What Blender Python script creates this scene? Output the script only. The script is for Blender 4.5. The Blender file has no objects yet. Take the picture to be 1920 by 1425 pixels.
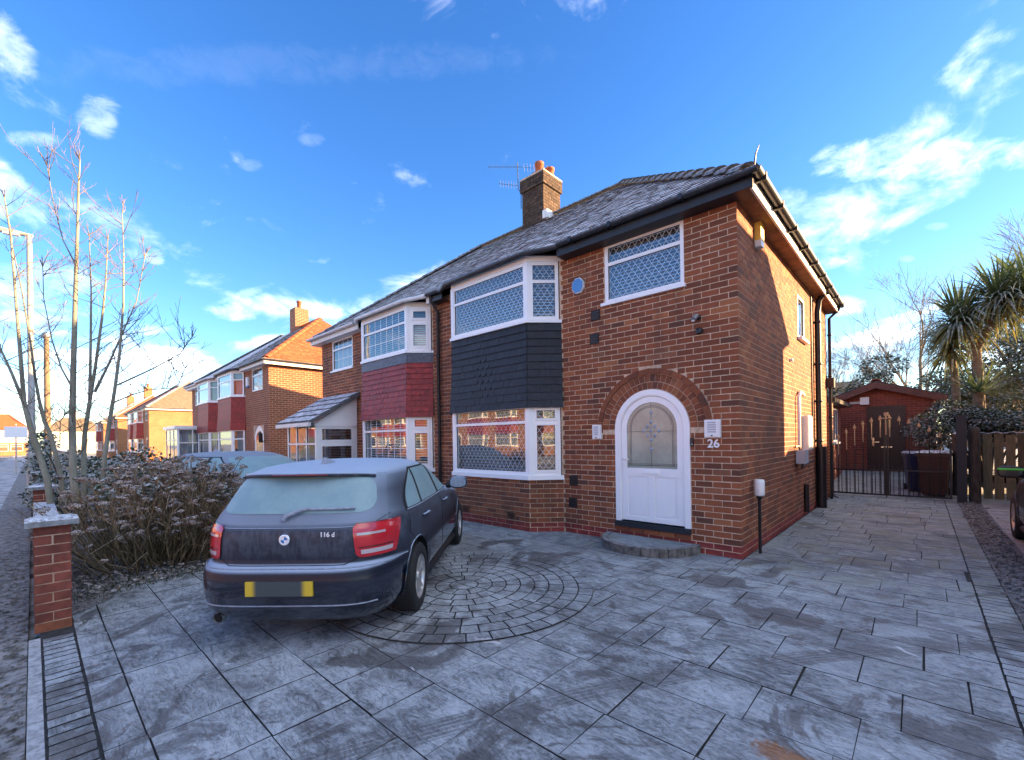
import bpy, bmesh, math, random
from mathutils import Vector, Matrix
random.seed(7)
R = math.radians
scene = bpy.context.scene
COL = scene.collection

# ------------------------------------------------------------------ camera
YAW, FPX, ROLL, PY, CAM = 42.751, 830.554, -0.85, 824.079, Vector((1.692, -6.086, 1.571))
cd = bpy.data.cameras.new("camera"); cam = bpy.data.objects.new("camera", cd); COL.objects.link(cam)
cd.sensor_width = 36; cd.lens = 36 * FPX / 1920; cd.shift_y = (PY - 712.5) / 1920
cd.clip_start = 0.05; cd.clip_end = 3000
_a, _r = R(YAW), R(ROLL)
FW = Vector((-math.sin(_a), math.cos(_a), 0)); RT = Vector((math.cos(_a), math.sin(_a), 0)); UPV = Vector((0, 0, 1))
CR = RT * math.cos(_r) + UPV * math.sin(_r); CU = -RT * math.sin(_r) + UPV * math.cos(_r)
cam.matrix_world = Matrix(((CR.x, CU.x, -FW.x, CAM.x), (CR.y, CU.y, -FW.y, CAM.y), (CR.z, CU.z, -FW.z, CAM.z), (0, 0, 0, 1)))
scene.camera = cam

def ray(px, py): return FW + CR * ((px - 960) / FPX) - CU * ((py - PY) / FPX)
def at_depth(px, py, d): return CAM + ray(px, py) * d
def on_y(px, py, y):
    d = ray(px, py); return CAM + d * ((y - CAM.y) / d.y)

# ------------------------------------------------------------------ sky and sun
SUN_EL, SUN_ROT = R(14.1), R(44.6)
SUN_DIR = Vector((math.sin(SUN_ROT) * math.cos(SUN_EL), math.cos(SUN_ROT) * math.cos(SUN_EL), math.sin(SUN_EL)))
SKY_STRENGTH, SUN_STRENGTH, EXPOSURE = 0.05, 2.0, 3.85
world = bpy.data.worlds.new("World"); scene.world = world; world.use_nodes = True
wt = world.node_tree; wt.nodes.clear()

class NB:
    "tiny node builder"
    def __init__(s, tree): s.t = tree
    def n(s, typ, ins=None, **props):
        nd = s.t.nodes.new(typ)
        for k, v in props.items(): setattr(nd, k, v)
        for k, v in (ins or {}).items():
            sock = nd.inputs[k]
            if hasattr(v, 'node'): s.t.links.new(v, sock)
            else: sock.default_value = v
        return nd
    def math(s, op, a, b=None, c=None, clamp=False):
        nd = s.t.nodes.new('ShaderNodeMath'); nd.operation = op; nd.use_clamp = clamp
        for i, v in enumerate((a, b, c)):
            if v is None: continue
            if hasattr(v, 'node'): s.t.links.new(v, nd.inputs[i])
            else: nd.inputs[i].default_value = v
        return nd.outputs[0]
    def ramp(s, fac, lo, hi, a=0.0, b=1.0, smooth=True):
        nd = s.t.nodes.new('ShaderNodeMapRange'); nd.interpolation_type = 'SMOOTHSTEP' if smooth else 'LINEAR'
        s.t.links.new(fac, nd.inputs[0])
        for i, v in zip((1, 2, 3, 4), (lo, hi, a, b)): nd.inputs[i].default_value = v
        return nd.outputs[0]
    def mix(s, fac, a, b, blend='MIX'):
        nd = s.t.nodes.new('ShaderNodeMix'); nd.data_type = 'RGBA'; nd.blend_type = blend; nd.clamp_factor = True
        for i, v in ((0, fac), (6, a), (7, b)):
            if hasattr(v, 'node'): s.t.links.new(v, nd.inputs[i])
            elif i == 0: nd.inputs[0].default_value = v
            else: nd.inputs[i].default_value = (v[0], v[1], v[2], 1)
        return nd.outputs[2]
    def noise(s, vec, scale, detail=4, rough=.55, dist=0):
        nd = s.n('ShaderNodeTexNoise', {'Scale': scale, 'Detail': detail, 'Roughness': rough, 'Distortion': dist})
        if vec is not None: s.t.links.new(vec, nd.inputs['Vector'])
        return nd.outputs['Fac']
    def mapping(s, vec, scale=(1, 1, 1), rot=(0, 0, 0), loc=(0, 0, 0)):
        nd = s.n('ShaderNodeMapping', {'Scale': scale, 'Rotation': rot, 'Location': loc}); s.t.links.new(vec, nd.inputs[0])
        return nd.outputs[0]

w = NB(wt)
sky = w.n('ShaderNodeTexSky', sky_type='NISHITA', sun_disc=False, sun_elevation=SUN_EL, sun_rotation=SUN_ROT, altitude=30, air_density=1.0, dust_density=0.3, ozone_density=3.0)
tc = w.n('ShaderNodeTexCoord').outputs['Generated']
sep = w.n('ShaderNodeSeparateXYZ', {0: tc}); zc = w.math('MAXIMUM', sep.outputs[2], 0.03)
# added fill-light clouds live on a flat layer above the town: direction / height
px_ = w.math('DIVIDE', sep.outputs[0], zc); py_ = w.math('DIVIDE', sep.outputs[1], zc)
lay = w.n('ShaderNodeCombineXYZ', {0: px_, 1: py_, 2: 0.0}).outputs[0]
n1 = w.noise(w.mapping(lay, (1, 1, 1), loc=(2.7, 7.4, 0)), 0.42, 3, .5, .3)
n2 = w.noise(w.mapping(tc, (1, 1, 1.8)), 7.5, 6, .6, .35)
n3 = w.math('ADD', w.math('MULTIPLY', n2, .45), w.math('MULTIPLY', w.noise(w.mapping(tc, (1, 1, 1.6)), 24, 7, .66, .5), .55))
field = w.math('ADD', w.math('MULTIPLY', n1, 0.68), w.math('MULTIPLY', n2, 0.32))
fill_clouds = w.ramp(field, 0.508, 0.69, 0, .66)  # cloud field added mainly out of frame to raise neutral ambient light
def puff(px, py, ax, by, gain, tilt=0.0):
    "a cloud bank around a fixed compass direction, half sizes given as they look"
    d = ray(px, py).normalized(); h = (CR - d * CR.dot(d)).normalized(); v = (CU - d * CU.dot(d)); v = (v - h * v.dot(h)).normalized()
    wx = abs(ray(px + ax, py).normalized().dot(h)); wy = abs(ray(px, py - by).normalized().dot(v))
    hh = h * math.cos(tilt) + v * math.sin(tilt); vv = v * math.cos(tilt) - h * math.sin(tilt)
    da = w.n('ShaderNodeVectorMath', {0: tc, 1: hh}, operation='DOT_PRODUCT').outputs['Value']
    db = w.n('ShaderNodeVectorMath', {0: tc, 1: vv}, operation='DOT_PRODUCT').outputs['Value']
    df = w.n('ShaderNodeVectorMath', {0: tc, 1: d}, operation='DOT_PRODUCT').outputs['Value']
    q = w.math('ADD', w.math('POWER', w.math('DIVIDE', da, wx * 1.25), 2.0), w.math('POWER', w.math('DIVIDE', db, wy * 1.35), 2.0))
    q = w.math('ADD', q, w.math('MULTIPLY', w.math('LESS_THAN', df, 0.0), 50.0))
    e = w.ramp(q, 0.0, 1.0, 1.0, 0.0)
    m = w.math('MULTIPLY_ADD', n3, 4.2, -2.35)
    return w.math('MULTIPLY', (.36 if ax < 130 else .55) * gain, w.ramp(w.math('ADD', e, w.math('MULTIPLY', m, w.ramp(e, 0, .15))), 0.05, 1.3))
cl = None
for a in ((1720, 300, 310, 44, .36, .03), (1480, 385, 45, 36, .30, 0), (1600, 478, 26, 44, .22, .4), (1583, 575, 48, 20, .40, 0), (8, 90, 62, 72, .42, 0), (188, 218, 54, 36, .34, .5),
          (60, 262, 60, 18, .30, 0), (437, 585, 58, 18, .45, 0), (680, 572, 66, 22, .35, .1), (90, 525, 125, 36, .40, 0), (288, 478, 22, 20, .35, 0), (200, 722, 290, 40, .40, 0), (285, 620, 42, 10, .32, .1), (455, 553, 75, 9, .22, .35),
          (560, 120, 520, 40, .02, .02), (1850, 655, 150, 60, .40, 0), (1755, 425, 26, 9, .2, 0), (1625, 385, 45, 14, .14, 0), (1700, 485, 22, 8, .2, 0), (585, 262, 26, 14, .10, 0), (468, 310, 26, 12, .08, 0)):
    p = puff(*a); cl = p if cl is None else w.math('MAXIMUM', cl, p)
cl = w.math('MAXIMUM', cl, fill_clouds)
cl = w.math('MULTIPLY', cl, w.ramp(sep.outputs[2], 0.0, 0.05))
cloudcol = w.n('ShaderNodeRGB'); cloudcol.outputs[0].default_value = (8.0, 7.9, 7.8, 1)  # cloud white pushed up so the added clouds brighten the scene
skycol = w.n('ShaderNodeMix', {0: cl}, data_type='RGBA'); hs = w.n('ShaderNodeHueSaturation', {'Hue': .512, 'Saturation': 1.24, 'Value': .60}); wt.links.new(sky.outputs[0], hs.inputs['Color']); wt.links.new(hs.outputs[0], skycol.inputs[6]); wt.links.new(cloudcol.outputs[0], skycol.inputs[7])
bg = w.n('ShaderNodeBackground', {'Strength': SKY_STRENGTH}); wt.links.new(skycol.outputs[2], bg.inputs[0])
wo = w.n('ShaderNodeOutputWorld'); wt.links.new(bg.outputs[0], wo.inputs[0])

sl = bpy.data.lights.new("sun", 'SUN'); sl.energy = SUN_STRENGTH; sl.angle = R(0.55); sl.color = (1.0, 0.62, 0.30)
sun = bpy.data.objects.new("sun", sl); COL.objects.link(sun); sun.location = (30, 30, 20)
sun.rotation_euler = SUN_DIR.to_track_quat('Z', 'Y').to_euler()
vs = scene.view_settings; vs.view_transform = 'Standard'; vs.look = 'None'; vs.exposure = EXPOSURE; vs.gamma = 1; vs.use_curve_mapping = False
scene.render.engine = 'CYCLES'
scene.cycles.max_bounces = 7; scene.cycles.transparent_max_bounces = 14

# ------------------------------------------------------------------ mesh helpers
def V(*a): return Vector(a)
class Fr:
    "local frame: a along u, b along z, c along outward normal n"
    def __init__(s, o, u=(1, 0, 0), n=(0, -1, 0), z=(0, 0, 1)):
        s.o, s.u, s.n, s.z = Vector(o), Vector(u).normalized(), Vector(n).normalized(), Vector(z).normalized()
    def p(s, a, b, c=0): return s.o + s.u * a + s.z * b + s.n * c
WF = Fr((0, 0, 0), (1, 0, 0), (0, 1, 0))      # a=x, b=z, c=y

class MB:
    def __init__(s): s.v = []; s.f = []; s.m = []; s.s = []
    def add(s, vs, fs, m=0, smooth=False):
        k = len(s.v); s.v += [tuple(q) for q in vs]
        for f in fs: s.f.append(tuple(i + k for i in f)); s.m.append(m); s.s.append(smooth)
        return s
    def box(s, F, a0, a1, b0, b1, c0, c1, m=0, back=True):
        P = [F.p(a, b, c) for c in (c0, c1) for b in (b0, b1) for a in (a0, a1)]
        fs = [(4, 5, 7, 6), (0, 1, 5, 4), (2, 6, 7, 3), (0, 4, 6, 2), (1, 3, 7, 5)]
        if back: fs.append((0, 2, 3, 1))
        return s.add(P, fs, m)
    def xbox(s, x0, x1, y0, y1, z0, z1, m=0): return s.box(WF, x0, x1, z0, z1, y0, y1, m)
    def quad(s, a, b, c, d, m=0): return s.add((a, b, c, d), [(0, 1, 2, 3)], m)
    def poly(s, F, pts, c0, c1, m=0):
        "prism from (a,b) outline"
        n = len(pts); P = [F.p(a, b, c0) for a, b in pts] + [F.p(a, b, c1) for a, b in pts]
        fs = [tuple(range(n - 1, -1, -1)), tuple(range(n, 2 * n))] + [(i, (i + 1) % n, n + (i + 1) % n, n + i) for i in range(n)]
        return s.add(P, fs, m)
    def tube(s, pts, r, seg=6, m=0, caps=True, smooth=True):
        pts = [Vector(p) for p in pts]; n = len(pts)
        rs = r if isinstance(r, (list, tuple)) else [r] * n
        t0 = (pts[1] - pts[0]).normalized(); ref = Vector((0, 0, 1)) if abs(t0.z) < .9 else Vector((1, 0, 0))
        a = t0.cross(ref).normalized(); V_ = []
        for i in range(n):
            t = (pts[min(i + 1, n - 1)] - pts[max(i - 1, 0)])
            t = t.normalized() if t.length > 1e-9 else t0
            a = (a - t * a.dot(t)); a = a.normalized() if a.length > 1e-6 else t.orthogonal().normalized()
            b = t.cross(a)
            for k in range(seg):
                q = 2 * math.pi * k / seg; V_.append(pts[i] + (a * math.cos(q) + b * math.sin(q)) * rs[i])
        fs = [(i * seg + k, i * seg + (k + 1) % seg, (i + 1) * seg + (k + 1) % seg, (i + 1) * seg + k) for i in range(n - 1) for k in range(seg)]
        s.add(V_, fs, m, smooth)
        if caps: s.add(V_[:seg], [tuple(range(seg - 1, -1, -1))], m); s.add(V_[-seg:], [tuple(range(seg))], m)
        return s
    def lathe(s, M, prof, seg=24, m=0, smooth=True):
        "profile of (r, h) about the z axis of matrix M"
        V_ = []; n = len(prof)
        for r, h in prof:
            for k in range(seg):
                q = 2 * math.pi * k / seg; V_.append(M @ Vector((r * math.cos(q), r * math.sin(q), h)))
        fs = [(i * seg + k, i * seg + (k + 1) % seg, (i + 1) * seg + (k + 1) % seg, (i + 1) * seg + k) for i in range(n - 1) for k in range(seg)]
        return s.add(V_, fs, m, smooth)
    def build(s, name, mats, parent=None, loc=None, fix=False, local=False):
        return link(name, s.mesh(name, mats, fix), parent, loc, local)
    def mesh(s, name, mats, fix=False):
        me = bpy.data.meshes.new(name); me.from_pydata(s.v, [], s.f)
        if not isinstance(mats, (list, tuple)): mats = [mats]
        for m in mats: me.materials.append(m)
        me.polygons.foreach_set('material_index', s.m); me.polygons.foreach_set('use_smooth', s.s)
        me.update()
        if fix:
            bm = bmesh.new(); bm.from_mesh(me); bmesh.ops.recalc_face_normals(bm, faces=bm.faces); bm.to_mesh(me); bm.free()
        return me

WM = {}
def link(name, me, parent=None, loc=None, local=False):
    "loc is a world position; a parented object keeps it (local=True: coordinates of the parent)"
    o = bpy.data.objects.new(name, me); COL.objects.link(o)
    if loc is not None: o.location = loc
    WM[o.name] = Matrix.Translation(o.location)
    if parent is not None:
        o.parent = parent
        if not local: o.matrix_parent_inverse = WM[parent.name].inverted()
        else: WM[o.name] = WM[parent.name] @ WM[o.name]
    return o
def thing(name, label, cat, loc=(0, 0, 0), group=None):
    o = bpy.data.objects.new(name, None); COL.objects.link(o); o.location = loc; o.empty_display_size = .2
    WM[o.name] = Matrix.Translation(o.location)
    return tag(o, label, cat, group)
def tag(o, label, cat, group=None):
    o['label'] = label; o['category'] = cat
    if group: o['group'] = group
    return o
def struct(o): o['kind'] = 'structure'; return o
def stuff(o): o['kind'] = 'stuff'; return o
def text_mesh(txt, size, depth, mat, F, a, b, c, font_bold=False):
    cu = bpy.data.curves.new('t', 'FONT'); cu.body = txt; cu.size = size; cu.extrude = depth; cu.align_x = 'CENTER'; cu.align_y = 'CENTER'
    if font_bold: cu.offset = size * .02
    o = bpy.data.objects.new('t', cu); COL.objects.link(o)
    dg = bpy.context.evaluated_depsgraph_get(); me = bpy.data.meshes.new_from_object(o.evaluated_get(dg))
    bpy.data.objects.remove(o); bpy.data.curves.remove(cu)
    for v in me.vertices: v.co = F.p(a + v.co.x, b + v.co.y, c + v.co.z)
    me.materials.clear(); me.materials.append(mat)
    return me
# ------------------------------------------------------------------ materials
FROST = (.66, .67, .70)
def mk(name, col, rough=.7, var=.2, scale=6.0, bump=0.0, bscale=40.0, metal=0.0, spec=.5, rnd=0.0, col2=None, frost=0.0, fscale=25.0, stretch=(1, 1, 1), coat=0.0, fthr=.35, pos=False, rndcol=None, trans=0.0, fr=(.36, .62), stain=0.0):
    m = bpy.data.materials.new(name); m.use_nodes = True; t = m.node_tree; t.nodes.clear(); b = NB(t)
    out = b.n('ShaderNodeOutputMaterial'); p = b.n('ShaderNodeBsdfPrincipled', {'Roughness': rough, 'Metallic': metal, 'Specular IOR Level': spec, 'Coat Weight': coat, 'Coat Roughness': .06})
    t.links.new(p.outputs[0], out.inputs[0])
    geo = b.n('ShaderNodeNewGeometry')
    vec = geo.outputs['Position'] if pos else b.n('ShaderNodeTexCoord').outputs['Object']
    mv = b.mapping(vec, stretch) if stretch != (1, 1, 1) else vec
    c2 = col2 or tuple(min(1, x * (1 - 1.6 * var)) for x in col)
    nz = b.noise(mv, scale, 5, .6)
    c = b.mix(b.ramp(nz, .32, .68), c2, col)
    fine = b.noise(mv, scale * 7, 3, .6)
    c = b.mix(b.ramp(fine, .3, .75, 0, .35 * min(1, var * 3)), c, tuple(x * .55 for x in col))
    if rnd or rndcol:
        r = b.math('FRACT', b.math('ADD', geo.outputs['Random Per Island'], b.n('ShaderNodeObjectInfo').outputs['Random']))
        if rndcol:
            cr = b.n('ShaderNodeValToRGB', {0: r}); el = cr.color_ramp.elements; cr.color_ramp.interpolation = 'CONSTANT'
            while len(el) < len(rndcol): el.new(.5)
            for i, q in enumerate(rndcol): el[i].position = q[0]; el[i].color = (*q[1], 1)
            c = b.mix(.82, c, cr.outputs[0])
        if rnd:
            r2 = b.math('FRACT', b.math('MULTIPLY', r, 7.31))
            c = b.mix(1.0, c, b.n('ShaderNodeCombineColor', {0: b.ramp(r2, 0, 1, 1 - rnd, 1 + rnd * .6, False), 1: b.ramp(r2, 0, 1, 1 - rnd, 1 + rnd * .6, False), 2: b.ramp(r2, 0, 1, 1 - rnd, 1 + rnd * .6, False)}).outputs[0], 'MULTIPLY')
    if stain:
        sp_ = geo.outputs['Position']; sn = b.noise(b.mapping(sp_, (1, 1, .55)), .9, 5, .62); run_ = b.noise(b.mapping(sp_, (7, 7, .35)), 1.0, 3, .6)
        c = b.mix(b.math('MULTIPLY', b.ramp(b.math('ADD', b.math('MULTIPLY', sn, .65), b.math('MULTIPLY', run_, .35)), .46, .66), stain), c, (.055, .032, .024))
    if frost:
        nzs = b.n('ShaderNodeSeparateXYZ', {0: geo.outputs['Normal']}).outputs[2]
        fn = b.noise(vec, fscale, 5, .65)
        k = b.math('MULTIPLY', b.ramp(nzs, fthr - .35, fthr + .35), b.ramp(fn, *fr))
        k = b.math('MULTIPLY', k, frost)
        c = b.mix(k, c, FROST); t.links.new(b.math('ADD', b.math('MULTIPLY', k, .35), rough, clamp=True), p.inputs['Roughness'])
    t.links.new(c, p.inputs['Base Color'])
    if bump:
        bn = b.noise(mv, bscale, 4, .6); bp = b.n('ShaderNodeBump', {'Strength': bump, 'Distance': .01, 'Height': bn}); t.links.new(bp.outputs[0], p.inputs['Normal'])
    if trans:
        p.inputs['Subsurface Weight'].default_value = 0
        tr = b.n('ShaderNodeBsdfTranslucent'); t.links.new(c, tr.inputs[0]); mx = b.n('ShaderNodeMixShader', {0: trans}); t.links.new(p.outputs[0], mx.inputs[1]); t.links.new(tr.outputs[0], mx.inputs[2]); t.links.new(mx.outputs[0], out.inputs[0])
    return m
BRC = [(p, tuple(round(x * .70, 4) for x in c)) for p, c in ((0, (.36, .108, .044)), (.14, (.25, .075, .035)), (.32, (.42, .130, .050)), (.48, (.205, .066, .034)), (.60, (.375, .113, .045)), (.74, (.29, .088, .038)), (.88, (.48, .175, .068)), (.94, (.36, .150, .074)), (.975, (.15, .062, .038)))]
M = {}
M['brick'] = mk('brick', (.36, .105, .040), .88, .35, 16, .6, 90, rndcol=BRC, rnd=.16, stain=.42)
M['brick_dark'] = mk('dark_chimney_brick', (.105, .066, .042), .92, .4, 10, .6, 80, rnd=.35)  # darker brown brick for the chimney faces
M['brick_far'] = None
M['brick_red'] = mk('plinth_brick_red_paint', (.30, .045, .035), .75, .3, 9, .4, 70, rnd=.2)
M['brick_bright'] = mk('bright_orange_brick', (.33, .105, .05), .85, .25, 12, .4, 80, rnd=.22)
M['brick_outb'] = mk('outbuilding_brick', (.30, .078, .045), .85, .25, 12, .4, 80, rnd=.2)
M['mortar'] = mk('mortar', (.72, .53, .37), .95, .2, 20, .3, 200, stain=.35)
M['mortar_red'] = mk('mortar_red', (.42, .17, .13), .95, .25, 20, .3, 200)
M['upvc'] = mk('white_upvc', (.86, .86, .86), .32, .02, 3, 0, spec=.5)
M['upvc_old'] = mk('white_painted_trim', (.74, .73, .70), .5, .06, 5, .1)
M['black'] = mk('black_plastic', (.013, .014, .017), .38, .2, 8)
M['fascia'] = mk('black_painted_timber', (.014, .017, .024), .45, .3, 10, .3, 60)
M['gutter'] = mk('grey_black_gutter', (.035, .04, .05), .35, .3, 12, frost=.5)
M['gutter_w'] = mk('white_gutter', (.70, .71, .72), .4, .1, 8)
M['soffit'] = mk('brown_soffit_board', (.26, .145, .07), .8, .35, 5, .2, 30)
M['slate_grey'] = mk('dark_slate_paint', (.022, .027, .036), .6, .25, 12, .35, 60, rnd=.22, spec=.4)
M['tile_red'] = mk('red_painted_tile', (.36, .032, .026), .55, .3, 12, .3, 60, rnd=.2)
M['lead'] = mk('lead_flashing', (.11, .13, .17), .45, .35, 18, .6, 30, metal=.4)
M['roof'] = mk('weathered_roof_tile', (.115, .085, .088), .85, .35, 6, .5, 60, rnd=.4, frost=.95, fscale=7, fthr=.3, fr=(.34, .56))
M['roof_grey'] = mk('grey_concrete_roof_tile', (.14, .145, .15), .8, .3, 6, .4, 50, rnd=.25, frost=.9, fscale=7, fthr=.3, fr=(.32, .56))
M['roof_orange'] = mk('orange_roof_tile', (.50, .13, .040), .8, .3, 8, .4, 50, rnd=.25)
M['roof_tan'] = mk('tan_roof_tile', (.26, .20, .13), .85, .25, 6, .3, 50, rnd=.2)
M['ridge'] = mk('ridge_tile', (.075, .08, .09), .75, .35, 12, .4, 60, frost=.6, fscale=14)
M['pot'] = mk('terracotta_pot', (.48, .15, .06), .8, .25, 12, .2)
M['step'] = mk('step_concrete', (.19, .18, .165), .85, .4, 9, .5, 50, frost=.25)
M['kerbstone'] = mk('kerb_concrete', (.30, .31, .31), .9, .25, 10, .3, 80, frost=.35)
M['cap'] = mk('frosted_coping_stone', (.30, .32, .33), .9, .3, 15, .5, 80, frost=1.0, fscale=30, fthr=.3)
M['door_black'] = mk('dark_maroon_door', (.022, .008, .010), .35, .2, 6)
M['gate'] = mk('black_wrought_iron', (.010, .010, .013), .42, .2, 20)
M['gold'] = mk('pale_gold_paint', (.48, .36, .22), .45, .15, 20)
M['bin_blue'] = mk('blue_bin_plastic', (.008, .016, .075), .45, .15, 6, frost=.95, fscale=20)
M['bin_brown'] = mk('brown_bin_plastic', (.060, .020, .016), .5, .2, 6, frost=.9, fscale=20)
M['wood'] = mk('weathered_fence_wood', (.20, .145, .085), .9, .4, 5, .6, 30, stretch=(6, 6, .7), col2=(.095, .10, .045), rnd=.35)
M['post_wood'] = mk('old_round_post', (.10, .08, .06), .9, .4, 6, .6, 30, stretch=(5, 5, .8), rnd=.2)
M['post_black'] = mk('blue_black_post', (.010, .013, .022), .5, .2, 6)
M['lamp_white'] = mk('white_lamp_plastic', (.78, .79, .80), .35, .03, 5)
M['lamp_louvre'] = mk('grey_lamp_louvre', (.42, .46, .52), .4, .05, 5)
M['plaque'] = mk('light_blue_alarm_cover', (.07, .25, .55), .4, .05, 5)
M['yellow'] = mk('yellow_alarm_cover', (.75, .52, .10), .45, .1, 6)
M['terracotta'] = mk('airbrick_dark', (.045, .030, .026), .9, .3, 20, .3)
M['silver'] = mk('galvanised_steel', (.42, .44, .46), .4, .15, 12, metal=.7)
M['steel_lamp'] = mk('pale_grey_lamp_post', (.36, .37, .35), .5, .15, 4)
M['pole_wood'] = mk('telegraph_pole_wood', (.24, .17, .10), .9, .25, 6, .3, 40, stretch=(4, 4, .5))
M['blind'] = mk('white_blind_slat', (.62, .64, .66), .6, .05, 3)
M['blind_dark'] = mk('grey_blind_slat', (.32, .31, .29), .6, .1, 3)
M['curtain'] = mk('pale_net_curtain', (.40, .42, .45), .8, .1, 4, stretch=(8, 8, .4))
M['dark_room'] = mk('dark_room', (.02, .02, .022), .9)
M['lattice'] = mk('white_lattice_bar', (.78, .79, .80), .4, .03, 5)
M['bark'] = mk('pale_green_grey_bark', (.27, .27, .215), .9, .3, 7, .5, 40, stretch=(1, 1, .3), col2=(.17, .165, .12))
M['twig'] = mk('brown_twig', (.115, .085, .062), .9, .3, 9)
M['bark_dark'] = mk('dark_winter_bark', (.30, .24, .17), .9, .3, 5, .3)
M['stem'] = mk('dry_hydrangea_stem', (.36, .25, .13), .9, .4, 12, rnd=.45, frost=.25)
M['flower'] = mk('frosted_dead_flower', (.27, .175, .115), .95, .3, 30, rnd=.4, frost=.6, fscale=60, fthr=.35)
M['leaf_frost'] = mk('frosted_evergreen_leaf', (.075, .12, .065), .7, .3, 20, rnd=.4, frost=.6, fscale=40, fthr=.45)
M['leaf_dead'] = mk('dead_fallen_leaf', (.17, .11, .07), .95, .3, 20, rnd=.5, frost=.5, fscale=30)
M['grass'] = mk('frosty_grass', (.07, .11, .03), .9, .3, 20, rnd=.4, frost=.35, trans=.2)
M['conifer'] = mk('frosted_conifer', (.085, .13, .065), .8, .3, 10, rnd=.4, frost=.45, fscale=12, fthr=.4)
M['palm_leaf'] = mk('cordyline_leaf', (.17, .24, .09), .55, .3, 6, rnd=.35, frost=.55, fscale=12, fthr=.45, trans=.35)
M['palm_dead'] = mk('yellow_cordyline_leaf', (.30, .27, .07), .6, .3, 6, rnd=.3, trans=.4)
M['palm_bark'] = mk('cordyline_trunk', (.27, .195, .12), .95, .3, 9, .7, 30, stretch=(1, 1, 3))
M['soil'] = mk('dark_soil', (.045, .032, .022), .95, .5, 14, .9, 40, frost=.3, fscale=40, pos=True)
M['concrete'] = mk('stained_concrete', (.27, .25, .225), .9, .4, 2.2, .4, 60, pos=True, col2=(.14, .13, .115), frost=.25, fscale=6)
M['pave_far'] = mk('frosted_pavement', (.24, .24, .24), .85, .3, 1.5, .3, 60, pos=True, frost=.45, fscale=1.6)
M['tarmac'] = mk('frosted_tarmac', (.075, .073, .072), .85, .3, 5, .4, 90, pos=True, frost=.35, fscale=3)
M['ground'] = mk('winter_ground', (.07, .085, .045), .95, .4, 1.2, .4, 30, pos=True, frost=.5, fscale=2)
M['verge'] = mk('dark_mossy_gravel', (.115, .105, .085), .95, .5, 9, 1.0, 55, pos=True, frost=.3, fscale=12)
M['number'] = mk('white_house_number', (.85, .85, .85), .4, .02)
M['garden_wall'] = mk('lit_garden_wall', (.40, .34, .24), .9, .25, 3, frost=.3)
M['render'] = mk('white_render', (.70, .67, .60), .9, .1, 3)
M['hedge_lit'] = mk('yellow_green_hedge', (.13, .15, .03), .8, .3, 8, rnd=.4)

def brick_far_mat(name, c1, c2, mortar):
    m = bpy.data.materials.new(name); m.use_nodes = True; t = m.node_tree; b = NB(t); p = t.nodes['Principled BSDF']; p.inputs['Roughness'].default_value = .9
    pos = b.n('ShaderNodeNewGeometry').outputs['Position']; s = b.n('ShaderNodeSeparateXYZ', {0: pos})
    vec = b.n('ShaderNodeCombineXYZ', {0: b.math('ADD', s.outputs[0], s.outputs[1]), 1: s.outputs[2], 2: 0.0}).outputs[0]
    br = b.n('ShaderNodeTexBrick', {'Scale': 1.0, 'Mortar Size': .007, 'Brick Width': .228, 'Row Height': .0815, 'Color1': (*c1, 1), 'Color2': (*c2, 1), 'Mortar': (*mortar, 1), 'Bias': 0.0}); t.links.new(vec, br.inputs['Vector'])
    nz = b.noise(pos, 1.3, 4, .6); c = b.mix(b.ramp(nz, .35, .7, 0, .35), br.outputs[0], tuple(x * .5 for x in c1))
    t.links.new(c, p.inputs['Base Color'])
    bp = b.n('ShaderNodeBump', {'Strength': .5, 'Distance': .01, 'Height': b.math('SUBTRACT', 1.0, br.outputs[1])}); t.links.new(bp.outputs[0], p.inputs['Normal'])
    return m
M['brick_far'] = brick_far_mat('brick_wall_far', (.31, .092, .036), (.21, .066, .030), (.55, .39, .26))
M['brick_lit'] = brick_far_mat('sunlit_brick_wall_far', (.36, .16, .065), (.28, .12, .05), (.42, .28, .17))  # lighter, warmer copy of the far brick: low sun put into its colour

def glass_mat(name, tint=(.75, .8, .82), ior=1.9, base=.04):
    m = bpy.data.materials.new(name); m.use_nodes = True; t = m.node_tree; t.nodes.clear(); b = NB(t)
    out = b.n('ShaderNodeOutputMaterial'); tr = b.n('ShaderNodeBsdfTransparent', {0: (*tint, 1)}); gl = b.n('ShaderNodeBsdfGlossy', {'Color': (.95, .97, 1, 1), 'Roughness': .015})
    bpn = b.n('ShaderNodeBump', {'Strength': .06, 'Distance': .02, 'Height': b.noise(b.n('ShaderNodeTexCoord').outputs['Object'], 2.2, 1, .5)})
    t.links.new(bpn.outputs[0], gl.inputs['Normal'])
    ge = b.n('ShaderNodeNewGeometry'); cs = b.math('ABSOLUTE', b.n('ShaderNodeVectorMath', {0: ge.outputs['Normal'], 1: ge.outputs['Incoming']}, operation='DOT_PRODUCT').outputs['Value'])
    f = b.math('ADD', b.math('MULTIPLY', b.math('POWER', b.math('SUBTRACT', 1.0, cs, clamp=True), 5.0), 1 - base), base, clamp=True)
    mx = b.n('ShaderNodeMixShader', {0: f}); t.links.new(tr.outputs[0], mx.inputs[1]); t.links.new(gl.outputs[0], mx.inputs[2]); t.links.new(mx.outputs[0], out.inputs[0])
    return m
M['glass'] = glass_mat('window_glass', base=.13)
M['glass_door'] = mk('obscured_door_glass', (.36, .39, .32), .22, .15, 3, .05, 30, spec=.8)
M['bevel'] = mk('bevelled_glass_motif', (.34, .38, .42), .12, .1, 20, .4, 60, spec=.9)
M['lead_line'] = mk('lead_came', (.10, .10, .09), .4, .1)

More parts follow.
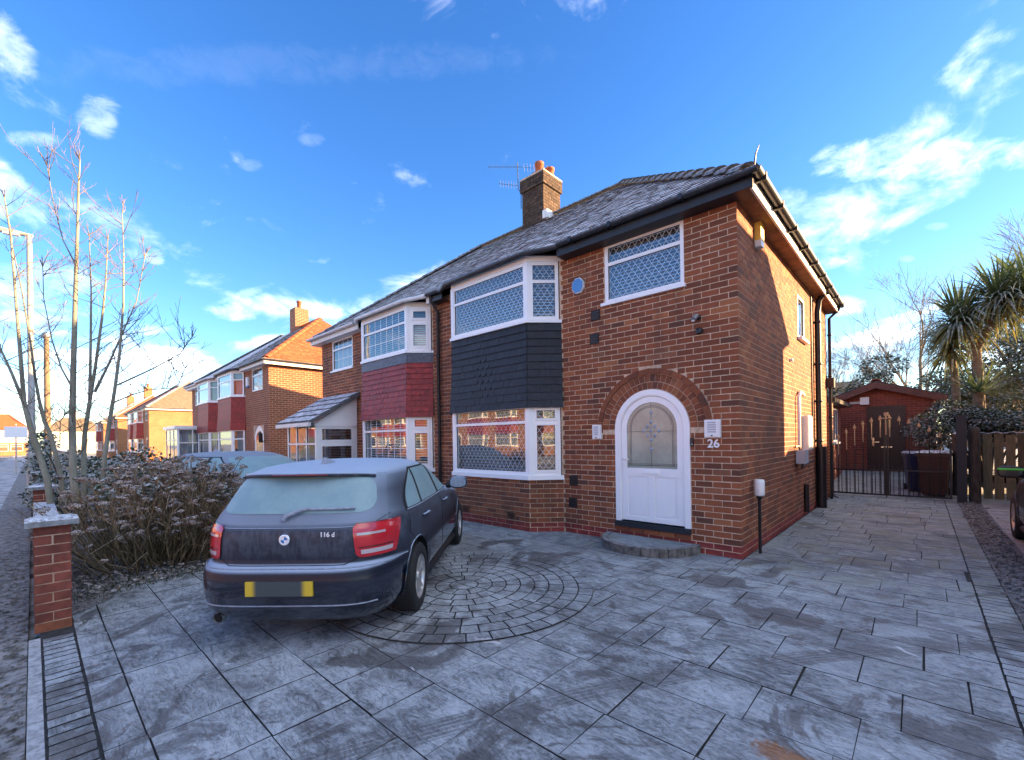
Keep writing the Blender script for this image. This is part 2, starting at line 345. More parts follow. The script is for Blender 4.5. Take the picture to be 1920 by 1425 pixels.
def car_paint(name, col, frost, frostcol=(.35, .43, .54)):
    m = bpy.data.materials.new(name); m.use_nodes = True; t = m.node_tree; b = NB(t); p = t.nodes['Principled BSDF']
    p.inputs['Coat Weight'].default_value = 1; p.inputs['Coat Roughness'].default_value = .04; p.inputs['Metallic'].default_value = .2
    geo = b.n('ShaderNodeNewGeometry'); oc = b.n('ShaderNodeTexCoord').outputs['Object']; z = b.n('ShaderNodeSeparateXYZ', {0: oc}).outputs[2]
    nz = b.n('ShaderNodeSeparateXYZ', {0: geo.outputs['Normal']}).outputs[2]
    n1 = b.noise(oc, 9, 6, .7); n2 = b.noise(b.mapping(oc, (14, 14, 2.2)), 2.0, 4, .7)
    # frost settles on upward faces and as a dusting above the bumper line; runs and bare patches lower down
    top = b.ramp(nz, .32, .88, 0, 1); dust = b.ramp(z, .60, .80, 0, .17); bare = b.ramp(b.math('ADD', b.math('MULTIPLY', n1, .55), b.math('MULTIPLY', n2, .45)), .40, .60, .30, 1.0)
    k = b.math('MULTIPLY', b.math('MAXIMUM', b.math('MULTIPLY', top, b.ramp(z, .45, .55)), b.math('MULTIPLY', dust, bare)), frost)
    k = b.math('MULTIPLY', k, b.ramp(b.noise(oc, 160, 2, .5), .1, .6, .75, 1))
    c = b.mix(k, col, frostcol); t.links.new(c, p.inputs['Base Color'])
    t.links.new(b.math('ADD', b.math('MULTIPLY', k, .6, clamp=True), b.ramp(z, .50, .58, .13, .42), clamp=True), p.inputs['Roughness'])
    t.links.new(b.math('MULTIPLY', b.math('SUBTRACT', 1.0, b.math('MULTIPLY', k, 1.3), clamp=True), b.ramp(z, .50, .58, 1.0, .25)), p.inputs['Coat Weight']); t.links.new(b.ramp(z, .50, .58, .5, .18), p.inputs['Specular IOR Level']); p.inputs['Metallic'].default_value = 0
    film = b.ramp(z, .50, .58, .04, .42); t.links.new(film, p.inputs['Coat Roughness'])
    return m
M['paint'] = car_paint('frosted_black_sapphire_paint', (.009, .012, .024), 1.0)
M['paint_grey'] = car_paint('frosted_dark_grey_paint', (.028, .034, .040), .62)
M['paint_black'] = car_paint('black_paint', (.006, .006, .008), .25)
M['car_glass'] = mk('frosted_car_glass', (.23, .35, .37), .5, .10, 5, .1, 120, spec=.5, col2=(.185, .30, .33))
M['car_glass_clear'] = mk('dark_car_glass', (.02, .025, .03), .08, .1)
M['trim'] = mk('black_rubber_trim', (.012, .012, .014), .6, .2)
M['trim_frost'] = mk('frosted_trim', (.32, .37, .45), .7, .2, 30)
M['chrome'] = mk('chrome', (.75, .76, .78), .15, .05, metal=1.0)
M['alloy'] = mk('silver_alloy', (.52, .50, .49), .35, .1, 12, metal=.6)
M['tyre'] = mk('tyre_rubber', (.014, .014, .015), .8, .3, 30, .3, 80)
M['lens'] = mk('red_tail_lens', (.55, .016, .028), .25, .1, 6, coat=.8)
M['lens_dark'] = mk('dark_red_tail_lens', (.16, .006, .010), .3, .1, 6, coat=.8)
M['lens_clear'] = mk('clear_tail_lens', (.50, .42, .44), .25, .05, coat=.8)
M['plate'] = mk('yellow_plate', (.62, .44, .02), .5, .08)
M['plate_blur'] = mk('smudged_plate_middle', (.045, .075, .085), .6, .1)
def plate_mat():
    m = bpy.data.materials.new('yellow_plate_smudged'); m.use_nodes = True; t = m.node_tree; b = NB(t); p = t.nodes['Principled BSDF']; p.inputs['Roughness'].default_value = .5
    y = b.n('ShaderNodeSeparateXYZ', {0: b.n('ShaderNodeTexCoord').outputs['Object']}).outputs[1]
    k = b.ramp(b.math('ABSOLUTE', b.math('ADD', y, -.004)), .165, .215)
    t.links.new(b.mix(k, (.040, .062, .070), (.58, .42, .03)), p.inputs['Base Color']); return m
M['plate'] = plate_mat()
M['emb_blue'] = mk('emblem_blue', (.03, .16, .48), .3, .02)
M['emb_white'] = mk('emblem_white', (.80, .82, .84), .3, .02)
M['arch_dark'] = mk('wheel_well_dark', (.006, .006, .007), .95)
M['green'] = mk('bright_green_stripe', (.12, .62, .05), .4, .05)

# stamped-concrete driveway: frost, wet patches, tyre marks with tread
def drive_mat():
    m = bpy.data.materials.new('stamped_concrete'); m.use_nodes = True; t = m.node_tree; b = NB(t); p = t.nodes['Principled BSDF']
    geo = b.n('ShaderNodeNewGeometry'); pos = geo.outputs['Position']; s = b.n('ShaderNodeSeparateXYZ', {0: pos})
    X, Y = s.outputs[0], s.outputs[1]
    r = b.math('FRACT', b.math('ADD', geo.outputs['Random Per Island'], b.n('ShaderNodeObjectInfo').outputs['Random']))
    off = b.n('ShaderNodeCombineXYZ', {0: b.math('MULTIPLY', r, 37.0), 1: b.math('MULTIPLY', r, 19.0), 2: 0.0}).outputs[0]
    pv = b.n('ShaderNodeVectorMath', {0: pos, 1: off}, operation='ADD').outputs[0]
    slate = b.noise(b.mapping(pv, (1.0, 2.4, 1)), 3.4, 9, .74, 2.2); vein = b.noise(b.mapping(pv, (1.3, 4.0, 1)), 2.2, 5, .6, 2.8)
    fine = b.noise(pv, 38, 5, .7); big = b.noise(pos, .75, 4, .55, .4); mid = b.noise(pos, 2.6, 5, .62, .5)
    c = b.mix(b.ramp(slate, .38, .62), (.095, .108, .116), (.35, .385, .405))
    vk = b.ramp(b.math('ABSOLUTE', b.math('SUBTRACT', vein, .5)), .0, .022, .75, 0)
    c = b.mix(vk, c, (.10, .098, .095))
    c = b.mix(b.ramp(slate, .56, .70, 0, .55), c, (.50, .54, .565))
    c = b.mix(b.ramp(r, 0, 1, 0, .30, False), c, (.40, .43, .45))
    c = b.mix(b.ramp(fine, .35, .75, 0, .55), c, (.125, .125, .125))
    # frost bloom: patchy, thin
    fro = b.math('MULTIPLY', b.ramp(b.math('ADD', b.math('MULTIPLY', mid, .6), b.math('MULTIPLY', fine, .4)), .42, .60), b.ramp(big, .30, .60, .28, .95))
    fro = b.math('MULTIPLY', fro, b.ramp(Y, -.5, 2.5, 1.0, .35))
    dark = b.ramp(b.noise(b.mapping(pos, loc=(9.1, 3.3, 0)), .9, 6, .62, .5), .50, .66, 0, .55)
    c = b.mix(dark, c, (.105, .108, .112))
    # tyre marks: arcs about fixed centres
    wear = None
    for cx, cy, rad, half, y0, y1, treads in ((9.8, -9.2, 11.05, .085, -6.2, -1.4, 5), (9.8, -9.2, 9.55, .10, -6.2, -1.8, 5), (7.2, -8.6, 7.35, .10, -6.0, -2.0, 6)):
        d = b.math('SQRT', b.math('ADD', b.math('POWER', b.math('SUBTRACT', X, cx), 2.0), b.math('POWER', b.math('SUBTRACT', Y, cy), 2.0)))
        e = b.math('SUBTRACT', d, rad); band = b.ramp(b.math('ABSOLUTE', e), half * .85, half * 1.1, 1, 0)
        tr = b.ramp(b.math('ABSOLUTE', b.math('SUBTRACT', b.math('FRACT', b.math('MULTIPLY', e, treads / (2 * half))), .5)), .30, .46, 1, .15)
        k = b.math('MULTIPLY', b.math('MULTIPLY', band, tr), b.ramp(b.noise(pos, 1.1, 3, .6), .38, .58, .10, .9))
        wear = k if wear is None else b.math('MAXIMUM', wear, k)
    fro = b.math('MULTIPLY', fro, b.math('SUBTRACT', 1.0, b.math('MULTIPLY', wear, .9)))
    wet = b.math('MAXIMUM', b.ramp(b.noise(b.mapping(pos, loc=(4.3, 1.2, 0)), 1.25, 7, .68, .8), .545, .60), b.math('MULTIPLY', wear, .7))
    c = b.mix(b.math('MULTIPLY', fro, .62), c, (.58, .64, .68))
    c = b.mix(b.math('MULTIPLY', wet, .72), c, (.085, .082, .08))
    moss = b.math('MULTIPLY', b.ramp(Y, -1.5, .2), b.ramp(mid, .45, .62, 0, .45))
    c = b.mix(moss, c, (.17, .18, .09))
    # ice film, a rusty leaf stain
    ice = b.ramp(b.noise(b.mapping(pos, (1, 2.2, 1), loc=(1.7, 8.1, 0)), 1.7, 5, .6, .7), .665, .70); c = b.mix(b.math('MULTIPLY', ice, .75), c, (.68, .69, .70))
    dx = b.math('SUBTRACT', X, 1.18); dy = b.math('SUBTRACT', Y, -3.62)
    st = b.math('ADD', b.math('ADD', b.math('POWER', b.math('DIVIDE', dx, .16), 2.0), b.math('POWER', b.math('DIVIDE', dy, .10), 2.0)), b.math('MULTIPLY_ADD', fine, 3.0, -1.5))
    c = b.mix(b.ramp(st, .2, 1.1, .8, 0), c, (.34, .14, .04))
    t.links.new(c, p.inputs['Base Color'])
    rg = b.math('SUBTRACT', .80, b.math('MULTIPLY', wet, .38)); t.links.new(rg, p.inputs['Roughness'])
    h = b.math('SUBTRACT', b.math('ADD', b.math('MULTIPLY', slate, 1.2), b.math('MULTIPLY', fine, .3)), b.math('MULTIPLY', vk, .35))
    bp = b.n('ShaderNodeBump', {'Strength': .8, 'Distance': .025, 'Height': h}); t.links.new(bp.outputs[0], p.inputs['Normal'])
    return m
M['drive'] = drive_mat()
M['joint'] = mk('dark_joint', (.045, .045, .045), .95, .4, 15, pos=True)
# ------------------------------------------------------------------ ground, road, pavements
def sheet(name, mat, x0, x1, y0, y1, z=0.0, z1=None):
    z1 = z if z1 is None else z1
    return struct(MB().quad(V(x0, y0, z), V(x1, y0, z), V(x1, y1, z1), V(x0, y1, z1)).build(name, mat))
sheet('ground', M['ground'], -900, 900, -900, 900, -.06)
sheet('road', M['tarmac'], -400, 120, -14.6, -8.35, -.045)
sheet('far_pavement', M['pave_far'], -400, 120, -16.6, -14.7, .02)
kb = MB().xbox(-400, 120, -14.72, -14.6, -.05, .05).build('far_kerb', M['kerbstone']); struct(kb)
kb = MB().xbox(-400, 120, -8.35, -8.23, -.05, .012).build('kerb', M['kerbstone']); struct(kb)
sheet('pavement', M['pave_far'], -400, 120, -8.23, -6.66, -.004)
sheet('verge', M['verge'], -400, 3.2, -6.66, -6.13, -.006)
# rear patio rises gently behind the gate
sheet('rear_patio', M['concrete'], -6, 2.46, 8.35, 14.0, -.004, .27)
sheet('rear_garden', M['ground'], -30, 30, 14.0, 60, .26)
sheet('neighbour_driveway', M['concrete'], 2.62, 4.55, -6.1, 9.6, -.002)

# frosty stones of the verge and the gap between the drives
def pebbles(name, n, xf, yf, smin, smax, mat, z=0.0):
    mb = MB()
    for i in range(n):
        x, y = xf(), yf(); r = random.uniform(smin, smax); h = r * random.uniform(.4, .8); q = random.random() * 6.3
        P = [V(x + math.cos(q + k * 1.2566) * r * random.uniform(.7, 1.1), y + math.sin(q + k * 1.2566) * r * random.uniform(.7, 1.1), z - .002) for k in range(5)]
        T = [V(x + (p.x - x) * .55, y + (p.y - y) * .55, z + h) for p in P]
        mb.add(P + T, [(5, 6, 7, 8, 9)] + [(k, (k + 1) % 5, 5 + (k + 1) % 5, 5 + k) for k in range(5)])
    return stuff(mb.build(name, mat))
def soil_x(): return random.gauss(2.44, .07)
sheet('soil_strip', M['soil'], 2.285, 2.64, -6.1, 8.3, -.001)
g = pebbles('gravel', 2600, soil_x, lambda: random.uniform(-3.5, 8.2), .012, .042, M['verge'], .0); tag(g, 'rubble and gravel in the gap between the two driveways', 'gravel')
g = pebbles('gravel', 1700, lambda: random.uniform(-8.5, .5), lambda: random.uniform(-6.66, -6.14), .006, .022, M['verge'], -.006); tag(g, 'dark frosty gravel on the verge beside the pavement', 'gravel')

# ------------------------------------------------------------------ driveway of slabs
drive = struct(MB().quad(V(-5.2, -6.06, -.003), V(2.285, -6.06, -.003), V(2.285, 0.0, -.003), V(-5.2, 0.0, -.003)).quad(V(-6.2, -3.2, -.0035), V(-5.2, -3.2, -.0035), V(-5.2, 0.0, -.0035), V(-6.2, 0.0, -.0035)).quad(V(0, 0, -.003), V(2.285, 0, -.003), V(2.285, 8.36, -.003), V(0, 8.36, -.003)).build('driveway', M['joint']))
_sl = {}
def slab_mesh(l, wd, h=.008, nm='slab', mat='drive', bev=.0012):
    k = (round(l, 2), round(wd, 2), nm, random.randrange(3))
    if k not in _sl:
        rr = random.Random(str(k)); a, c = l / 2, wd / 2; P = []
        for zz, ins in ((-.004, 0), (h - .003, 0), (h, bev)):
            P += [V(sx * (a - ins), sy * (c - ins), zz) for sx, sy in ((-1, -1), (1, -1), (1, 1), (-1, 1))]
        j = [V(rr.uniform(-.003, .003), rr.uniform(-.003, .003), rr.uniform(-.0012, .0012)) for _ in range(4)]
        P = [p + j[i % 4] for i, p in enumerate(P)]
        mb = MB().add(P, [(8, 9, 10, 11)]).add(P, [(b + i, b + (i + 1) % 4, b + 4 + (i + 1) % 4, b + 4 + i) for b in (0, 4) for i in range(4)], 1)
        _sl[k] = mb.mesh(nm, [M[mat], M['joint']])
    return _sl[k]
def place_slab(x0, x1, y0, y1, g=.006, nm='slab'):
    l, wd = x1 - x0 - g, y1 - y0 - g
    if l < .03 or wd < .03: return
    me = slab_mesh(l, wd, nm=nm)
    o = link(nm, me, drive, ((x0 + x1) / 2, (y0 + y1) / 2, random.uniform(-.0008, .0008)))
PIT, LEN = .445, .49
offs = {-5: .12, -6: -.035, -4: .41, -3: .22, -2: .403}
rows = [(-5.86, -5.68)] + [(-5.68 + k * PIT, -5.68 + (k + 1) * PIT) for k in range(0, 32)]
random.seed(21)
for ri, (ya, yb) in enumerate(rows):
    if ya > 8.3: break
    o = {6: -.035, 7: .12, 8: .41, 9: .22, 10: .403}.get(ri, random.uniform(0, LEN))
    xl = -5.2 if ya < -.05 else 0.02
    if ya < -.05 and ya > -3.2: xl = -6.1
    if yb > 0 and ya < 0: yb = 0.0 if False else yb
    xs = [xl]; x = o - 20 * LEN
    while x < 2.06:
        if x > xl + .12 and x < 1.97: xs.append(x + random.uniform(-.012, .012) + (random.choice((0, 0, 0, .12)) if ri > 13 else 0))
        x += LEN
    xs.append(2.062)
    if ya < 0 < yb: xs = sorted([x_ for x_ in xs if abs(x_ - .02) > .06] + [.02])
    for a, c in zip(xs, xs[1:]):
        # continuous joint from the house corner
        parts = [(a, c)] if not (a + .05 < -.065 < c - .05 and -3.05 < ya < -.1) else [(a, -.065), (-.065, c)]
        for p0, p1 in parts:
            y0_, y1_ = ya, min(yb, 8.34)
            if p1 < .03: y1_ = min(y1_, -.004)
            if y1_ - y0_ < .03: continue
            place_slab(p0, p1, y0_, y1_)
y = -6.05
while y < 8.3:                                               # soldier edging of the right side
    place_slab(2.066, 2.275, y, y + .105, .010, 'edging_block'); y += .105
x = -3.55
while x < 2.06:                                              # and along the street
    place_slab(x, x + .105, -6.052, -5.866, .011, 'edging_block'); x += .105
# round feature of rings
CCX, CCY, RP = -1.93, -2.96, .152
base = MB(); ring = [V(CCX + 1.364 * math.cos(q * math.pi / 48), CCY + 1.364 * math.sin(q * math.pi / 48), .0125) for q in range(96)]
base.add(ring, [tuple(range(96))]); base.build('circle_base', M['joint'], drive)
def sector(r0, r1, t0, t1, nm='circle_paver'):
    n = max(1, int((t1 - t0) / .16)); g = .0045; P = []
    for r in (r0 + g, r1 - g):
        for i in range(n + 1):
            q0 = t0 + g / max(r, .05); q1 = t1 - g / max(r, .05); P.append((r, q0 + (q1 - q0) * i / n))
    mr, mt = (r0 + r1) / 2, (t0 + t1) / 2; C = V(CCX + mr * math.cos(mt), CCY + mr * math.sin(mt), 0)
    bot = [V(CCX + r * math.cos(q), CCY + r * math.sin(q), .010) - C for r, q in P]; top = [V(p.x, p.y, .021 + random.uniform(-.001, .001)) for p in bot]
    N = len(P); k = n + 1; order = list(range(k)) + list(range(N - 1, k - 1, -1))
    fs = [tuple(N + i for i in order)[::-1]] + [(order[i], order[(i + 1) % N], N + order[(i + 1) % N], N + order[i]) for i in range(N)]
    cc_ = sum(top, V(0, 0, 0)) / len(top); ins = [p + (cc_ - p).normalized() * .003 + V(0, 0, .0015) for p in top]
    MB().add(bot + top + ins, [tuple(2 * N + i for i in order)[::-1]]).add(bot + top + ins, fs[1:] + [(N + order[i], N + order[(i + 1) % N], 2 * N + order[(i + 1) % N], 2 * N + order[i]) for i in range(N)], 1).build(nm, [M['drive'], M['joint']], drive, C, fix=True)
sector(.0, RP, 0, math.pi); sector(.0, RP, math.pi, 2 * math.pi)
for k in range(1, 9):
    r0 = k * RP; n = max(8, round(2 * math.pi * (r0 + RP / 2) / (.20 if k > 2 else .15))); t = random.random() * 6
    ws = [random.uniform(.75, 1.25) for _ in range(n)]; s_ = sum(ws)
    for wv in ws:
        d = wv / s_ * 2 * math.pi; sector(r0, r0 + RP, t, t + d); t += d
ke = MB().xbox(-3.62, 2.29, -6.125, -6.06, -.05, .004).build('driveway_edging', M['kerbstone']); struct(ke)
# planting bed left of the drive
struct(MB().quad(V(-11.9, -6.0, -.002), V(-5.15, -6.0, -.002), V(-5.15, -3.3, -.002), V(-11.9, -3.3, -.002)).quad(V(-5.15, -6.0, .018), V(-4.75, -6.0, .018), V(-4.95, -3.3, .018), V(-5.15, -3.3, .018)).quad(V(-4.75, -5.99, .016), V(-3.9, -5.99, .016), V(-4.4, -5.55, .016), V(-4.75, -5.5, .016)).build('planting_bed', M['soil']))
sheet('neighbour_forecourt', M['concrete'], -11.9, -6.15, -3.3, 0, -.006)
# ------------------------------------------------------------------ brickwork
CH, BL, JT = .0815, .228, .0105
def rect_hole(u0, u1, z0, z1): return lambda za, zb: [(u0, u1)] if zb > z0 + .01 and za < z1 - .01 else []
def arch_hole(uc, r, z0, zs):
    def f(za, zb):
        zm = (za + zb) / 2
        if zb < z0: return []
        if zm <= zs: return [(uc - r, uc + r)]
        d = zm - zs
        return [(uc - math.sqrt(r * r - d * d), uc + math.sqrt(r * r - d * d))] if d < r else []
    return f
def brick_rects(u0, u1, z0, z1, holes, first=None, last=None, seed=1):
    "list of (ua, ub, za, zb, course); first(k) gives the start of course k"
    rr = random.Random(seed); out = []
    k0, k1 = int(round(z0 / CH)), int(z1 / CH + .3)
    for k in range(k0, k1):
        za, zb = k * CH + .0048, (k + 1) * CH - .0052
        if zb > z1 + .03: break
        ex = sorted(sum((h(za, zb) for h in holes), []))
        s = first(k) if first else u0 + (0 if k % 2 == 0 else -BL / 2)
        while s < u1 - .01:
            a, b = max(s, u0), min(s + BL - JT, last(k) if last else u1); s += BL
            segs = [(a, b)]
            for lo, hi in ex:
                nx = []
                for p, q in segs:
                    if hi <= p or lo >= q: nx.append((p, q))
                    else:
                        if lo - .006 > p: nx.append((p, lo - .006))
                        if hi + .006 < q: nx.append((hi + .006, q))
                segs = nx
            for p, q in segs:
                if q - p > .025: out.append((p + rr.uniform(-.0015, .0015), q + rr.uniform(-.0015, .0015), za + rr.uniform(-.0012, .0012), zb + rr.uniform(-.0012, .0012), k))
    return out
def wall_cells(mb, F, u0, u1, z0, z1, holes, th, m=0):
    us = sorted({u0, u1, *[h[0] for h in holes], *[h[1] for h in holes]}); zs = sorted({z0, z1, *[h[2] for h in holes], *[h[3] for h in holes]})
    us = [u for u in us if u0 <= u <= u1]; zs = [z for z in zs if z0 <= z <= z1]
    for a, b in zip(us, us[1:]):
        run = None
        for c, d in list(zip(zs, zs[1:])) + [(None, None)]:
            solid = c is not None and not any(h[0] < (a + b) / 2 < h[1] and h[2] < (c + d) / 2 < h[3] for h in holes)
            if solid: run = (run[0], d) if run else (c, d)
            elif run: mb.box(F, a, b, run[0], run[1], -th, 0, m); run = None
_bm = {}
def brick_obj(parent, F, r, proud, depth, mat, rot, name='brick'):
    l, h = r[1] - r[0], r[3] - r[2]; key = (round(l, 2), round(depth, 2), mat)
    if key not in _bm:
        L = key[0]; H = CH - .010; D = depth; e = .003
        P = [V(x, y, z) for (y, i) in ((D, 0), (e, 0), (0, e)) for (x, z) in ((-L / 2 + i, -H / 2 + i), (L / 2 - i, -H / 2 + i), (L / 2 - i, H / 2 - i), (-L / 2 + i, H / 2 - i))]
        _bm[key] = MB().add(P, [(8, 9, 10, 11)] + [(b + i, b + (i + 1) % 4, b + 4 + (i + 1) % 4, b + 4 + i) for b in (0, 4) for i in range(4)]).mesh('brick', M[mat])
    o = link(name, _bm[key], parent, F.p((r[0] + r[1]) / 2, (r[2] + r[3]) / 2, proud)); o.rotation_euler = (0, 0, rot); return o

# ------------------------------------------------------------------ window units
def bars(mb, F, w, h, fw=.055, d0=-.03, d1=.03, transoms=(), mullions=(), tw=.05):
    mb.box(F, 0, fw, 0, h, d0, d1); mb.box(F, w - fw, w, 0, h, d0, d1); mb.box(F, fw, w - fw, 0, fw, d0, d1); mb.box(F, fw, w - fw, h - fw, h, d0, d1)
    for t in transoms: mb.box(F, fw, w - fw, t - tw / 2, t + tw / 2, d0, d1 - .002)
    for q in mullions: mb.box(F, q - tw / 2, q + tw / 2, fw, h - fw, d0, d1 - .004)
def lattice(mb, F, a0, a1, b0, b1, dx, dz, c, wd=.007):
    "diamond glazing bars clipped to the pane"
    sl = dz / dx; W, H = a1 - a0, b1 - b0
    for sg in (1, -1):
        k = -H / sl - dx
        while k < W + H / sl + dx:
            # line: a = k + sg*(b)/sl
            pts = []
            b_at = lambda a: (a - k) * sl * sg
            lo, hi = 0.0, H
            aa0, aa1 = k + sg * lo / sl, k + sg * hi / sl
            # clip in a
            def clipb(bl, bh):
                al, ah = k + sg * bl / sl, k + sg * bh / sl
                if max(al, ah) <= 0 or min(al, ah) >= W: return None
                if al < 0: bl = (0 - k) * sl * sg; al = 0
                if al > W: bl = (W - k) * sl * sg; al = W
                if ah < 0: bh = (0 - k) * sl * sg; ah = 0
                if ah > W: bh = (W - k) * sl * sg; ah = W
                return al, bl, ah, bh
            r = clipb(lo, hi)
            if r and abs(r[3] - r[1]) > .01:
                al, bl, ah, bh = r; n = V(-(bh - bl), 0, ah - al).normalized(); nx, nz = n.x * wd / 2, n.z * wd / 2
                P = [F.p(a0 + al - nx, b0 + bl - nz, c), F.p(a0 + ah - nx, b0 + bh - nz, c), F.p(a0 + ah + nx, b0 + bh + nz, c), F.p(a0 + al + nx, b0 + bl + nz, c)]
                mb.add(P, [(0, 1, 2, 3)])
            k += dx
def window(parent, name, F, w, h, transom=None, mull=(), lat=None, blind=None, georgian=0, fw=.055, sash=0, glass='glass', label=None, back=.35, frame='upvc', depth=.03):
    "white framed window: frame, one pane per light, glazing bars, blind"
    t = (transom,) if transom else ()
    mb = MB(); bars(mb, F, w, h, fw, -.035, depth, t, mull); fr = mb.build(name, M[frame], parent)
    if label: fr['label'] = label
    zs = [fw, h - fw] if not transom else [fw, transom - .025, transom + .025, h - fw]
    us = [fw]
    for q in mull: us += [q - .025, q + .025]
    us.append(w - fw)
    for i in range(0, len(us), 2):
        for j in range(0, len(zs), 2):
            a0, a1, b0, b1 = us[i], us[i + 1], zs[j], zs[j + 1]
            if sash:
                s = MB(); q = sash
                s.box(F, a0, a1, b0, b0 + q, .0, depth + .012); s.box(F, a0, a1, b1 - q, b1, 0, depth + .012); s.box(F, a0, a0 + q, b0 + q, b1 - q, 0, depth + .012); s.box(F, a1 - q, a1, b0 + q, b1 - q, 0, depth + .012)
                s.build('sash', M[frame], fr); a0 += q; a1 -= q; b0 += q; b1 -= q
            g = MB().quad(F.p(a0, b0, .006), F.p(a1, b0, .006), F.p(a1, b1, .006), F.p(a0, b1, .006)).build('pane', M[glass], fr)
            gk = MB()
            gk.box(F, a0, a0 + .006, b0, b1, .005, .016); gk.box(F, a1 - .006, a1, b0, b1, .005, .016); gk.box(F, a0, a1, b0, b0 + .006, .005, .0155); gk.box(F, a0, a1, b1 - .006, b1, .005, .0155); gk.build('gasket', M['trim'], fr)
            if lat: lb = MB(); lattice(lb, F, a0, a1, b0, b1, lat[0], lat[1], .0085, lat[2] if len(lat) > 2 else .008); lb.build('lattice', M['lattice'], fr)
            if georgian:
                lb = MB(); n = max(1, round((a1 - a0) / georgian))
                for k in range(1, n): lb.box(F, a0 + (a1 - a0) * k / n - .009, a0 + (a1 - a0) * k / n + .009, b0, b1, .007, .010)
                if b1 - b0 > .45: lb.box(F, a0, a1, (b0 + b1) / 2 - .009, (b0 + b1) / 2 + .009, .007, .0105)
                if lb.f: lb.build('glazing_bars', M['lattice'], fr)
    if blind:
        kind, gap = blind; s = MB()
        if kind == 'curtain':
            n = int(w / .05); P = []
            for i in range(n + 1): P += [F.p(fw + (w - 2 * fw) * i / n, fw, -.10 - .02 * (i % 2)), F.p(fw + (w - 2 * fw) * i / n, h - fw, -.10 - .02 * (i % 2))]
            s.add(P, [(2 * i, 2 * i + 2, 2 * i + 3, 2 * i + 1) for i in range(n)]); s.build('curtain', M['curtain'], fr)
        elif kind == 'vertical':
            k = fw + .02
            while k < w - fw - .05: s.add([F.p(k, fw, -.10), F.p(k + .062, fw, -.13), F.p(k + .062, h - fw, -.13), F.p(k, h - fw, -.10)], [(0, 1, 2, 3)]); k += .075
            s.build('vertical_blind', M['blind_dark'], fr)
        else:
            k = fw + .01
            while k < h - fw: s.add([F.p(fw, k, -.085), F.p(w - fw, k, -.085), F.p(w - fw, k + gap * .55, -.115), F.p(fw, k + gap * .55, -.115)], [(0, 1, 2, 3)]); k += gap
            s.build('blind', M['blind' if kind == 'white' else 'blind_dark'], fr)
    return fr
def sill(mb, F, a0, a1, b, out=.055, th=.045): mb.box(F, a0, a1, b - th, b, -.02, out)

# ------------------------------------------------------------------ bay cladding with scalloped diamond
def cladding(parent, F, w, z0, z1, rows, mat, flare=.07, diamond=None, tw=.165, edge=(0, 0), seed=0):
    rr = random.Random(seed); rh = (z1 - z0) / rows; n = max(1, round(w / tw)); tw = w / n
    for r in range(rows):
        t = 1 - r / rows
        za = z0 + r * rh; off = flare * (t ** 2.2) + .010; sh = 0 if r % 2 == 0 else tw / 2
        k = 0; xs = [0.0]; x = sh if sh else tw
        while x < w - .01: xs.append(x); x += tw
        xs.append(w)
        for a, b in zip(xs, xs[1:]):
            am, scal = (a + b) / 2, False
            if diamond:
                uc, rc, nr = diamond; scal = abs(r - rc) / 3.6 + abs(am - uc) / tw / 1.9 <= 1.0 and b - a > tw * .8
            e0 = edge[0] * (t ** 2.2) * flare if a == 0 else 0; e1 = edge[1] * (t ** 2.2) * flare if b == w else 0
            a_, b_ = a - e0 + .0012, b + e1 - .0012; H = rh * 1.25; g = rr.uniform(-.002, .002)
            if scal:
                N = 6; pts = [(a_, H), (a_, rh * .45)] + [(am - (b_ - a_) / 2 * math.cos(i * math.pi / N), rh * .45 - rh * .52 * math.sin(i * math.pi / N)) for i in range(1, N)] + [(b_, rh * .45), (b_, H)]
            else: pts = [(a_, H), (a_, 0.0), (b_, 0.0), (b_, H)]
            nn = len(pts); lean = lambda q: off + .013 - q / H * .026
            Pf = [F.p(x_, za + y_, lean(y_) + g) for x_, y_ in pts]; Pb = [F.p(x_, za + y_, lean(y_) - .012 + g) for x_, y_ in pts]
            MB().add(Pf + Pb, [tuple(range(nn))] + [(i, (i + 1) % nn, nn + (i + 1) % nn, nn + i) for i in range(nn)]).build('cladding_tile', M[mat], parent, fix=True)

# ------------------------------------------------------------------ roofs
def tiled_plane(mb, O, U, S, N, extent, rows, tw, rh, seed=0, thick=.009):
    "courses of tiles on a sloping plane. O at eaves, U along eaves, S up the slope; extent(r) -> (a0, a1) at slope distance"
    rr = random.Random(seed); flip_ = U.cross(S).dot(N) < 0
    for r in range(rows):
        s0, s1 = r * rh, r * rh + rh * 1.18; a0, a1 = extent(s0)
        b0, b1 = extent(min(s1, rows * rh))
        x = a0 - (tw / 2 if r % 2 else 0)
        while x < a1 - .005:
            p, q = max(x, a0), min(x + tw, a1); x += tw
            p1, q1 = max(p, b0), min(q, b1)
            if q - p < .02: continue
            if q1 - p1 < .01: q1 = p1 = (max(min(q, b1), b0) + min(max(p, b0), b1)) / 2; q1 += .004
            h0 = thick + .005 + rr.uniform(0, .006); h1 = .004; ds = rr.uniform(-.008, .008); tl = rr.uniform(-.004, .004)
            A = [O + U * (p + .002) + S * (s0 + ds) + N * (h0 + tl), O + U * (q - .002) + S * (s0 + ds) + N * (h0 - tl), O + U * (q1 - .002) + S * s1 + N * h1, O + U * (p1 + .002) + S * s1 + N * h1]
            Bt = [O + U * (p + .002) + S * (s0 + ds) + N * (h0 - thick), O + U * (q - .002) + S * (s0 + ds) + N * (h0 - thick)]
            fs_ = [(0, 1, 2, 3), (4, 5, 1, 0), (4, 0, 3), (5, 2, 1)]; mb.add(A + Bt, [f[::-1] for f in fs_] if flip_ else fs_)
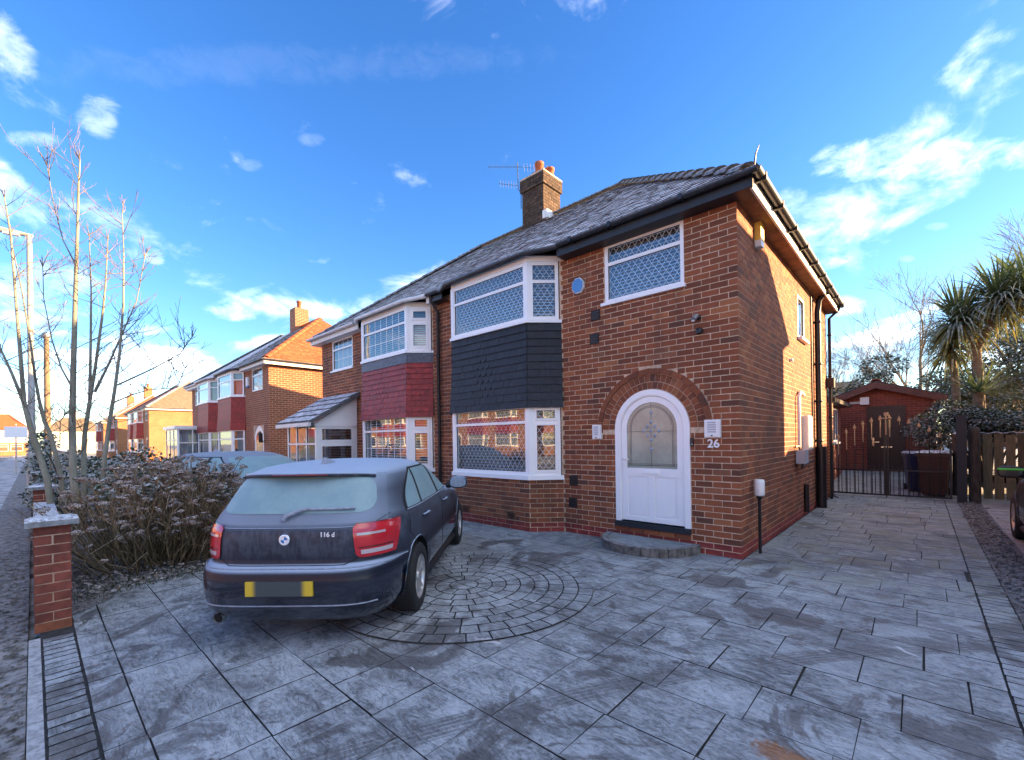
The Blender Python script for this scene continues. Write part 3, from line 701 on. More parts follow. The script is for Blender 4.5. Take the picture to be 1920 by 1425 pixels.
def ridge_run(parent, P0, P1, n, mat, rad=.10, name='ridge_tile', lift=.0, step=.0, up=V(0, 0, 1)):
    P0, P1 = Vector(P0), Vector(P1); d = (P1 - P0) / n; L = d.length; d = d.normalized(); sd = d.cross(up).normalized(); u2 = sd.cross(d)
    if u2.z < 0: u2 = -u2
    for i in range(n):
        a = P0 + d * L * i + u2 * (lift + step * .5); b = P0 + d * (L * (i + 1) + .015) + u2 * lift; mb = MB(); V_ = []
        for c, rad_ in ((a, rad * 1.08), (b, rad * .94)):
            for k in range(7):
                q = math.pi * (k / 6); V_.append(c + sd * math.cos(q) * rad_ * 1.25 + u2 * (math.sin(q) * rad_ * .85 - rad_ * .35))
        for c, rad_ in ((a, rad * 1.08), (b, rad * .94)):
            for k in range(7):
                q = math.pi * (k / 6); V_.append(c + sd * math.cos(q) * rad_ * 1.1 + u2 * (math.sin(q) * rad_ * .65 - rad_ * .4))
        fs = [(k, k + 1, 8 + k, 7 + k) for k in range(6)] + [(k, 14 + k, 15 + k, k + 1) for k in range(6)] + [(7 + k, 8 + k, 22 + k, 21 + k) for k in range(6)] + [(14 + k, 21 + k, 22 + k, 15 + k) for k in range(6)]
        mb.add(V_, fs).build(name, M[mat], parent)

EZ, OV, RZ, RY, DEP, WT = 4.72, .26, 7.62, 3.55, 7.1, 4.60       # eaves, overhang, ridge, ridge depth, house depth, wall top
DOOR = (.622, 1.768, .24, 2.271); UWIN = (.675, 1.915, 3.665, 4.572); BAY = (2.76, 3.18, 5.14, 5.56, .40)
Z_SILL1, Z_W1, Z_CL0, Z_CL1, Z_W2, Z_TOP = .93, .955, 2.13, 3.53, 3.585, 4.57
def semi_half(xc, m, width, label, name='semi_detached_house', lod=2, roof='roof', clad='slate_grey', wall='brick', group=None, yoff=0.0, porch=False, flip=1, hipside=True, ridgemat='ridge', roofside=None, gutter='gutter', fascia='fascia', door=True, seed=3):
    """one half of a pair. xc = x of the outer corner, m=+1: house runs towards -x, m=-1: towards +x; flip=-1: faces the other way"""
    H = thing(name, label, 'house', (xc - m * width / 2, yoff, 0), group)
    fy = lambda y: yoff + flip * y
    P3 = lambda u, y, z: V(xc - m * u, fy(y), z)
    Ff = Fr((xc, yoff, 0), (-m, 0, 0), (0, -flip, 0)); Fs = Fr((xc, yoff, 0), (0, flip, 0), (m, 0, 0))
    b0, b1, b2, b3, bd = BAY
    holes = [(UWIN[0], UWIN[1], UWIN[2], UWIN[3]), (b0 + .03, b3 - .03, .25, Z_TOP)]
    if door: holes.append((DOOR[0], DOOR[1], DOOR[2], DOOR[3]))
    ou = DOOR[0] + (DOOR[1] - DOOR[0]) / 2; rd = (DOOR[1] - DOOR[0]) / 2; zs = DOOR[3] - rd
    # backing wall (mortar face), party wall, back wall, floor
    bm_mat = M['mortar'] if lod else M[wall]
    mb = MB(); wall_cells(mb, Ff, 0, width, 0, WT + .1, holes, .10); front = mb.build('front_wall', bm_mat, H)
    if door:
        sp = MB()
        for sg in (-1, 1):
            arc = [(ou + sg * rd * math.sin(q * math.pi / 24), zs + rd * math.cos(q * math.pi / 24)) for q in range(13)]
            pts = arc + [(ou + sg * rd, DOOR[3])]
            sp.poly(Ff, pts if sg > 0 else pts[::-1], -.10, -.001)
        sp.build('arch_spandrel', bm_mat, front)
    sw = MB(); shol = [(3.72, 4.38, 3.42, 4.25)] if lod == 2 else []
    wall_cells(sw, Fs, .10, DEP, 0, WT + .1, shol, .10); side = sw.build('side_wall', bm_mat, H)
    bw = MB(); bw.box(Ff, 0, width, 0, WT + .1, -DEP, -DEP + .1); bw.box(Ff, width - .06, width, 0, WT + .1, -DEP + .1, -.1); bw.box(Ff, .1, width - .06, 2.45, 2.6, -DEP + .1, -.1); bw.box(Ff, .1, width - .06, WT, WT + .08, -DEP + .1, -.1); bw.box(Ff, .1, width - .06, .0, .02, -DEP + .1, -.1)
    bw.box(Ff, .1, width - .06, .02, WT, -2.2, -2.1)
    bw.build('rear_wall', M[wall] if not lod else M['brick_far'], H)
    # roof: hip at the outer side, ridge towards the party line
    k = (RZ - EZ) / (RY + OV); rx = RY - .02
    tilt = math.atan(k); S = V(0, flip * math.cos(tilt), math.sin(tilt)); N = V(0, -flip * math.sin(tilt), math.cos(tilt)); Ud = V(-m, 0, 0); SL = (RY + OV) / math.cos(tilt)
    Pn = lambda u, y, z: P3(u, y, z)
    rb = MB()
    A, B, Cc, D = Pn(-OV, -OV, EZ), Pn(width, -OV, EZ), Pn(width, RY, RZ), Pn(rx, RY, RZ); E2, G = Pn(-OV, DEP + OV, EZ), Pn(width, DEP + OV, EZ)
    rb.add([A, B, Cc, D, E2, G], [(0, 1, 2, 3), (0, 3, 4), (4, 3, 2, 5)], 0)
    rs = M[roofside or roof]
    if roofside: rb.m = [0, 1, 0]
    rof = rb.build('roof', [M[roof], rs], H)
    if lod:
        rh = .142; rows = int(SL / rh); tl = MB()
        tiled_plane(tl, A, Ud, S, N, lambda s: (s * (rx + OV) / SL, width + OV), rows, .22, rh, seed)
        stuff(tl.build('front_tiles', M[roof], rof))
        S2 = V(-m * (rx + OV), 0, RZ - EZ); sl2 = S2.length; S2 = S2.normalized(); U2 = V(0, flip, 0); N2 = V(m * (RZ - EZ), 0, rx + OV).normalized(); hl = DEP + 2 * OV
        tl = MB(); tiled_plane(tl, A, U2, S2, N2, lambda s: (s / sl2 * (RY + OV), hl - s / sl2 * (DEP + OV - RY)), int(sl2 / rh), .22, rh, seed + 1)
        stuff(tl.build('hip_tiles', rs, rof))
        if lod == 2: ridge_run(rof, Pn(-OV + .06, -OV + .06, EZ + .03), Pn(rx, RY, RZ + .03), 17, ridgemat, .10, 'hip_tile', .02, .075)
        else: ridge_run(rof, Pn(-OV + .1, -OV + .1, EZ + .05), Pn(rx, RY, RZ + .03), 14, ridgemat, .10, 'hip_tile', .02, .02)
        ridge_run(rof, Pn(rx - .05, RY, RZ + .03), Pn(width, RY, RZ + .03), int((width - rx) / .35) + 1, ridgemat, .10)
    else:
        ridge_run(rof, Pn(-OV, -OV, EZ + .04), Pn(rx, RY, RZ + .03), 4, ridgemat, .13, 'hip_tile')
    # eaves: fascia, soffit, gutter
    for e0, e1 in ((-OV + .01, b0 - .1), (b3 + .1, width)):
        MB().box(Ff, e0, e1, EZ - .17, EZ - .01, OV - .05, OV - .02).build('front_fascia', M[fascia], rof); MB().box(Ff, e0 + .02, e1, EZ - .17, EZ - .155, -.05, OV - .05).build('front_soffit', M[fascia], rof)
    sf = MB(); sf.box(Fs, -.02, DEP + OV - .03, EZ - .165, EZ - .15, -.02, OV - .05); sf.build('soffit', M['soffit'], rof)
    wf = MB(); wf.box(Fs, -OV + .06, DEP + OV - .02, EZ - .18, EZ - .03, OV - .05, OV - .022); wf.build('side_fascia', M['upvc_old'], rof)
    def half_gutter(pts, nm, mat):
        g = MB(); n = 7; V_ = []
        d = (pts[1] - pts[0]).normalized(); sd = d.cross(V(0, 0, 1)).normalized()
        for p in pts:
            for r_ in (.058, .050):
                for i in range(n): q = math.pi * i / (n - 1); V_.append(p + sd * math.cos(q) * r_ - V(0, 0, 1) * math.sin(q) * r_)
        K = 2 * n; fs = []
        for i in range(n - 1): fs += [(i, i + 1, K + i + 1, K + i), (n + i, K + n + i, K + n + i + 1, n + i + 1)]
        fs += [(0, K, K + n, n), (n - 1, 2 * n - 1, K + 2 * n - 1, K + n - 1)]
        g.add(V_, fs, 0, True); g.build(nm, M[mat], rof)
    gy = OV + .045
    half_gutter([Ff.p(-OV - .06, EZ + .0, gy), Ff.p(b0 - .16, EZ + .0, gy)], 'gutter', gutter); half_gutter([Ff.p(b3 + .14, EZ, gy), Ff.p(width, EZ, gy)], 'gutter', gutter)
    half_gutter([Fs.p(-OV - .06, EZ, OV + .04), Fs.p(DEP + OV, EZ, OV + .04)], 'gutter', 'black' if lod == 2 else gutter)
    if lod == 2:
        for i in range(9): MB().box(Fs, i * .9 - .1, i * .9 - .06, EZ - .075, EZ + .02, OV - .03, OV + .105).build('gutter_bracket', M['black'], rof)
        for u in (.55, 1.6, 2.3): MB().box(Ff, u, u + .05, EZ - .065, EZ + .012, gy - .065, gy + .065).build('gutter_joint', M['black'], rof)
    # ---- bay
    bay = MB(); Fb = Fr(Ff.p(b1, 0, bd), (-m, 0, 0), (0, -flip, 0)); wf_ = b2 - b1; ca = bd / (b1 - b0)
    cw = math.hypot(b1 - b0, bd)
    dirR = (Ff.p(b1, 0, bd) - Ff.p(b0, 0, 0)).normalized(); nR = (Ff.n * (b1 - b0) - Ff.u * bd).normalized()
    FcR = Fr(Ff.p(b0, 0, 0), dirR, nR)                                  # near the door: from wall out to the bay front
    dirL = (Ff.p(b3, 0, 0) - Ff.p(b2, 0, bd)).normalized(); nL = (Ff.n * (b3 - b2) + Ff.u * bd).normalized()
    FcL = Fr(Ff.p(b2, 0, bd), dirL, nL)
    out = [(b0, 0), (b1, bd), (b2, bd), (b3, 0)]
    def bay_slab(mb_, z0, z1, grow=0.0, back=0.0):
        g = grow; o = [(b0 - g * .4, -back), (b0 - g * .4, 0.0 + g * .0), (b1 - g * .41, bd + g), (b2 + g * .41, bd + g), (b3 + g * .4, 0.0), (b3 + g * .4, -back)]
        P = [Ff.p(a, z0, c) for a, c in o] + [Ff.p(a, z1, c) for a, c in o]; n = len(o)
        mb_.add(P, [tuple(range(n))[::-1], tuple(range(n, 2 * n))] + [(i, (i + 1) % n, n + (i + 1) % n, n + i) for i in range(n)])
    bb = MB(); bay_slab(bb, 0, Z_SILL1 - .05, -.002, .05)
    bayb = bb.build('bay_base', bm_mat, H, fix=True)
    bs = MB(); bay_slab(bs, Z_CL0 + .02, Z_CL1, -.02, .05); bay_slab(bs, Z_TOP, Z_TOP + .13, -.01, .05)
    bsk = bs.build('bay_core', M['fascia'], H, fix=True)
    s1 = MB(); bay_slab(s1, Z_SILL1 - .048, Z_W1, .05, .0); s1.build('lower_sill', M['upvc'], H, fix=True)
    s2 = MB(); bay_slab(s2, Z_CL1 + .004, Z_W2, .05, .0); s2.build('upper_sill', M['upvc'], H, fix=True)
    # bay roof: skirt running out from the main slope
    br = MB(); g = .13; yv = bd + g
    top = [Ff.p(b0 - .25, EZ + .10, OV - .12), Ff.p(b3 + .25, EZ + .10, OV - .12)]; low = [Ff.p(b0 - .12, EZ + .015, OV + .0), Ff.p(b1 - .06, EZ - .03, yv), Ff.p(b2 + .06, EZ - .03, yv), Ff.p(b3 + .12, EZ + .015, OV + .0)]
    br.add(top + low, [(0, 1, 4, 3), (0, 3, 2), (1, 5, 4)])
    lw = [p - V(0, 0, .035) for p in low]; k_ = len(br.v); br.add(low + lw, [(0, 1, 5, 4), (1, 2, 6, 5), (2, 3, 7, 6), (4, 5, 6, 7)]); br.build('bay_roof', M[roof], rof)
    tr = MB(); bay_slab(tr, Z_TOP + .002, EZ - .055, .012, .0); tr.build('bay_fascia', M['upvc'] if clad == 'slate_grey' else M[fascia], rof, fix=True)
    tb = MB(); tb.tube([low[0] + V(0, 0, -.03), low[1] + V(0, 0, -.03), low[2] + V(0, 0, -.03), low[3] + V(0, 0, -.03)], .045, 8); tb.build('bay_gutter', M[gutter], rof)
    # corner posts
    for z0, z1 in ((Z_W1, Z_CL0 + .03), (Z_W2, Z_TOP)):
        for a in (b1, b2): 
            sgn = -1 if a == b1 else 1
            MB().poly(Fr(Ff.p(0, 0, 0), Ff.u, Ff.z, Ff.n), [(a + sgn * .075, bd - .075), (a + sgn * .02, bd + .012), (a - sgn * .05, bd + .012), (a - sgn * .05, bd - .05)], z0, z1).build('corner_post', M['upvc'], H, fix=True)
    return dict(H=H, front=front, side=side, roof=rof, Ff=Ff, Fs=Fs, FcR=FcR, FcL=FcL, Fb=Fb, wf=wf_, cw=cw, bayb=bayb, ou=ou, rd=rd, zs=zs, P3=P3, width=width)

def simple_fill(h, clad, georgian=0, curtains=True, doormat='upvc'):
    "windows, cladding and door for the houses further away"
    H, Ff = h['H'], h['Ff']
    window(H, 'upper_window', Fr(Ff.p(UWIN[0], UWIN[2], -.04), Ff.u, Ff.n), UWIN[1] - UWIN[0], UWIN[3] - UWIN[2], transom=.62, blind=('curtain', 0), georgian=georgian)
    for F, w_, nm in ((h['FcR'], h['cw'], 'bay_side_window'), (h['Fb'], h['wf'], 'bay_front_window'), (h['FcL'], h['cw'], 'bay_side_window')):
        for z0, z1 in ((Z_W1, Z_CL0 + .02), (Z_W2, Z_TOP)):
            window(H, nm, Fr(F.p(.05, z0, -.03), F.u, F.n), w_ - .1, z1 - z0, transom=(z1 - z0) * .68, blind=('curtain', 0), georgian=georgian)
    for F, w_ in ((h['FcR'], h['cw']), (h['Fb'], h['wf']), (h['FcL'], h['cw'])):
        mb = MB(); n = 9; hh = (Z_CL1 - Z_CL0) / n
        for r in range(n):
            t = (1 - r / n) ** 2.2 * .06; mb.box(F, -.01 - t * .3, w_ + .01 + t * .3, Z_CL0 + r * hh, Z_CL0 + (r + 1) * hh, -.02, .008 + t)
        mb.build('bay_cladding', M[clad], H)
    r, ou, zs = h['rd'], h['ou'], h['zs']
    arc = [(ou - r, DOOR[2])] + [(ou - r * math.cos(q * math.pi / 16), zs + r * math.sin(q * math.pi / 16)) for q in range(17)] + [(ou + r, DOOR[2])]
    d = MB().poly(Ff, arc, -.09, -.03).build('door', M[doormat], H, fix=True)
    r2 = r - .2; arc = [(ou - r2, 1.05)] + [(ou - r2 * math.cos(q * math.pi / 12), zs + r2 * math.sin(q * math.pi / 12)) for q in range(13)] + [(ou + r2, 1.05)]
    MB().poly(Ff, arc, -.03, -.022).build('door_glass', M['car_glass_clear'], d, fix=True)
# ------------------------------------------------------------------ the house in front
h26 = semi_half(0, 1, 6.1, 'brick semi-detached house with white arched door and charcoal clad bay', lod=2, seed=5)
H, Ff, Fs, ou, rd, zs = h26['H'], h26['Ff'], h26['Fs'], h26['ou'], h26['rd'], h26['zs']
cand = []
def collect(F, rects, wallobj, rot, corner=None):
    for r in rects:
        p = F.p((r[0] + r[1]) / 2, (r[2] + r[3]) / 2); d = p - CAM
        face = -d.normalized().dot(F.n)
        dep = .105 if corner is not None and r[0] < .03 and r[4] % 2 == corner else .03
        cand.append(((r[1] - r[0]) * max(face, 0) / d.length_squared, F, r, wallobj, rot, dep))
fh = [rect_hole(ou - rd, ou + rd, .16, zs), arch_hole(ou, .885, zs, zs), rect_hole(*UWIN), rect_hole(BAY[0], BAY[3], 0, Z_TOP + .06)]
collect(Ff, brick_rects(-.003, 6.09, 0, WT, fh, lambda k: -.003 if k % 2 == 0 else .114, seed=11), h26['front'], 0, 0)
collect(Fs, brick_rects(-.003, DEP, 0, WT, [rect_hole(3.72, 4.38, 3.42, 4.25)], lambda k: .114 if k % 2 == 0 else -.003, seed=12), h26['side'], math.pi / 2, 1)
for F, wd, sd in ((h26['FcR'], h26['cw'], 13), (h26['Fb'], h26['wf'], 14), (h26['FcL'], h26['cw'], 15)):
    collect(F, brick_rects(.003, wd - .003, 0, Z_SILL1 - .05, [], lambda k: .003 if k % 2 == 0 else -.11, seed=sd), h26['bayb'], math.atan2(F.u.y, F.u.x) + (math.pi if F.u.x < 0 else 0), None)
cand.sort(key=lambda c: -c[0])
merged = {}
def brick_mat(c): return 'brick_red' if c[2][4] < 2 else 'brick'
random.seed(3)
for i, c in enumerate(cand):
    sc, F, r, wo_, rot, dep = c
    if i < 300:
        mt = brick_mat(c)
        if mt == 'brick' and random.random() < .012: mt = 'brick_bright'
        brick_obj(wo_, F, r, .003 + random.uniform(-.001, .0015), dep, mt, rot)
    else:
        mb = merged.setdefault((wo_.name, brick_mat(c)), (MB(), wo_))[0]
        mb.box(F, r[0], r[1], r[2], r[3], .003 - dep, .003 + random.uniform(-.001, .0015), back=False)
for (nm, mt), (mb, wo_) in merged.items(): stuff(mb.build('brickwork', M[mt], wo_))
# arch rings and hood mould
def vouss(parent, r0, r1, n, mat, c0, c1, name, a0=0.0, a1=math.pi, gap=.008):
    for i in range(n):
        q0, q1 = a0 + (a1 - a0) * i / n, a0 + (a1 - a0) * (i + 1) / n; g0, g1 = gap / 2 / r0, gap / 2 / r1
        pts = [(ou + r0 * math.cos(q0 + g0), zs + r0 * math.sin(q0 + g0)), (ou + r1 * math.cos(q0 + g1), zs + r1 * math.sin(q0 + g1)), (ou + r1 * math.cos(q1 - g1), zs + r1 * math.sin(q1 - g1)), (ou + r0 * math.cos(q1 - g0), zs + r0 * math.sin(q1 - g0))]
        MB().poly(Ff, pts, c0, c1 + random.uniform(-.001, .002)).build(name, M[mat], parent, fix=True)
vouss(h26['front'], rd + .008, .675, 25, 'brick', -.03, .004, 'arch_brick'); vouss(h26['front'], .684, .785, 28, 'brick', -.03, .004, 'arch_brick'); vouss(h26['front'], .795, .872, 16, 'brick', -.03, .030, 'hood_tile', -.06, math.pi + .06, .006)
# ---- front door
Fd = Fr(Ff.p(0, 0, -.02), Ff.u, Ff.n)
def arch_pts(r, z0, n=20): return [(ou - r, z0)] + [(ou - r * math.cos(q * math.pi / n), zs + r * math.sin(q * math.pi / n)) for q in range(n + 1)] + [(ou + r, z0)]
def arch_ring(mb, F, ro, ri, z0, c0, c1, n=24):
    A = [(ou - ro * math.cos(q * math.pi / n), zs + ro * math.sin(q * math.pi / n)) for q in range(n + 1)]; B = [(ou - ri * math.cos(q * math.pi / n), zs + ri * math.sin(q * math.pi / n)) for q in range(n + 1)]
    A = [(ou - ro, z0)] + A + [(ou + ro, z0)]; B = [(ou - ri, z0)] + B + [(ou + ri, z0)]; k = len(A)
    P = [F.p(a, b, c) for c in (c0, c1) for L in (A, B) for a, b in L]
    fs = []
    for i in range(k - 1): fs += [(2 * k + i, 2 * k + i + 1, 3 * k + i + 1, 3 * k + i), (i, i + 1, 2 * k + i + 1, 2 * k + i), (k + i, 3 * k + i, 3 * k + i + 1, k + i + 1)]
    mb.add(P, fs)
ZB = .315
df = MB(); arch_ring(df, Fd, rd - .003, rd - .085, ZB, -.05, .035); door_frame = df.build('door_frame', M['upvc'], H, fix=True)
dl = MB(); arch_ring(dl, Fd, rd - .085, rd - .10, ZB + .02, -.05, .020); arch_ring(dl, Fd, rd - .104, rd - .188, 1.12, -.05, .012)
rl = rd - .104
for a0, a1, b0, b1 in ((ou - rl, ou + rl, .335, .40), (ou - rl, ou + rl, 1.0, 1.12), (ou - rl, ou - rl + .09, .40, 1.0), (ou + rl - .09, ou + rl, .40, 1.0), (ou - .045, ou + .045, .40, 1.0)): dl.box(Fd, a0, a1, b0, b1, -.05, .012)
for s in (-1, 1):
    a0, a1 = (ou - rl + .09, ou - .045) if s < 0 else (ou + .045, ou + rl - .09)
    dl.box(Fd, a0, a1, .40, 1.0, -.05, -.002); dl.box(Fd, a0 + .035, a1 - .035, .435, .965, -.002, .006)
leaf = dl.build('door', M['upvc'], H, fix=True)
rg = rd - .188
MB().poly(Fd, arch_pts(rg, 1.12), -.012, -.002).build('door_glass', M['glass_door'], leaf, fix=True)
lc = MB()
for rr_ in (rg - .05, rg - .07):
    tmp = arch_pts(rr_, 1.16, 20); lc.tube([Fd.p(a, b, 0) for a, b in tmp] + [Fd.p(*tmp[0], 0)], .0028, 4)
lc.tube([Fd.p(ou, 1.13, 0), Fd.p(ou, zs + rg - .01, 0)], .0028, 4); lc.tube([Fd.p(ou - rg, 1.66, 0), Fd.p(ou + rg, 1.66, 0)], .0028, 4)
for zz in (1.165, 1.185): lc.tube([Fd.p(ou - rg, zz, 0), Fd.p(ou + rg, zz, 0)], .0025, 4)
lc.build('lead_lines', M['lead_line'], leaf)
mo = MB()
def gem(a, b, ra, rb):
    P = [Fd.p(a - ra, b, 0), Fd.p(a, b - rb, 0), Fd.p(a + ra, b, 0), Fd.p(a, b + rb, 0), Fd.p(a, b, .016)]; mo.add(P, [(0, 1, 4), (1, 2, 4), (2, 3, 4), (3, 0, 4)])
for i, j in [(i, j) for i in range(-3, 4) for j in range(-4, 5) if abs(i) / 3 + abs(j) / 4.2 <= 1.02 and (i + j) % 2 == 0]: gem(ou + i * .058, 1.665 + j * .066, .030, .040)
mo.build('bevelled_motif', M['bevel'], leaf)
MB().box(Fd, ou - .14, ou + .14, 1.035, 1.085, .012, .022).box(Fd, ou - .13, ou + .13, 1.042, 1.078, .022, .026).build('letterbox', M['upvc'], leaf)
hd = MB(); ha = ou + rl - .035; hd.box(Fd, ha - .016, ha + .016, 1.10, 1.36, .012, .024); hd.tube([Fd.p(ha, 1.25, .02), Fd.p(ha, 1.25, .055), Fd.p(ha - .10, 1.25, .058)], .010, 6); hd.build('handle', M['upvc'], leaf)
MB().box(Ff, ou - rd + .0, ou + rd, .235, .312, -.06, .05).build('door_sill', M['slate_grey'], H)
for i in range(5): MB().box(Ff, ou - rd + i * .229 + .004, ou - rd + (i + 1) * .229 - .004, .163, .232, -.05, .02).build('sill_brick', M['brick'], H)
# ---- step
stp = thing('door_step', 'half-round grey paved step below the white front door', 'step', (-ou, -.02, 0)); RS = .70; SH = .125
pts = [(-ou + (RS - .09) * math.cos(q * math.pi / 20), -.022 - (RS - .09) * math.sin(q * math.pi / 20)) for q in range(21)]
MB().add([V(x, y, .02) for x, y in pts] + [V(x, y, SH - .006) for x, y in pts], [tuple(range(21, 42))[::-1]] + [(i, i + 1, 22 + i, 21 + i) for i in range(20)]).build('step_top', M['drive'], stp, fix=True)
for i in range(19):
    q0, q1 = math.pi * i / 19 + .006, math.pi * (i + 1) / 19 - .006
    q = [(-ou + r * math.cos(t), -.022 - r * math.sin(t)) for r, t in ((RS - .085, q0), (RS, q0), (RS, q1), (RS - .085, q1))]
    MB().add([V(x, y, .01) for x, y in q] + [V(x + random.uniform(-.004, .004), y, SH + random.uniform(-.004, .004)) for x, y in q], [(4, 5, 6, 7), (0, 1, 5, 4), (1, 2, 6, 5), (2, 3, 7, 6), (3, 0, 4, 7)]).build('edge_block', M['step'], stp, fix=True)
# ---- windows
up = Fr(Ff.p(UWIN[0], UWIN[2] + .0, -.045), Ff.u, Ff.n)
window(H, 'upper_window', up, UWIN[1] - UWIN[0], UWIN[3] - UWIN[2], transom=.60, lat=(.105, .150, .0052), blind=('white', .05), depth=.035)
sb = MB(); sill(sb, Ff, UWIN[0] - .03, UWIN[1] + .05, UWIN[2] + .005, .05); sb.build('window_sill', M['upvc'], H)
hB = Z_TOP - Z_W2; hA = Z_CL0 + .02 - Z_W1
for F, w_, ins, nm in ((h26['FcR'], h26['cw'], (.04, .045), 'bay_side_window'), (h26['Fb'], h26['wf'], (.02, .02), 'bay_front_window'), (h26['FcL'], h26['cw'], (.045, .04), 'bay_side_window')):
    fr_ = nm == 'bay_front_window'
    window(H, nm, Fr(F.p(ins[0], Z_W2, -.03), F.u, F.n), w_ - sum(ins), hB, transom=hB * .66, lat=(.105, .150, .0052), blind=('white', .05), fw=.06)
    window(H, nm, Fr(F.p(ins[0], Z_W1, -.03), F.u, F.n), w_ - sum(ins), hA, transom=hA * .76, lat=(.105, .150, .0052), blind=('grey', .055), fw=.06, sash=0 if fr_ else .035)
sk = H
cladding(sk, h26['Fb'], h26['wf'], Z_CL0 - .03, Z_CL1, 11, 'slate_grey', .055, (h26['wf'] * .52, 4.6, 5.2), .155, (.42, .42), 1)
cladding(sk, h26['FcR'], h26['cw'], Z_CL0 - .03, Z_CL1, 11, 'slate_grey', .055, None, .19, (0, .42), 2); cladding(sk, h26['FcL'], h26['cw'], Z_CL0 - .03, Z_CL1, 11, 'slate_grey', .055, None, .19, (.42, 0), 3)
# ---- chimney
ch = MB().xbox(-6.37, -5.65, 3.23, 3.95, 6.9, 8.72).build('chimney', M['mortar'], h26['roof'])
for F, wd, rot in ((Fr((-6.38, 3.22, 0)), .74, 0), (Fr((-5.64, 3.22, 0), (0, 1, 0), (1, 0, 0)), .74, 1), (Fr((-6.38, 3.96, 0), (0, -1, 0), (-1, 0, 0)), .74, 1)):
    mb = MB()
    for r in brick_rects(.0, wd, 7.0, 8.72, [], lambda k: -.006 if k % 2 == 0 else -.12, seed=31 + rot):
        ex = .05 if r[3] > 8.42 else .004
        mb.box(F, r[0] - (ex if r[0] < .01 else 0), r[1] + (ex if r[1] > wd - .01 else 0), r[2], r[3], -.05, ex, back=False)
    stuff(mb.build('chimney_brickwork', M['brick_dark'], ch))
MB().xbox(-6.43, -5.59, 3.17, 4.01, 8.72, 8.76).build('chimney_cap', M['mortar'], ch)
for px_c, yy, rr_, hh, mt in ((-6.20, 3.6, .10, .30, 'silver'), (-5.95, 3.45, .12, .42, 'pot'), (-5.78, 3.7, .12, .30, 'pot')):
    MB().lathe(Matrix.Translation((px_c, yy, 8.74)), [(rr_, 0), (rr_ * .9, hh * .8), (rr_ * 1.08, hh * .82), (rr_ * 1.08, hh), (rr_ * .7, hh), (rr_ * .68, hh * .5), (0, hh * .5)], 14).build('chimney_pot', M[mt], ch)
MB().xbox(-5.66, -5.50, 3.19, 3.99, 7.45, 7.66).build('chimney_flashing', M['upvc_old'], ch)
M['aerial'] = mk('dull_aerial_metal', (.10, .11, .12), .5, .1, metal=.5)
# ---- aerials on the chimney
def aerial(loc, hgt, label):
    t = thing('tv_aerial', label, 'aerial', loc); x, y, z = loc; mb = MB()
    mb.tube([V(x + .14, y, z), V(x, y, z + .12), V(x, y, z + .55), V(x - .10, y, z + .68), V(x - .12, y, z + hgt)], .012, 5); mb.build('mast', M['aerial'], t)
    a = MB(); top = V(x - .12, y, z + hgt - .12); dr = V(-.8, -.55, .1).normalized()
    a.tube([top - dr * .15, top + dr * .85], .008, 4)
    for i in range(9): c = top + dr * (i * .1); a.tube([c + V(.30, -.45, 0).normalized() * .13, c - V(.30, -.45, 0).normalized() * .13], .003, 3)
    low = V(x - .12, y, z + hgt * .55)
    a.tube([low, low + V(-.55, -.2, .2)], .007, 4)
    for i in range(7): c = low + V(-.55, -.2, .2) * (i / 7 + .05); a.tube([c + V(0, 0, .11), c - V(0, 0, .11)], .003, 3)
    a.build('antenna', M['aerial'], t)
aerial((-6.50, 3.3, 7.95), 1.45, 'tall tv aerial mast strapped to the left of the brick chimney')
t = thing('tv_aerial', 'small tv aerial on top of the chimney behind the pots', 'aerial', (-6.02, 3.75, 8.76)); a = MB()
a.tube([V(-6.02, 3.75, 8.76), V(-6.02, 3.75, 9.22)], .011, 5); a.build('mast', M['aerial'], t); a = MB()
a.tube([V(-6.5, 3.45, 9.28), V(-5.95, 3.80, 9.16)], .007, 4)
for i in range(8): c = V(-6.5, 3.45, 9.28).lerp(V(-5.95, 3.80, 9.16), i / 7); a.tube([c + V(.03, -.05, .08), c - V(.03, -.05, .08)], .003, 3)
a.build('antenna', M['aerial'], t)
# ---- things fixed to the walls
def bulkhead(u, z, w_, hgt, label):
    t = thing('wall_light', label, 'wall light', Ff.p(u, z - hgt / 2, .01), 'box lights beside the front door')
    b = MB(); b.box(Ff, u - w_ / 2, u + w_ / 2, z - hgt / 2, z + hgt / 2, .007, .055); b.box(Ff, u - w_ / 2 + .012, u + w_ / 2 - .012, z - hgt / 2 + .012, z + hgt / 2 - .012, .055, .075); b.build('housing', M['lamp_white'], t)
    for i in range(5): q = MB(); zz = z - hgt * .22 + i * hgt * .13; q.box(Ff, u - w_ * .26, u + w_ * .26, zz, zz + hgt * .085, .075, .080); q.build('louvre', M['lamp_louvre'], t)
    MB().box(Ff, u - .012, u + .012, z - hgt * .42, z - hgt * .36, .075, .079).build('badge', M['trim'], t)
bulkhead(2.067, 1.67, .155, .225, 'smaller white louvred box light left of the front door')
bulkhead(.317, 1.675, .20, .235, 'larger white louvred box light above the number 26')
n26 = link('house_number', text_mesh('26', .155, .006, M['number'], Fr(Ff.p(.317, 1.475, .014), (1, 0, 0), Ff.n), 0, 0, 0, True)); tag(n26, 'white house number 26 on the brick right of the door', 'house number')
pl = thing('alarm_box', 'light blue octagonal alarm box on the front wall beside the upper bay', 'alarm box', Ff.p(2.388, 3.93, .01))
oc = lambda r: [(2.388 + r * math.cos(math.pi / 8 + q * math.pi / 4), 4.056 + r * 1.12 * math.sin(math.pi / 8 + q * math.pi / 4)) for q in range(8)]
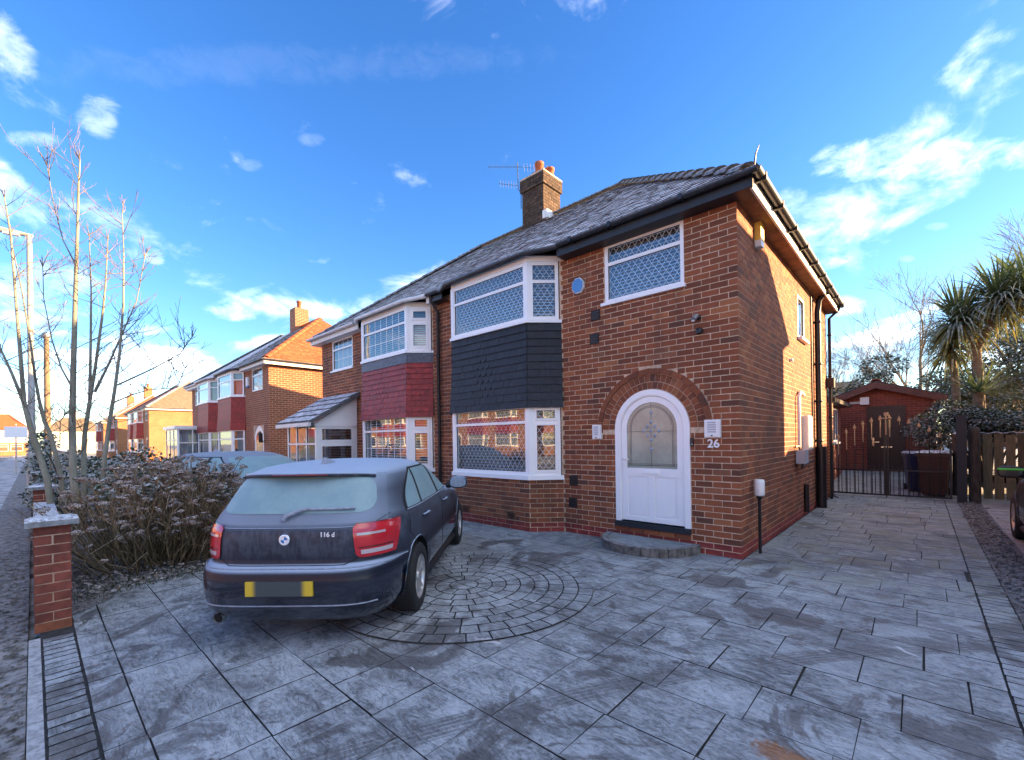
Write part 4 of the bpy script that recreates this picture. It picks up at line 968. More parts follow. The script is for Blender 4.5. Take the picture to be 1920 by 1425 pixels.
MB().poly(Ff, oc(.118), .006, .05).build('rim', M['lamp_white'], pl, fix=True); MB().poly(Ff, oc(.105), .05, .062).build('cover', M['plaque'], pl, fix=True)
def vent(u, z, label, F=Ff, w_=.165, hh=.165, mat='terracotta'):
    t = thing('air_vent', label, 'vent', F.p(u, z - hh / 2, .0)); b = MB(); b.box(F, u - w_ / 2, u + w_ / 2, z - hh / 2, z + hh / 2, -.01, .012); b.build('surround', M[mat], t)
    for i in range(4): MB().box(F, u - w_ * .38, u + w_ * .38, z - hh * .38 + i * hh * .2, z - hh * .38 + i * hh * .2 + hh * .1, .012, .02).build('slat', M['black'], t)
vent(2.084, 3.525, 'dark square vent on the upper wall just below the small bedroom window'); vent(2.11, 3.15, 'dark square vent on the wall level with the charcoal cladding'); vent(2.55, .875, 'upper of two dark vents low beside the bay'); vent(2.567, .511, 'lower of two dark vents low beside the bay')
vent(.42, .25, 'slotted airbrick low on the bay nearest the door', h26['Fb'], .215, .14, 'brick'); vent(1.62, .25, 'slotted airbrick low on the bay next to the car', h26['Fb'], .215, .14, 'brick')
sc = thing('security_camera', 'small grey security camera high on the front wall near the corner', 'camera', Ff.p(.495, 3.1, 0)); b = MB(); b.lathe(Matrix.Translation(Ff.p(.49, 3.17, .03)) @ Matrix.Rotation(math.pi / 2, 4, 'X'), [(0, -.03), (.035, -.03), (.035, .02), (.02, .03), (0, .03)], 12); b.build('mount', M['black'], sc)
MB().tube([Ff.p(.50, 3.19, .05), Ff.p(.515, 3.13, .12)], .034, 10).build('body', M['silver'], sc); MB().lathe(Matrix.Translation(Ff.p(.517, 3.118, .125)), [(0, -.02), (.02, -.015), (.022, .0)], 10).build('lens', M['lamp_white'], sc)
sc = thing('motion_sensor', 'black motion sensor under the security camera on the front wall', 'sensor', Ff.p(.476, 2.95, 0)); MB().lathe(Matrix.Translation(Ff.p(.476, 2.986, .006)) @ Matrix.Rotation(math.pi / 2, 4, 'X'), [(0, 0), (.05, 0), (.045, .03), (.03, .055), (0, .06)], 14).build('dome', M['black'], sc); MB().box(Ff, .44, .512, 2.95, 2.975, .03, .075).build('hood', M['black'], sc)
db = thing('doorbell', 'black doorbell on the right edge of the door frame', 'doorbell', Ff.p(.595, 1.44, 0)); MB().box(Ff, .575, .612, 1.44, 1.56, .005, .03).build('body', M['black'], db); MB().lathe(Matrix.Translation(Ff.p(.593, 1.47, .03)) @ Matrix.Rotation(math.pi / 2, 4, 'X'), [(0.012, 0), (.012, .004), (0, .006)], 10).build('button', M['silver'], db)
# down pipes
def pipe(label, pts, r, mat, brackets, F, name='drain_pipe', grp=None):
    t = thing(name, label, 'pipe', pts[-1], grp); MB().tube(pts, r, 10).build('pipe', M[mat], t)
    for p in brackets: MB().lathe(Matrix.Translation(p), [(r + .004, -.025), (r + .014, -.02), (r + .014, .02), (r + .004, .025)], 12).build('bracket', M[mat], t)
    return t
pipe('black downpipe on the party line between the two bays', [Ff.p(6.02, EZ - .05, OV), Ff.p(6.02, EZ - .18, OV - .05), Ff.p(6.02, EZ - .35, .07), Ff.p(6.02, .02, .07)], .036, 'black', [Ff.p(6.02, z, .07) for z in (4.2, 3.4, 2.5, 1.75)], Ff)
pipe('thick black soil pipe standing against the sunlit side wall', [Fs.p(5.42, EZ - .10, OV + .02), Fs.p(5.42, EZ - .14, OV - .08), Fs.p(5.42, EZ - .26, .10), Fs.p(5.42, EZ - .5, .075), Fs.p(5.42, .0, .075)], .058, 'black', [Fs.p(5.42, z, .075) for z in (4.0, 3.1, 2.3, 1.45)], Fs)
tb = thing('soil_stack_base', 'wide black lower section of the soil pipe by the gate', 'pipe', Fs.p(5.42, 0, .09)); MB().tube([Fs.p(5.44, .0, .10), Fs.p(5.44, 1.32, .10)], .095, 12).build('casing', M['black'], tb)
pipe('thin black downpipe at the far rear corner of the house', [Fs.p(7.15, EZ - .03, OV + .03), Fs.p(7.15, EZ - .15, OV - .02), Fs.p(7.12, EZ - .32, .07), Fs.p(7.12, .0, .07)], .034, 'black', [Fs.p(7.12, z, .07) for z in (4.0, 3.0, 2.0)], Fs)
hp = thing('rain_hopper', 'small black rainwater hopper on the rear downpipe', 'hopper', Fs.p(7.12, 2.7, .05)); MB().box(Fs, 7.02, 7.22, 2.72, 2.95, .006, .16).build('box', M['black'], hp)
pipe('thin black cable pipe running up the side wall', [Fs.p(5.02, WT - .1, .02), Fs.p(5.02, 1.5, .02)], .014, 'black', [], Fs)
pipe('short black pipe stub low on the side wall', [Fs.p(4.10, .62, .04), Fs.p(4.10, .08, .04)], .045, 'black', [], Fs)
pipe('pale boiler pipe bending on the sunlit side wall', [Fs.p(4.05, 2.35, .03), Fs.p(3.62, 2.38, .05), Fs.p(3.45, 2.28, .05), Fs.p(3.44, 1.35, .05)], .028, 'lamp_white', [], Fs)
mbx = thing('meter_box', 'white meter cupboard on the sunlit side wall', 'meter box', Fs.p(4.25, 1.25, 0)); MB().box(Fs, 3.98, 4.42, 1.28, 1.95, .004, .10).build('case', M['lamp_white'], mbx); MB().box(Fs, 4.0, 4.40, 1.30, 1.93, .10, .112).build('door', M['upvc'], mbx)
gm = thing('gas_meter', 'small grey gas meter and pipes below the boiler pipe', 'meter', Fs.p(3.5, 1.0, 0)); MB().box(Fs, 3.28, 3.62, 1.06, 1.30, .02, .16).build('body', M['lamp_louvre'], gm); MB().tube([Fs.p(3.32, 1.30, .08), Fs.p(3.30, 1.38, .06), Fs.p(3.2, 1.36, .03)], .016, 6).tube([Fs.p(3.55, 1.08, .08), Fs.p(3.60, .98, .06), Fs.p(3.95, 1.0, .04), Fs.p(4.9, 1.05, .03)], .016, 6).build('pipework', M['black'], gm)
bx = thing('alarm_box', 'yellow and white alarm box under the eaves of the side wall', 'alarm box', Fs.p(.89, 4.24, 0)); MB().poly(Fr(Fs.o, Fs.u, Fs.n), [(.80, 4.30), (.98, 4.30), (.98, 4.58), (.80, 4.58)], .006, .085).build('cover', M['yellow'], bx, fix=True); MB().poly(Fs, [(.80, 4.30), (.83, 4.22), (.95, 4.22), (.98, 4.30)], .006, .085).build('strobe', M['lamp_white'], bx, fix=True)
sw_ = Fr(Fs.p(3.72, 3.42, -.03), Fs.u, Fs.n); window(H, 'side_window', sw_, .66, .83, blind=('curtain', 0), fw=.06); sb = MB(); sill(sb, Fs, 3.68, 4.42, 3.425, .08, .05); sb.build('window_sill', M['upvc'], H)
MB().tube([Fs.p(3.0, 2.9, .006), Fs.p(3.0, 2.9, .05)], .03, 8).build('wall_spigot', M['lamp_white'], H)
pg = thing('garden_light', 'white capsule garden light on a black stick by the house corner', 'garden light', (.10, .47, 0)); MB().tube([V(.10, .47, 0), V(.10, .47, .72), V(.10, .47, .775)], [.020, .020, .045], 8).build('stick', M['black'], pg)
lm = MB(); lm.lathe(Matrix.Translation((.10, .47, .775)), [(0, 0), (.058, 0), (.066, .02), (.066, .19), (.056, .215), (0, .215)], 10); lm.build('lamp', M['lamp_white'], pg)
# roof finial at the eaves corner
fn = MB(); fn.tube([V(.28, -.28, EZ + .05), V(.30, -.30, EZ + .16), V(.33, -.26, EZ + .27)], [.012, .009, .004], 5); fn.build('hip_iron', M['black'], h26['roof'])
# rear extension seen past the corner
re = thing('rear_extension', 'low brick rear extension with a white window beyond the gate', 'extension', (-1.6, 11.0, .15))
MB().xbox(-3.4, -.36, 9.4, 12.9, 0, 2.55).build('wall', M['brick_outb'], re); window(re, 'window', Fr((-.34, 10.2, 1.35), (0, 1, 0), (1, 0, 0)), 1.5, 1.05, mull=(.5, 1.0), blind=('curtain', 0)); MB().xbox(-.36, -.24, 10.1, 11.8, 1.28, 1.34).build('window_sill', M['upvc'], re)
MB().add([V(-3.6, 9.2, 3.1), V(-3.6, 13.1, 3.1), V(-.08, 9.2, 2.62), V(-.08, 13.1, 2.62), V(-3.6, 9.2, 2.5), V(-3.6, 13.1, 2.5), V(-.08, 9.2, 2.5), V(-.08, 13.1, 2.5)], [(0, 2, 3, 1), (0, 4, 6, 2), (2, 6, 7, 3), (4, 5, 7, 6), (1, 3, 7, 5)]).build('roof', M['black'], re)

# ------------------------------------------------------------------ the other half of the pair
hn = semi_half(-11.86, -1, 5.76, 'adjoining brick house with dark red clad bay and white porch', lod=1, roof='roof_grey', clad='tile_red', gutter='gutter_w', fascia='upvc_old', ridgemat='ridge', door=False, seed=9)
Hn, Fn = hn['H'], hn['Ff']
NW = lambda u: u * 5.76 / 6.1
mb = MB()
for r in brick_rects(0, 5.755, 0, WT, [rect_hole(*UWIN), rect_hole(BAY[0], BAY[3], 0, Z_TOP + .06)], seed=41): mb.box(Fn, r[0], r[1], r[2], r[3], -.02, .003, back=False)
stuff(mb.build('brickwork', M['brick'], hn['front']))
mb = MB()
for F, wd in ((hn['FcR'], hn['cw']), (hn['Fb'], hn['wf']), (hn['FcL'], hn['cw'])):
    for r in brick_rects(0, wd, 0, Z_SILL1 - .05, [], seed=43): mb.box(F, r[0], r[1], r[2], r[3], -.02, .003, back=False)
stuff(mb.build('brickwork', M['brick'], hn['bayb']))
window(Hn, 'upper_window', Fr(Fn.p(UWIN[0], UWIN[2], -.045), Fn.u, Fn.n), UWIN[1] - UWIN[0], UWIN[3] - UWIN[2], transom=.62, blind=('curtain', 0), georgian=.28, depth=.035)
sb = MB(); sill(sb, Fn, UWIN[0] - .04, UWIN[1] + .04, UWIN[2] + .005); sb.build('window_sill', M['upvc'], Hn)
for F, w_, ins, nm in ((hn['FcR'], hn['cw'], (.04, .045), 'bay_side_window'), (hn['Fb'], hn['wf'], (.02, .02), 'bay_front_window'), (hn['FcL'], hn['cw'], (.045, .04), 'bay_side_window')):
    s_ = 0 if nm == 'bay_front_window' else .05
    window(Hn, nm, Fr(F.p(ins[0], Z_W2, -.03), F.u, F.n), w_ - sum(ins), hB, transom=hB * .66, georgian=.24, blind=('white', .05), fw=.06, sash=s_); window(Hn, nm, Fr(F.p(ins[0], Z_W1, -.03), F.u, F.n), w_ - sum(ins), hA, transom=hA * .72, georgian=.24, blind=('white', .06), fw=.06, sash=s_)
cladding(Hn, hn['Fb'], hn['wf'], Z_CL0 - .03, Z_CL1 - .2, 10, 'tile_red', .055, (hn['wf'] * .48, 4.4, 5.0), .155, (.42, .42), 4)
cladding(Hn, hn['FcL'], hn['cw'], Z_CL0 - .03, Z_CL1 - .2, 10, 'tile_red', .055, None, .19, (.42, 0), 5); cladding(Hn, hn['FcR'], hn['cw'], Z_CL0 - .03, Z_CL1 - .2, 10, 'tile_red', .055, None, .19, (0, .42), 6)
for F, wd in ((hn['FcR'], hn['cw']), (hn['Fb'], hn['wf']), (hn['FcL'], hn['cw'])): MB().box(F, -.01, wd + .01, Z_CL1 - .215, Z_CL1 + .0, -.01, .022).build('lead_apron', M['lead'], Hn)
cb = thing('hanging_cable', 'dark cable trailing down the brick between the two bays', 'cable', Fn.p(5.30, .6, .02)); MB().tube([Fn.p(5.30 + .012 * math.sin(i * 2.1), 2.05 - i * .07, .02) for i in range(19)], .008, 5).build('cable', M['black'], cb); MB().box(Fn, 5.26, 5.34, 1.42, 1.56, .006, .05).build('junction_box', M['black'], cb)
# porch
po = thing('porch', 'white glazed porch with tiled lean-to roof on the adjoining house', 'porch', (-10.6, -.6, 0))
PX0, PX1, PYD, PZ = -11.62, -9.72, -1.15, 2.08
Fp = Fr((PX0, PYD, 0), (1, 0, 0), (0, -1, 0)); Fpr = Fr((PX1, PYD, 0), (0, 1, 0), (1, 0, 0)); Fpl = Fr((PX0, 0, 0), (0, -1, 0), (-1, 0, 0))
MB().box(Fp, 0, PX1 - PX0, 0, .55, -.10, 0).box(Fpl, 0, -PYD - .1, 0, .55, -.1, 0).build('base_wall', M['upvc_old'], po)
window(po, 'front_glazing', Fr(Fp.p(0, .55, -.04), Fp.u, Fp.n), PX1 - PX0, PZ - .55, transom=.98, mull=(.63, 1.27), fw=.07, blind=('curtain', 0))
window(po, 'side_door', Fr(Fpr.p(0.0, .05, -.04), Fpr.u, Fpr.n), -PYD - .02, PZ - .05, transom=1.5, mull=(), fw=.10, sash=.06)
window(po, 'side_glazing', Fr(Fpl.p(.02, .55, -.04), Fpl.u, Fpl.n), -PYD - .04, PZ - .55, transom=.98, fw=.07)
MB().poly(Fr((PX1 + .005, 0, 0), (0, -1, 0), (1, 0, 0)), [(0.02, PZ), (-PYD, PZ), (0.02, 2.82)], -.05, .0).build('gable_panel', M['upvc'], po, fix=True)
rp = MB().add([V(PX0 - .12, PYD - .22, PZ + .02), V(PX1 + .16, PYD - .22, PZ + .02), V(PX1 + .16, -.01, 2.93), V(PX0 - .12, -.01, 2.93), V(PX0 - .12, PYD - .22, PZ - .06), V(PX1 + .16, PYD - .22, PZ - .06), V(PX1 + .16, -.01, 2.82), V(PX0 - .12, -.01, 2.82)], [(0, 1, 2, 3), (4, 7, 6, 5), (0, 4, 5, 1), (1, 5, 6, 2), (3, 7, 4, 0)]).build('roof', M['roof_grey'], po)
Sp = V(0, -PYD + .21, 2.93 - PZ - .02); lp = Sp.length; Sp = Sp.normalized(); tl = MB(); tiled_plane(tl, V(PX0 - .12, PYD - .22, PZ + .02), V(1, 0, 0), Sp, V(0, -Sp.z, Sp.y), lambda s: (0, PX1 - PX0 + .28), 5, .30, lp / 5, 8, .03); stuff(tl.build('roof_tiles', M['roof_grey'], rp))
MB().xbox(PX0 - .14, PX1 + .18, PYD - .26, PYD - .20, PZ - .10, PZ + .0).build('gutter', M['gutter_w'], po)
MB().box(Fr((PX1, 0, 0), (0, -1, 0), (1, 0, 0)), .05, 1.2, PZ - .09, PZ + .0, .0, .03).build('header', M['upvc'], po)

# ------------------------------------------------------------------ rest of the street
h3 = semi_half(-16.42, 1, 6.0, 'dark brick house with orange hip roof side beyond the porch', lod=1, roof='roof_grey', roofside='roof_orange', wall='brick_far', ridgemat='roof_orange', seed=15, fascia='upvc_old')
for wobj in (h3['front'], h3['side'], h3['bayb']): wobj.data.materials[0] = M['brick_far']
simple_fill(h3, 'tile_red')
al = thing('alarm_box', 'white alarm box on the front of the house beyond the porch', 'alarm box', (-18.55, -.02, 4.0)); MB().box(h3['Ff'], 2.18, 2.42, 3.95, 4.3, .004, .08).build('cover', M['lamp_white'], al); MB().box(h3['Ff'], 2.2, 2.4, 3.88, 3.95, .004, .08).build('strobe', M['plaque'], al)
lt = thing('lantern', 'black carriage lantern beside the arched door of the far house', 'lantern', (-17.0, -.1, 1.6)); MB().box(h3['Ff'], .43, .57, 1.6, 1.9, .1, .24).build('body', M['car_glass_clear'], lt); MB().lathe(Matrix.Translation(h3['Ff'].p(.5, 1.9, .17)), [(.11, 0), (.03, .1), (0, .12)], 6).build('cap', M['black'], lt); MB().tube([h3['Ff'].p(.5, 1.7, .0), h3['Ff'].p(.5, 1.62, .08), h3['Ff'].p(.5, 1.6, .17)], .015, 6).build('arm', M['black'], lt)
c3 = MB().xbox(-22.75, -22.05, 3.2, 3.9, 6.9, 8.6).build('chimney', M['brick_far'], h3['roof']); MB().lathe(Matrix.Translation((-22.4, 3.55, 8.6)), [(.12, 0), (.10, .35), (.13, .36), (.13, .45)], 10).build('chimney_pot', M['pot'], c3)
h4 = semi_half(-28.3, -1, 5.85, 'far brick house with red bay and flat white porch', lod=0, roof='roof_grey', wall='brick_far', clad='tile_red', seed=16, fascia='upvc_old', gutter='gutter_w'); simple_fill(h4, 'tile_red')
fp = thing('porch', 'flat white porch on the front of the far red bay house', 'porch', (-26.9, -1.0, 0)); MB().xbox(-28.1, -25.4, -1.25, -1.15, 0, .6).build('base_wall', M['upvc'], fp); MB().xbox(-28.1, -25.3, -1.35, 0, 2.35, 2.5).build('roof', M['upvc'], fp); window(fp, 'glazing', Fr((-28.1, -1.2, .6), (1, 0, 0), (0, -1, 0)), 2.7, 1.75, mull=(.9, 1.8), transom=1.2, blind=('curtain', 0)); window(fp, 'side_glazing', Fr((-25.4, -1.2, .05), (0, 1, 0), (1, 0, 0)), 1.18, 2.3, mull=(.6,), transom=1.6, blind=('curtain', 0))
# houses beyond a side road, lit by the low sun
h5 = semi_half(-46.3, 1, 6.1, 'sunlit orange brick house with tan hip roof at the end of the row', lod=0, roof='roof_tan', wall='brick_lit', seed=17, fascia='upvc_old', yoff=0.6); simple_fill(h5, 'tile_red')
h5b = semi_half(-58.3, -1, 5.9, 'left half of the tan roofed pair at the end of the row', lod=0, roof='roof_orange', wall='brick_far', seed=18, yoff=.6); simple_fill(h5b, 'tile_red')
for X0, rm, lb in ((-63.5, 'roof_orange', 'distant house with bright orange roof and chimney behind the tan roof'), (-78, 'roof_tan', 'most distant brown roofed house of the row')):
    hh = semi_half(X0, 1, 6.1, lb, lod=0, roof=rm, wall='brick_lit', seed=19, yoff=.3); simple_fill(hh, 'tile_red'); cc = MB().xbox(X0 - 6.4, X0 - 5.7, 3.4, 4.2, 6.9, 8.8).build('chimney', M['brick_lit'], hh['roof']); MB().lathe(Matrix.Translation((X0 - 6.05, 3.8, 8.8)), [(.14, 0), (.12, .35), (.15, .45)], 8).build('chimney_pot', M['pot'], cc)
# right-hand neighbour (outside the picture, throws the shadow on the side wall): half-hipped roof
rn = thing('semi_detached_house', 'brick house with half-hipped roof across the right-hand driveway', 'house', (7.5, 3.5, 0))
XR = 4.55
MB().xbox(XR, XR + 12, 0, DEP, 0, WT).build('wall', M['brick_far'], rn)
gz, kz = 5.85, (RZ - EZ) / (RY + OV); gy0 = -OV + (gz - EZ) / kz; gy1 = DEP + OV - (gz - EZ) / ((RZ - EZ) / (DEP + OV - RY))
rr_ = MB(); P = [V(XR - OV, -OV, EZ), V(XR - OV, DEP + OV, EZ), V(XR - OV, gy0, gz), V(XR - OV, gy1, gz), V(XR + 5.2, RY, RZ), V(XR + 12.2, RY, RZ), V(XR + 12.2, -OV, EZ), V(XR + 12.2, DEP + OV, EZ)]
rr_.add(P, [(0, 6, 5, 4, 2), (1, 3, 4, 5, 7), (2, 4, 3), (0, 2, 3, 1), (6, 7, 5), (0, 1, 7, 6)]); rr_.build('roof', M['roof'], rn)
for x, z in ((XR + 3.2, 3.6), (XR + 3.2, .95), (XR + .7, 3.7)): window(rn, 'window', Fr((x, -.03, z)), 1.7, 1.0, transom=.65, blind=('curtain', 0))
gr = thing('garage', 'long flat roofed brick garage behind the right-hand house', 'garage', (6, 10, 0)); MB().xbox(XR + .02, XR + 3.4, DEP + .3, DEP + 5.6, 0, 2.75).build('wall', M['brick_far'], gr); MB().xbox(XR - .06, XR + 3.5, DEP + .2, DEP + 5.7, 2.75, 2.92).build('roof', M['lead'], gr); MB().xbox(XR + .5, XR + 2.9, DEP + .24, DEP + .3, .05, 2.2).build('door', M['upvc_old'], gr)
# opposite side of the street (seen in the window reflections and far left)
k = 0
for X0 in (28, 11.5, -5, -21.5, -38, -54.5, -71, -87.5):
    for m_, xo, nm in ((-1, X0 - 12, 'left'), (1, X0, 'right')):
        lbs = 'sunlit orange brick house across the street, %s of its pair, %s' % (nm, ['first', 'second', 'third', 'fourth', 'fifth', 'sixth', 'seventh', 'eighth'][k // 2] + ' pair from the right')
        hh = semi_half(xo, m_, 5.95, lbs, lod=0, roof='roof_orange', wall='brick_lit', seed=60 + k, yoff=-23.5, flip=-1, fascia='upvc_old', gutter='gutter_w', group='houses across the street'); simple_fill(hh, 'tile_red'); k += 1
        if nm == 'right':
            cc = MB().xbox(xo - 6.3, xo - 5.6, -27.4, -26.7, 6.9, 8.8).build('chimney', M['brick_lit'], hh['roof']); MB().lathe(Matrix.Translation((xo - 5.95, -27.05, 8.8)), [(.14, 0), (.12, .35), (.15, .45)], 8).build('chimney_pot', M['pot'], cc)
# ------------------------------------------------------------------ cars (local: x forward from the rear bumper, y left, z up)
PROF = [  # z, x_rear, x_front, half width, exponent
    (.17, .20, 4.18, .76, 5.5), (.20, .13, 4.24, .80, 5.5), (.26, .07, 4.28, .845, 5.5), (.33, .035, 4.31, .870, 5.5), (.36, .030, 4.315, .876, 5.5), (.42, .012, 4.32, .880, 5.4), (.50, .0, 4.32, .884, 5.2), (.57, .002, 4.31, .887, 5.0),
    (.605, .012, 4.30, .888, 5.0), (.625, .035, 4.29, .888, 5.0), (.64, .085, 4.28, .888, 4.9), (.66, .100, 4.27, .888, 4.8), (.72, .092, 4.22, .888, 4.8), (.80, .086, 4.10, .884, 4.7), (.86, .086, 3.93, .880, 4.6), (.905, .092, 3.70, .872, 4.5), (.925, .104, 3.55, .866, 4.4),
    (.945, .116, 3.38, .862, 4.4), (.965, .130, 3.22, .852, 4.3), (.985, .146, 3.12, .842, 4.3), (1.02, .172, 3.04, .826, 4.2), (1.08, .216, 2.93, .800, 4.1), (1.15, .270, 2.79, .770, 4.0), (1.22, .326, 2.64, .738, 4.0), (1.28, .378, 2.49, .706, 3.9),
    (1.32, .420, 2.37, .680, 3.9), (1.35, .475, 2.25, .650, 3.8), (1.375, .58, 2.13, .610, 3.7), (1.393, .73, 2.02, .555, 3.5), (1.406, .92, 1.92, .48, 3.3), (1.414, 1.10, 1.83, .38, 3.0), (1.419, 1.28, 1.75, .26, 2.8), (1.421, 1.42, 1.66, .12, 2.5)]
def prof(z):
    if z <= PROF[0][0]: return PROF[0][1:]
    for a, b in zip(PROF, PROF[1:]):
        if z <= b[0]:
            t = (z - a[0]) / (b[0] - a[0]); return tuple(p + (q - p) * t for p, q in zip(a[1:], b[1:]))
    return PROF[-1][1:]
def sgp(v, e): return math.copysign(abs(v) ** e, v)
def car_pt(z, th, off=0.0):
    "th=0 straight back, +pi/2 left side, pi front"
    xr, xf, hw, n = prof(z); a, xc = (xf - xr) / 2, (xf + xr) / 2; e = 2 / n
    x, y = xc - a * sgp(math.cos(th), e), hw * sgp(math.sin(th), e)
    if off:
        f = lambda q: Vector((xc - a * sgp(math.cos(q), e), hw * sgp(math.sin(q), e)))
        d = f(th + .01) - f(th - .01); nn = Vector((-d.y, d.x)).normalized()
        if nn.dot(Vector((x - xc, y))) < 0: nn = -nn
        x2, y2 = car_pt(z + .01, th)[:2]; x1, y1 = car_pt(z - .01, th)[:2]; sl = Vector((x2 - x1, y2 - y1)).dot(nn) / .02
        k = 1 / math.sqrt(1 + sl * sl); x += nn.x * off * k; y += nn.y * off * k; z -= sl * off * k
    return V(x, y, z)
def th_y(y, z):
    xr, xf, hw, n = prof(z); return math.copysign(math.asin(min(1, (abs(y) / hw)) ** (n / 2)), y)
def th_x(x, z, side=-1):
    xr, xf, hw, n = prof(z); a, xc = (xf - xr) / 2, (xf + xr) / 2; c = max(-1, min(1, (xc - x) / a)); q = math.acos(sgp(c, n / 2)); return q * side
def car_patch(parent, name, mat, z0, z1, fa, fb, off, nz=10, nt=14, edge=.0):
    "skin patch between angle functions fa(z) and fb(z)"
    mb = MB(); P = []
    for i in range(nz + 1):
        z = z0 + (z1 - z0) * i / nz; a, b = fa(z), fb(z)
        for j in range(nt + 1): P.append(car_pt(z, a + (b - a) * j / nt, off))
    mb.add(P, [(i * (nt + 1) + j, i * (nt + 1) + j + 1, (i + 1) * (nt + 1) + j + 1, (i + 1) * (nt + 1) + j) for i in range(nz) for j in range(nt)], 0, True)
    return mb.build(name, M[mat], parent, local=True)
def rounded(z0, z1, w0, w1, r):
    "half width as a function of height with rounded corners"
    def f(z):
        w_ = w0 + (w1 - w0) * (z - z0) / (z1 - z0)
        for e in (z - z0, z1 - z):
            if e < r: w_ -= r - math.sqrt(max(0, r * r - (r - e) ** 2))
        return w_
    return f
AXR, AXF, WR, WY = .87, 3.56, .318, .785
def make_car(name, label, loc, heading, paint, glass, frosted=True, rear_marks=True, mirror_stripe=None, scale=1.0):
    T = thing(name, label, 'car', loc); T.rotation_euler = (0, 0, heading); T.scale = (scale,) * 3; WM[T.name] = Matrix.Identity(4)
    # body shell
    NT = 72; levels = [p[0] for p in PROF]; full = []
    for a, b in zip(levels, levels[1:]):
        k = 2 if b - a > .035 else 1; full += [a + (b - a) * i / k for i in range(k)]
    full.append(levels[-1])
    P = []; fs = []
    for z in full:
        for j in range(NT):
            th = 2 * math.pi * j / NT; th = th + .0
            # even out spacing around the blunt corners
            xr, xf, hw, n = prof(z); P.append(car_pt(z, math.atan2(sgp(math.sin(th), n / 2.6) * 1.0, sgp(math.cos(th), n / 2.6) * 1.0)))
    for i in range(len(full) - 1):
        for j in range(NT): fs.append((i * NT + j, (i + 1) * NT + j, (i + 1) * NT + (j + 1) % NT, i * NT + (j + 1) % NT))
    fs.append(tuple(range(NT))); L = len(full) - 1; fs.append(tuple(L * NT + j for j in range(NT - 1, -1, -1)))
    me = MB().add(P, fs, 0, True).mesh('body', [M[paint], M['arch_dark']], fix=True)
    tmp = bpy.data.objects.new('tmp', me); COL.objects.link(tmp); cuts = []
    for ax in (AXR, AXF):
        for s in (-1, 1):
            cm = MB(); n = 40; r = .362; Pc = [V(ax + r * math.cos(2 * math.pi * q / n), s * y, WR + .015 + r * math.sin(2 * math.pi * q / n)) for y in (.56, 1.2) for q in range(n)]
            cm.add(Pc, [tuple(range(n))[::-1], tuple(range(n, 2 * n))] + [(q, (q + 1) % n, n + (q + 1) % n, n + q) for q in range(n)]); co = bpy.data.objects.new('cut', cm.mesh('cut', M['arch_dark'], fix=True)); COL.objects.link(co); cuts.append(co)
            md = tmp.modifiers.new('b', 'BOOLEAN'); md.operation = 'DIFFERENCE'; md.object = co; md.solver = 'EXACT'
    dg = bpy.context.evaluated_depsgraph_get(); nm_ = bpy.data.meshes.new_from_object(tmp.evaluated_get(dg))
    for o in cuts + [tmp]: bpy.data.objects.remove(o)
    nm_.materials.clear(); nm_.materials.append(M[paint]); nm_.materials.append(M['arch_dark'])
    for p in nm_.polygons:
        c = p.center; d = min(math.hypot(c.x - ax, c.z - WR - .015) for ax in (AXR, AXF))
        inside = (abs(d - .362) < .012 and abs(p.normal.y) < .5) or (abs(abs(c.y) - .56) < .004 and d < .37)
        p.material_index = 1 if inside or c.z < .172 else 0; p.use_smooth = not inside
    body = link('body', nm_, T, local=True)
    # ---- wheels
    for ax in (AXR, AXF):
        for s in (-1, 1):
            Wm = Matrix.Translation((ax, s * WY, WR)) @ Matrix.Rotation(-s * math.pi / 2, 4, 'X')
            ty = MB().lathe(Wm, [(.205, -.10), (.225, -.105), (.292, -.103), (.312, -.088), (WR, -.06), (WR, .06), (.312, .088), (.292, .103), (.225, .105), (.205, .10), (.205, -.10)], 40).build('wheel', M['tyre'], T, local=True)
            tr = MB()
            for q in range(60):
                A = 2 * math.pi * q / 60; rr = WR + .001
                tr.add([Wm @ V(rr * math.cos(A + d), rr * math.sin(A + d), z) for d, z in ((-.012, -.085), (.012, -.085), (.03, 0), (.012, .085), (-.012, .085), (.006, 0))], [(0, 1, 2, 5), (5, 2, 3, 4)])
            tr.build('tread', M['trim'], ty, local=True)
            MB().lathe(Wm, [(.21, .088), (.205, .098), (.192, .092), (.188, .06), (.186, .035)], 40).build('rim', M['alloy'], ty, local=True)
            MB().lathe(Wm, [(0, .03), (.187, .034), (.187, -.07)], 24).build('brake_disc', M['arch_dark'], ty, local=True)
            for q in range(5):
                sp = MB()
                for d in (-.13, .13):
                    A = 2 * math.pi * q / 5 + .3; c0, c1 = A + d * .35, A + d * 1.25
                    for r0, r1, w0, w1, h0, h1 in ((.035, .195, .013, .011, .075, .088),):
                        def pt(r, a, o, h): return Wm @ V(r * math.cos(a) - o * math.sin(a), r * math.sin(a) + o * math.cos(a), h)
                        Q = [pt(r0, c0, -w0, h0), pt(r0, c0, w0, h0), pt(r1, c1, w1, h1), pt(r1, c1, -w1, h1), pt(r0, c0, -w0 * 1.3, h0 - .035), pt(r0, c0, w0 * 1.3, h0 - .035), pt(r1, c1, w1 * 1.4, h1 - .04), pt(r1, c1, -w1 * 1.4, h1 - .04)]
                        sp.add(Q, [(0, 1, 2, 3), (0, 4, 5, 1), (1, 5, 6, 2), (3, 2, 6, 7), (0, 3, 7, 4)])
                sp.build('spoke', M['alloy'], ty, local=True, fix=False)
            MB().lathe(Wm, [(.05, .06), (.048, .084), (.03, .09), (0, .091)], 16).build('hub_cap', M['alloy'], ty, local=True)
    # ---- glass
    zr0, zr1 = 1.03, 1.305; rw = rounded(zr0, zr1, .650, .575, .10)
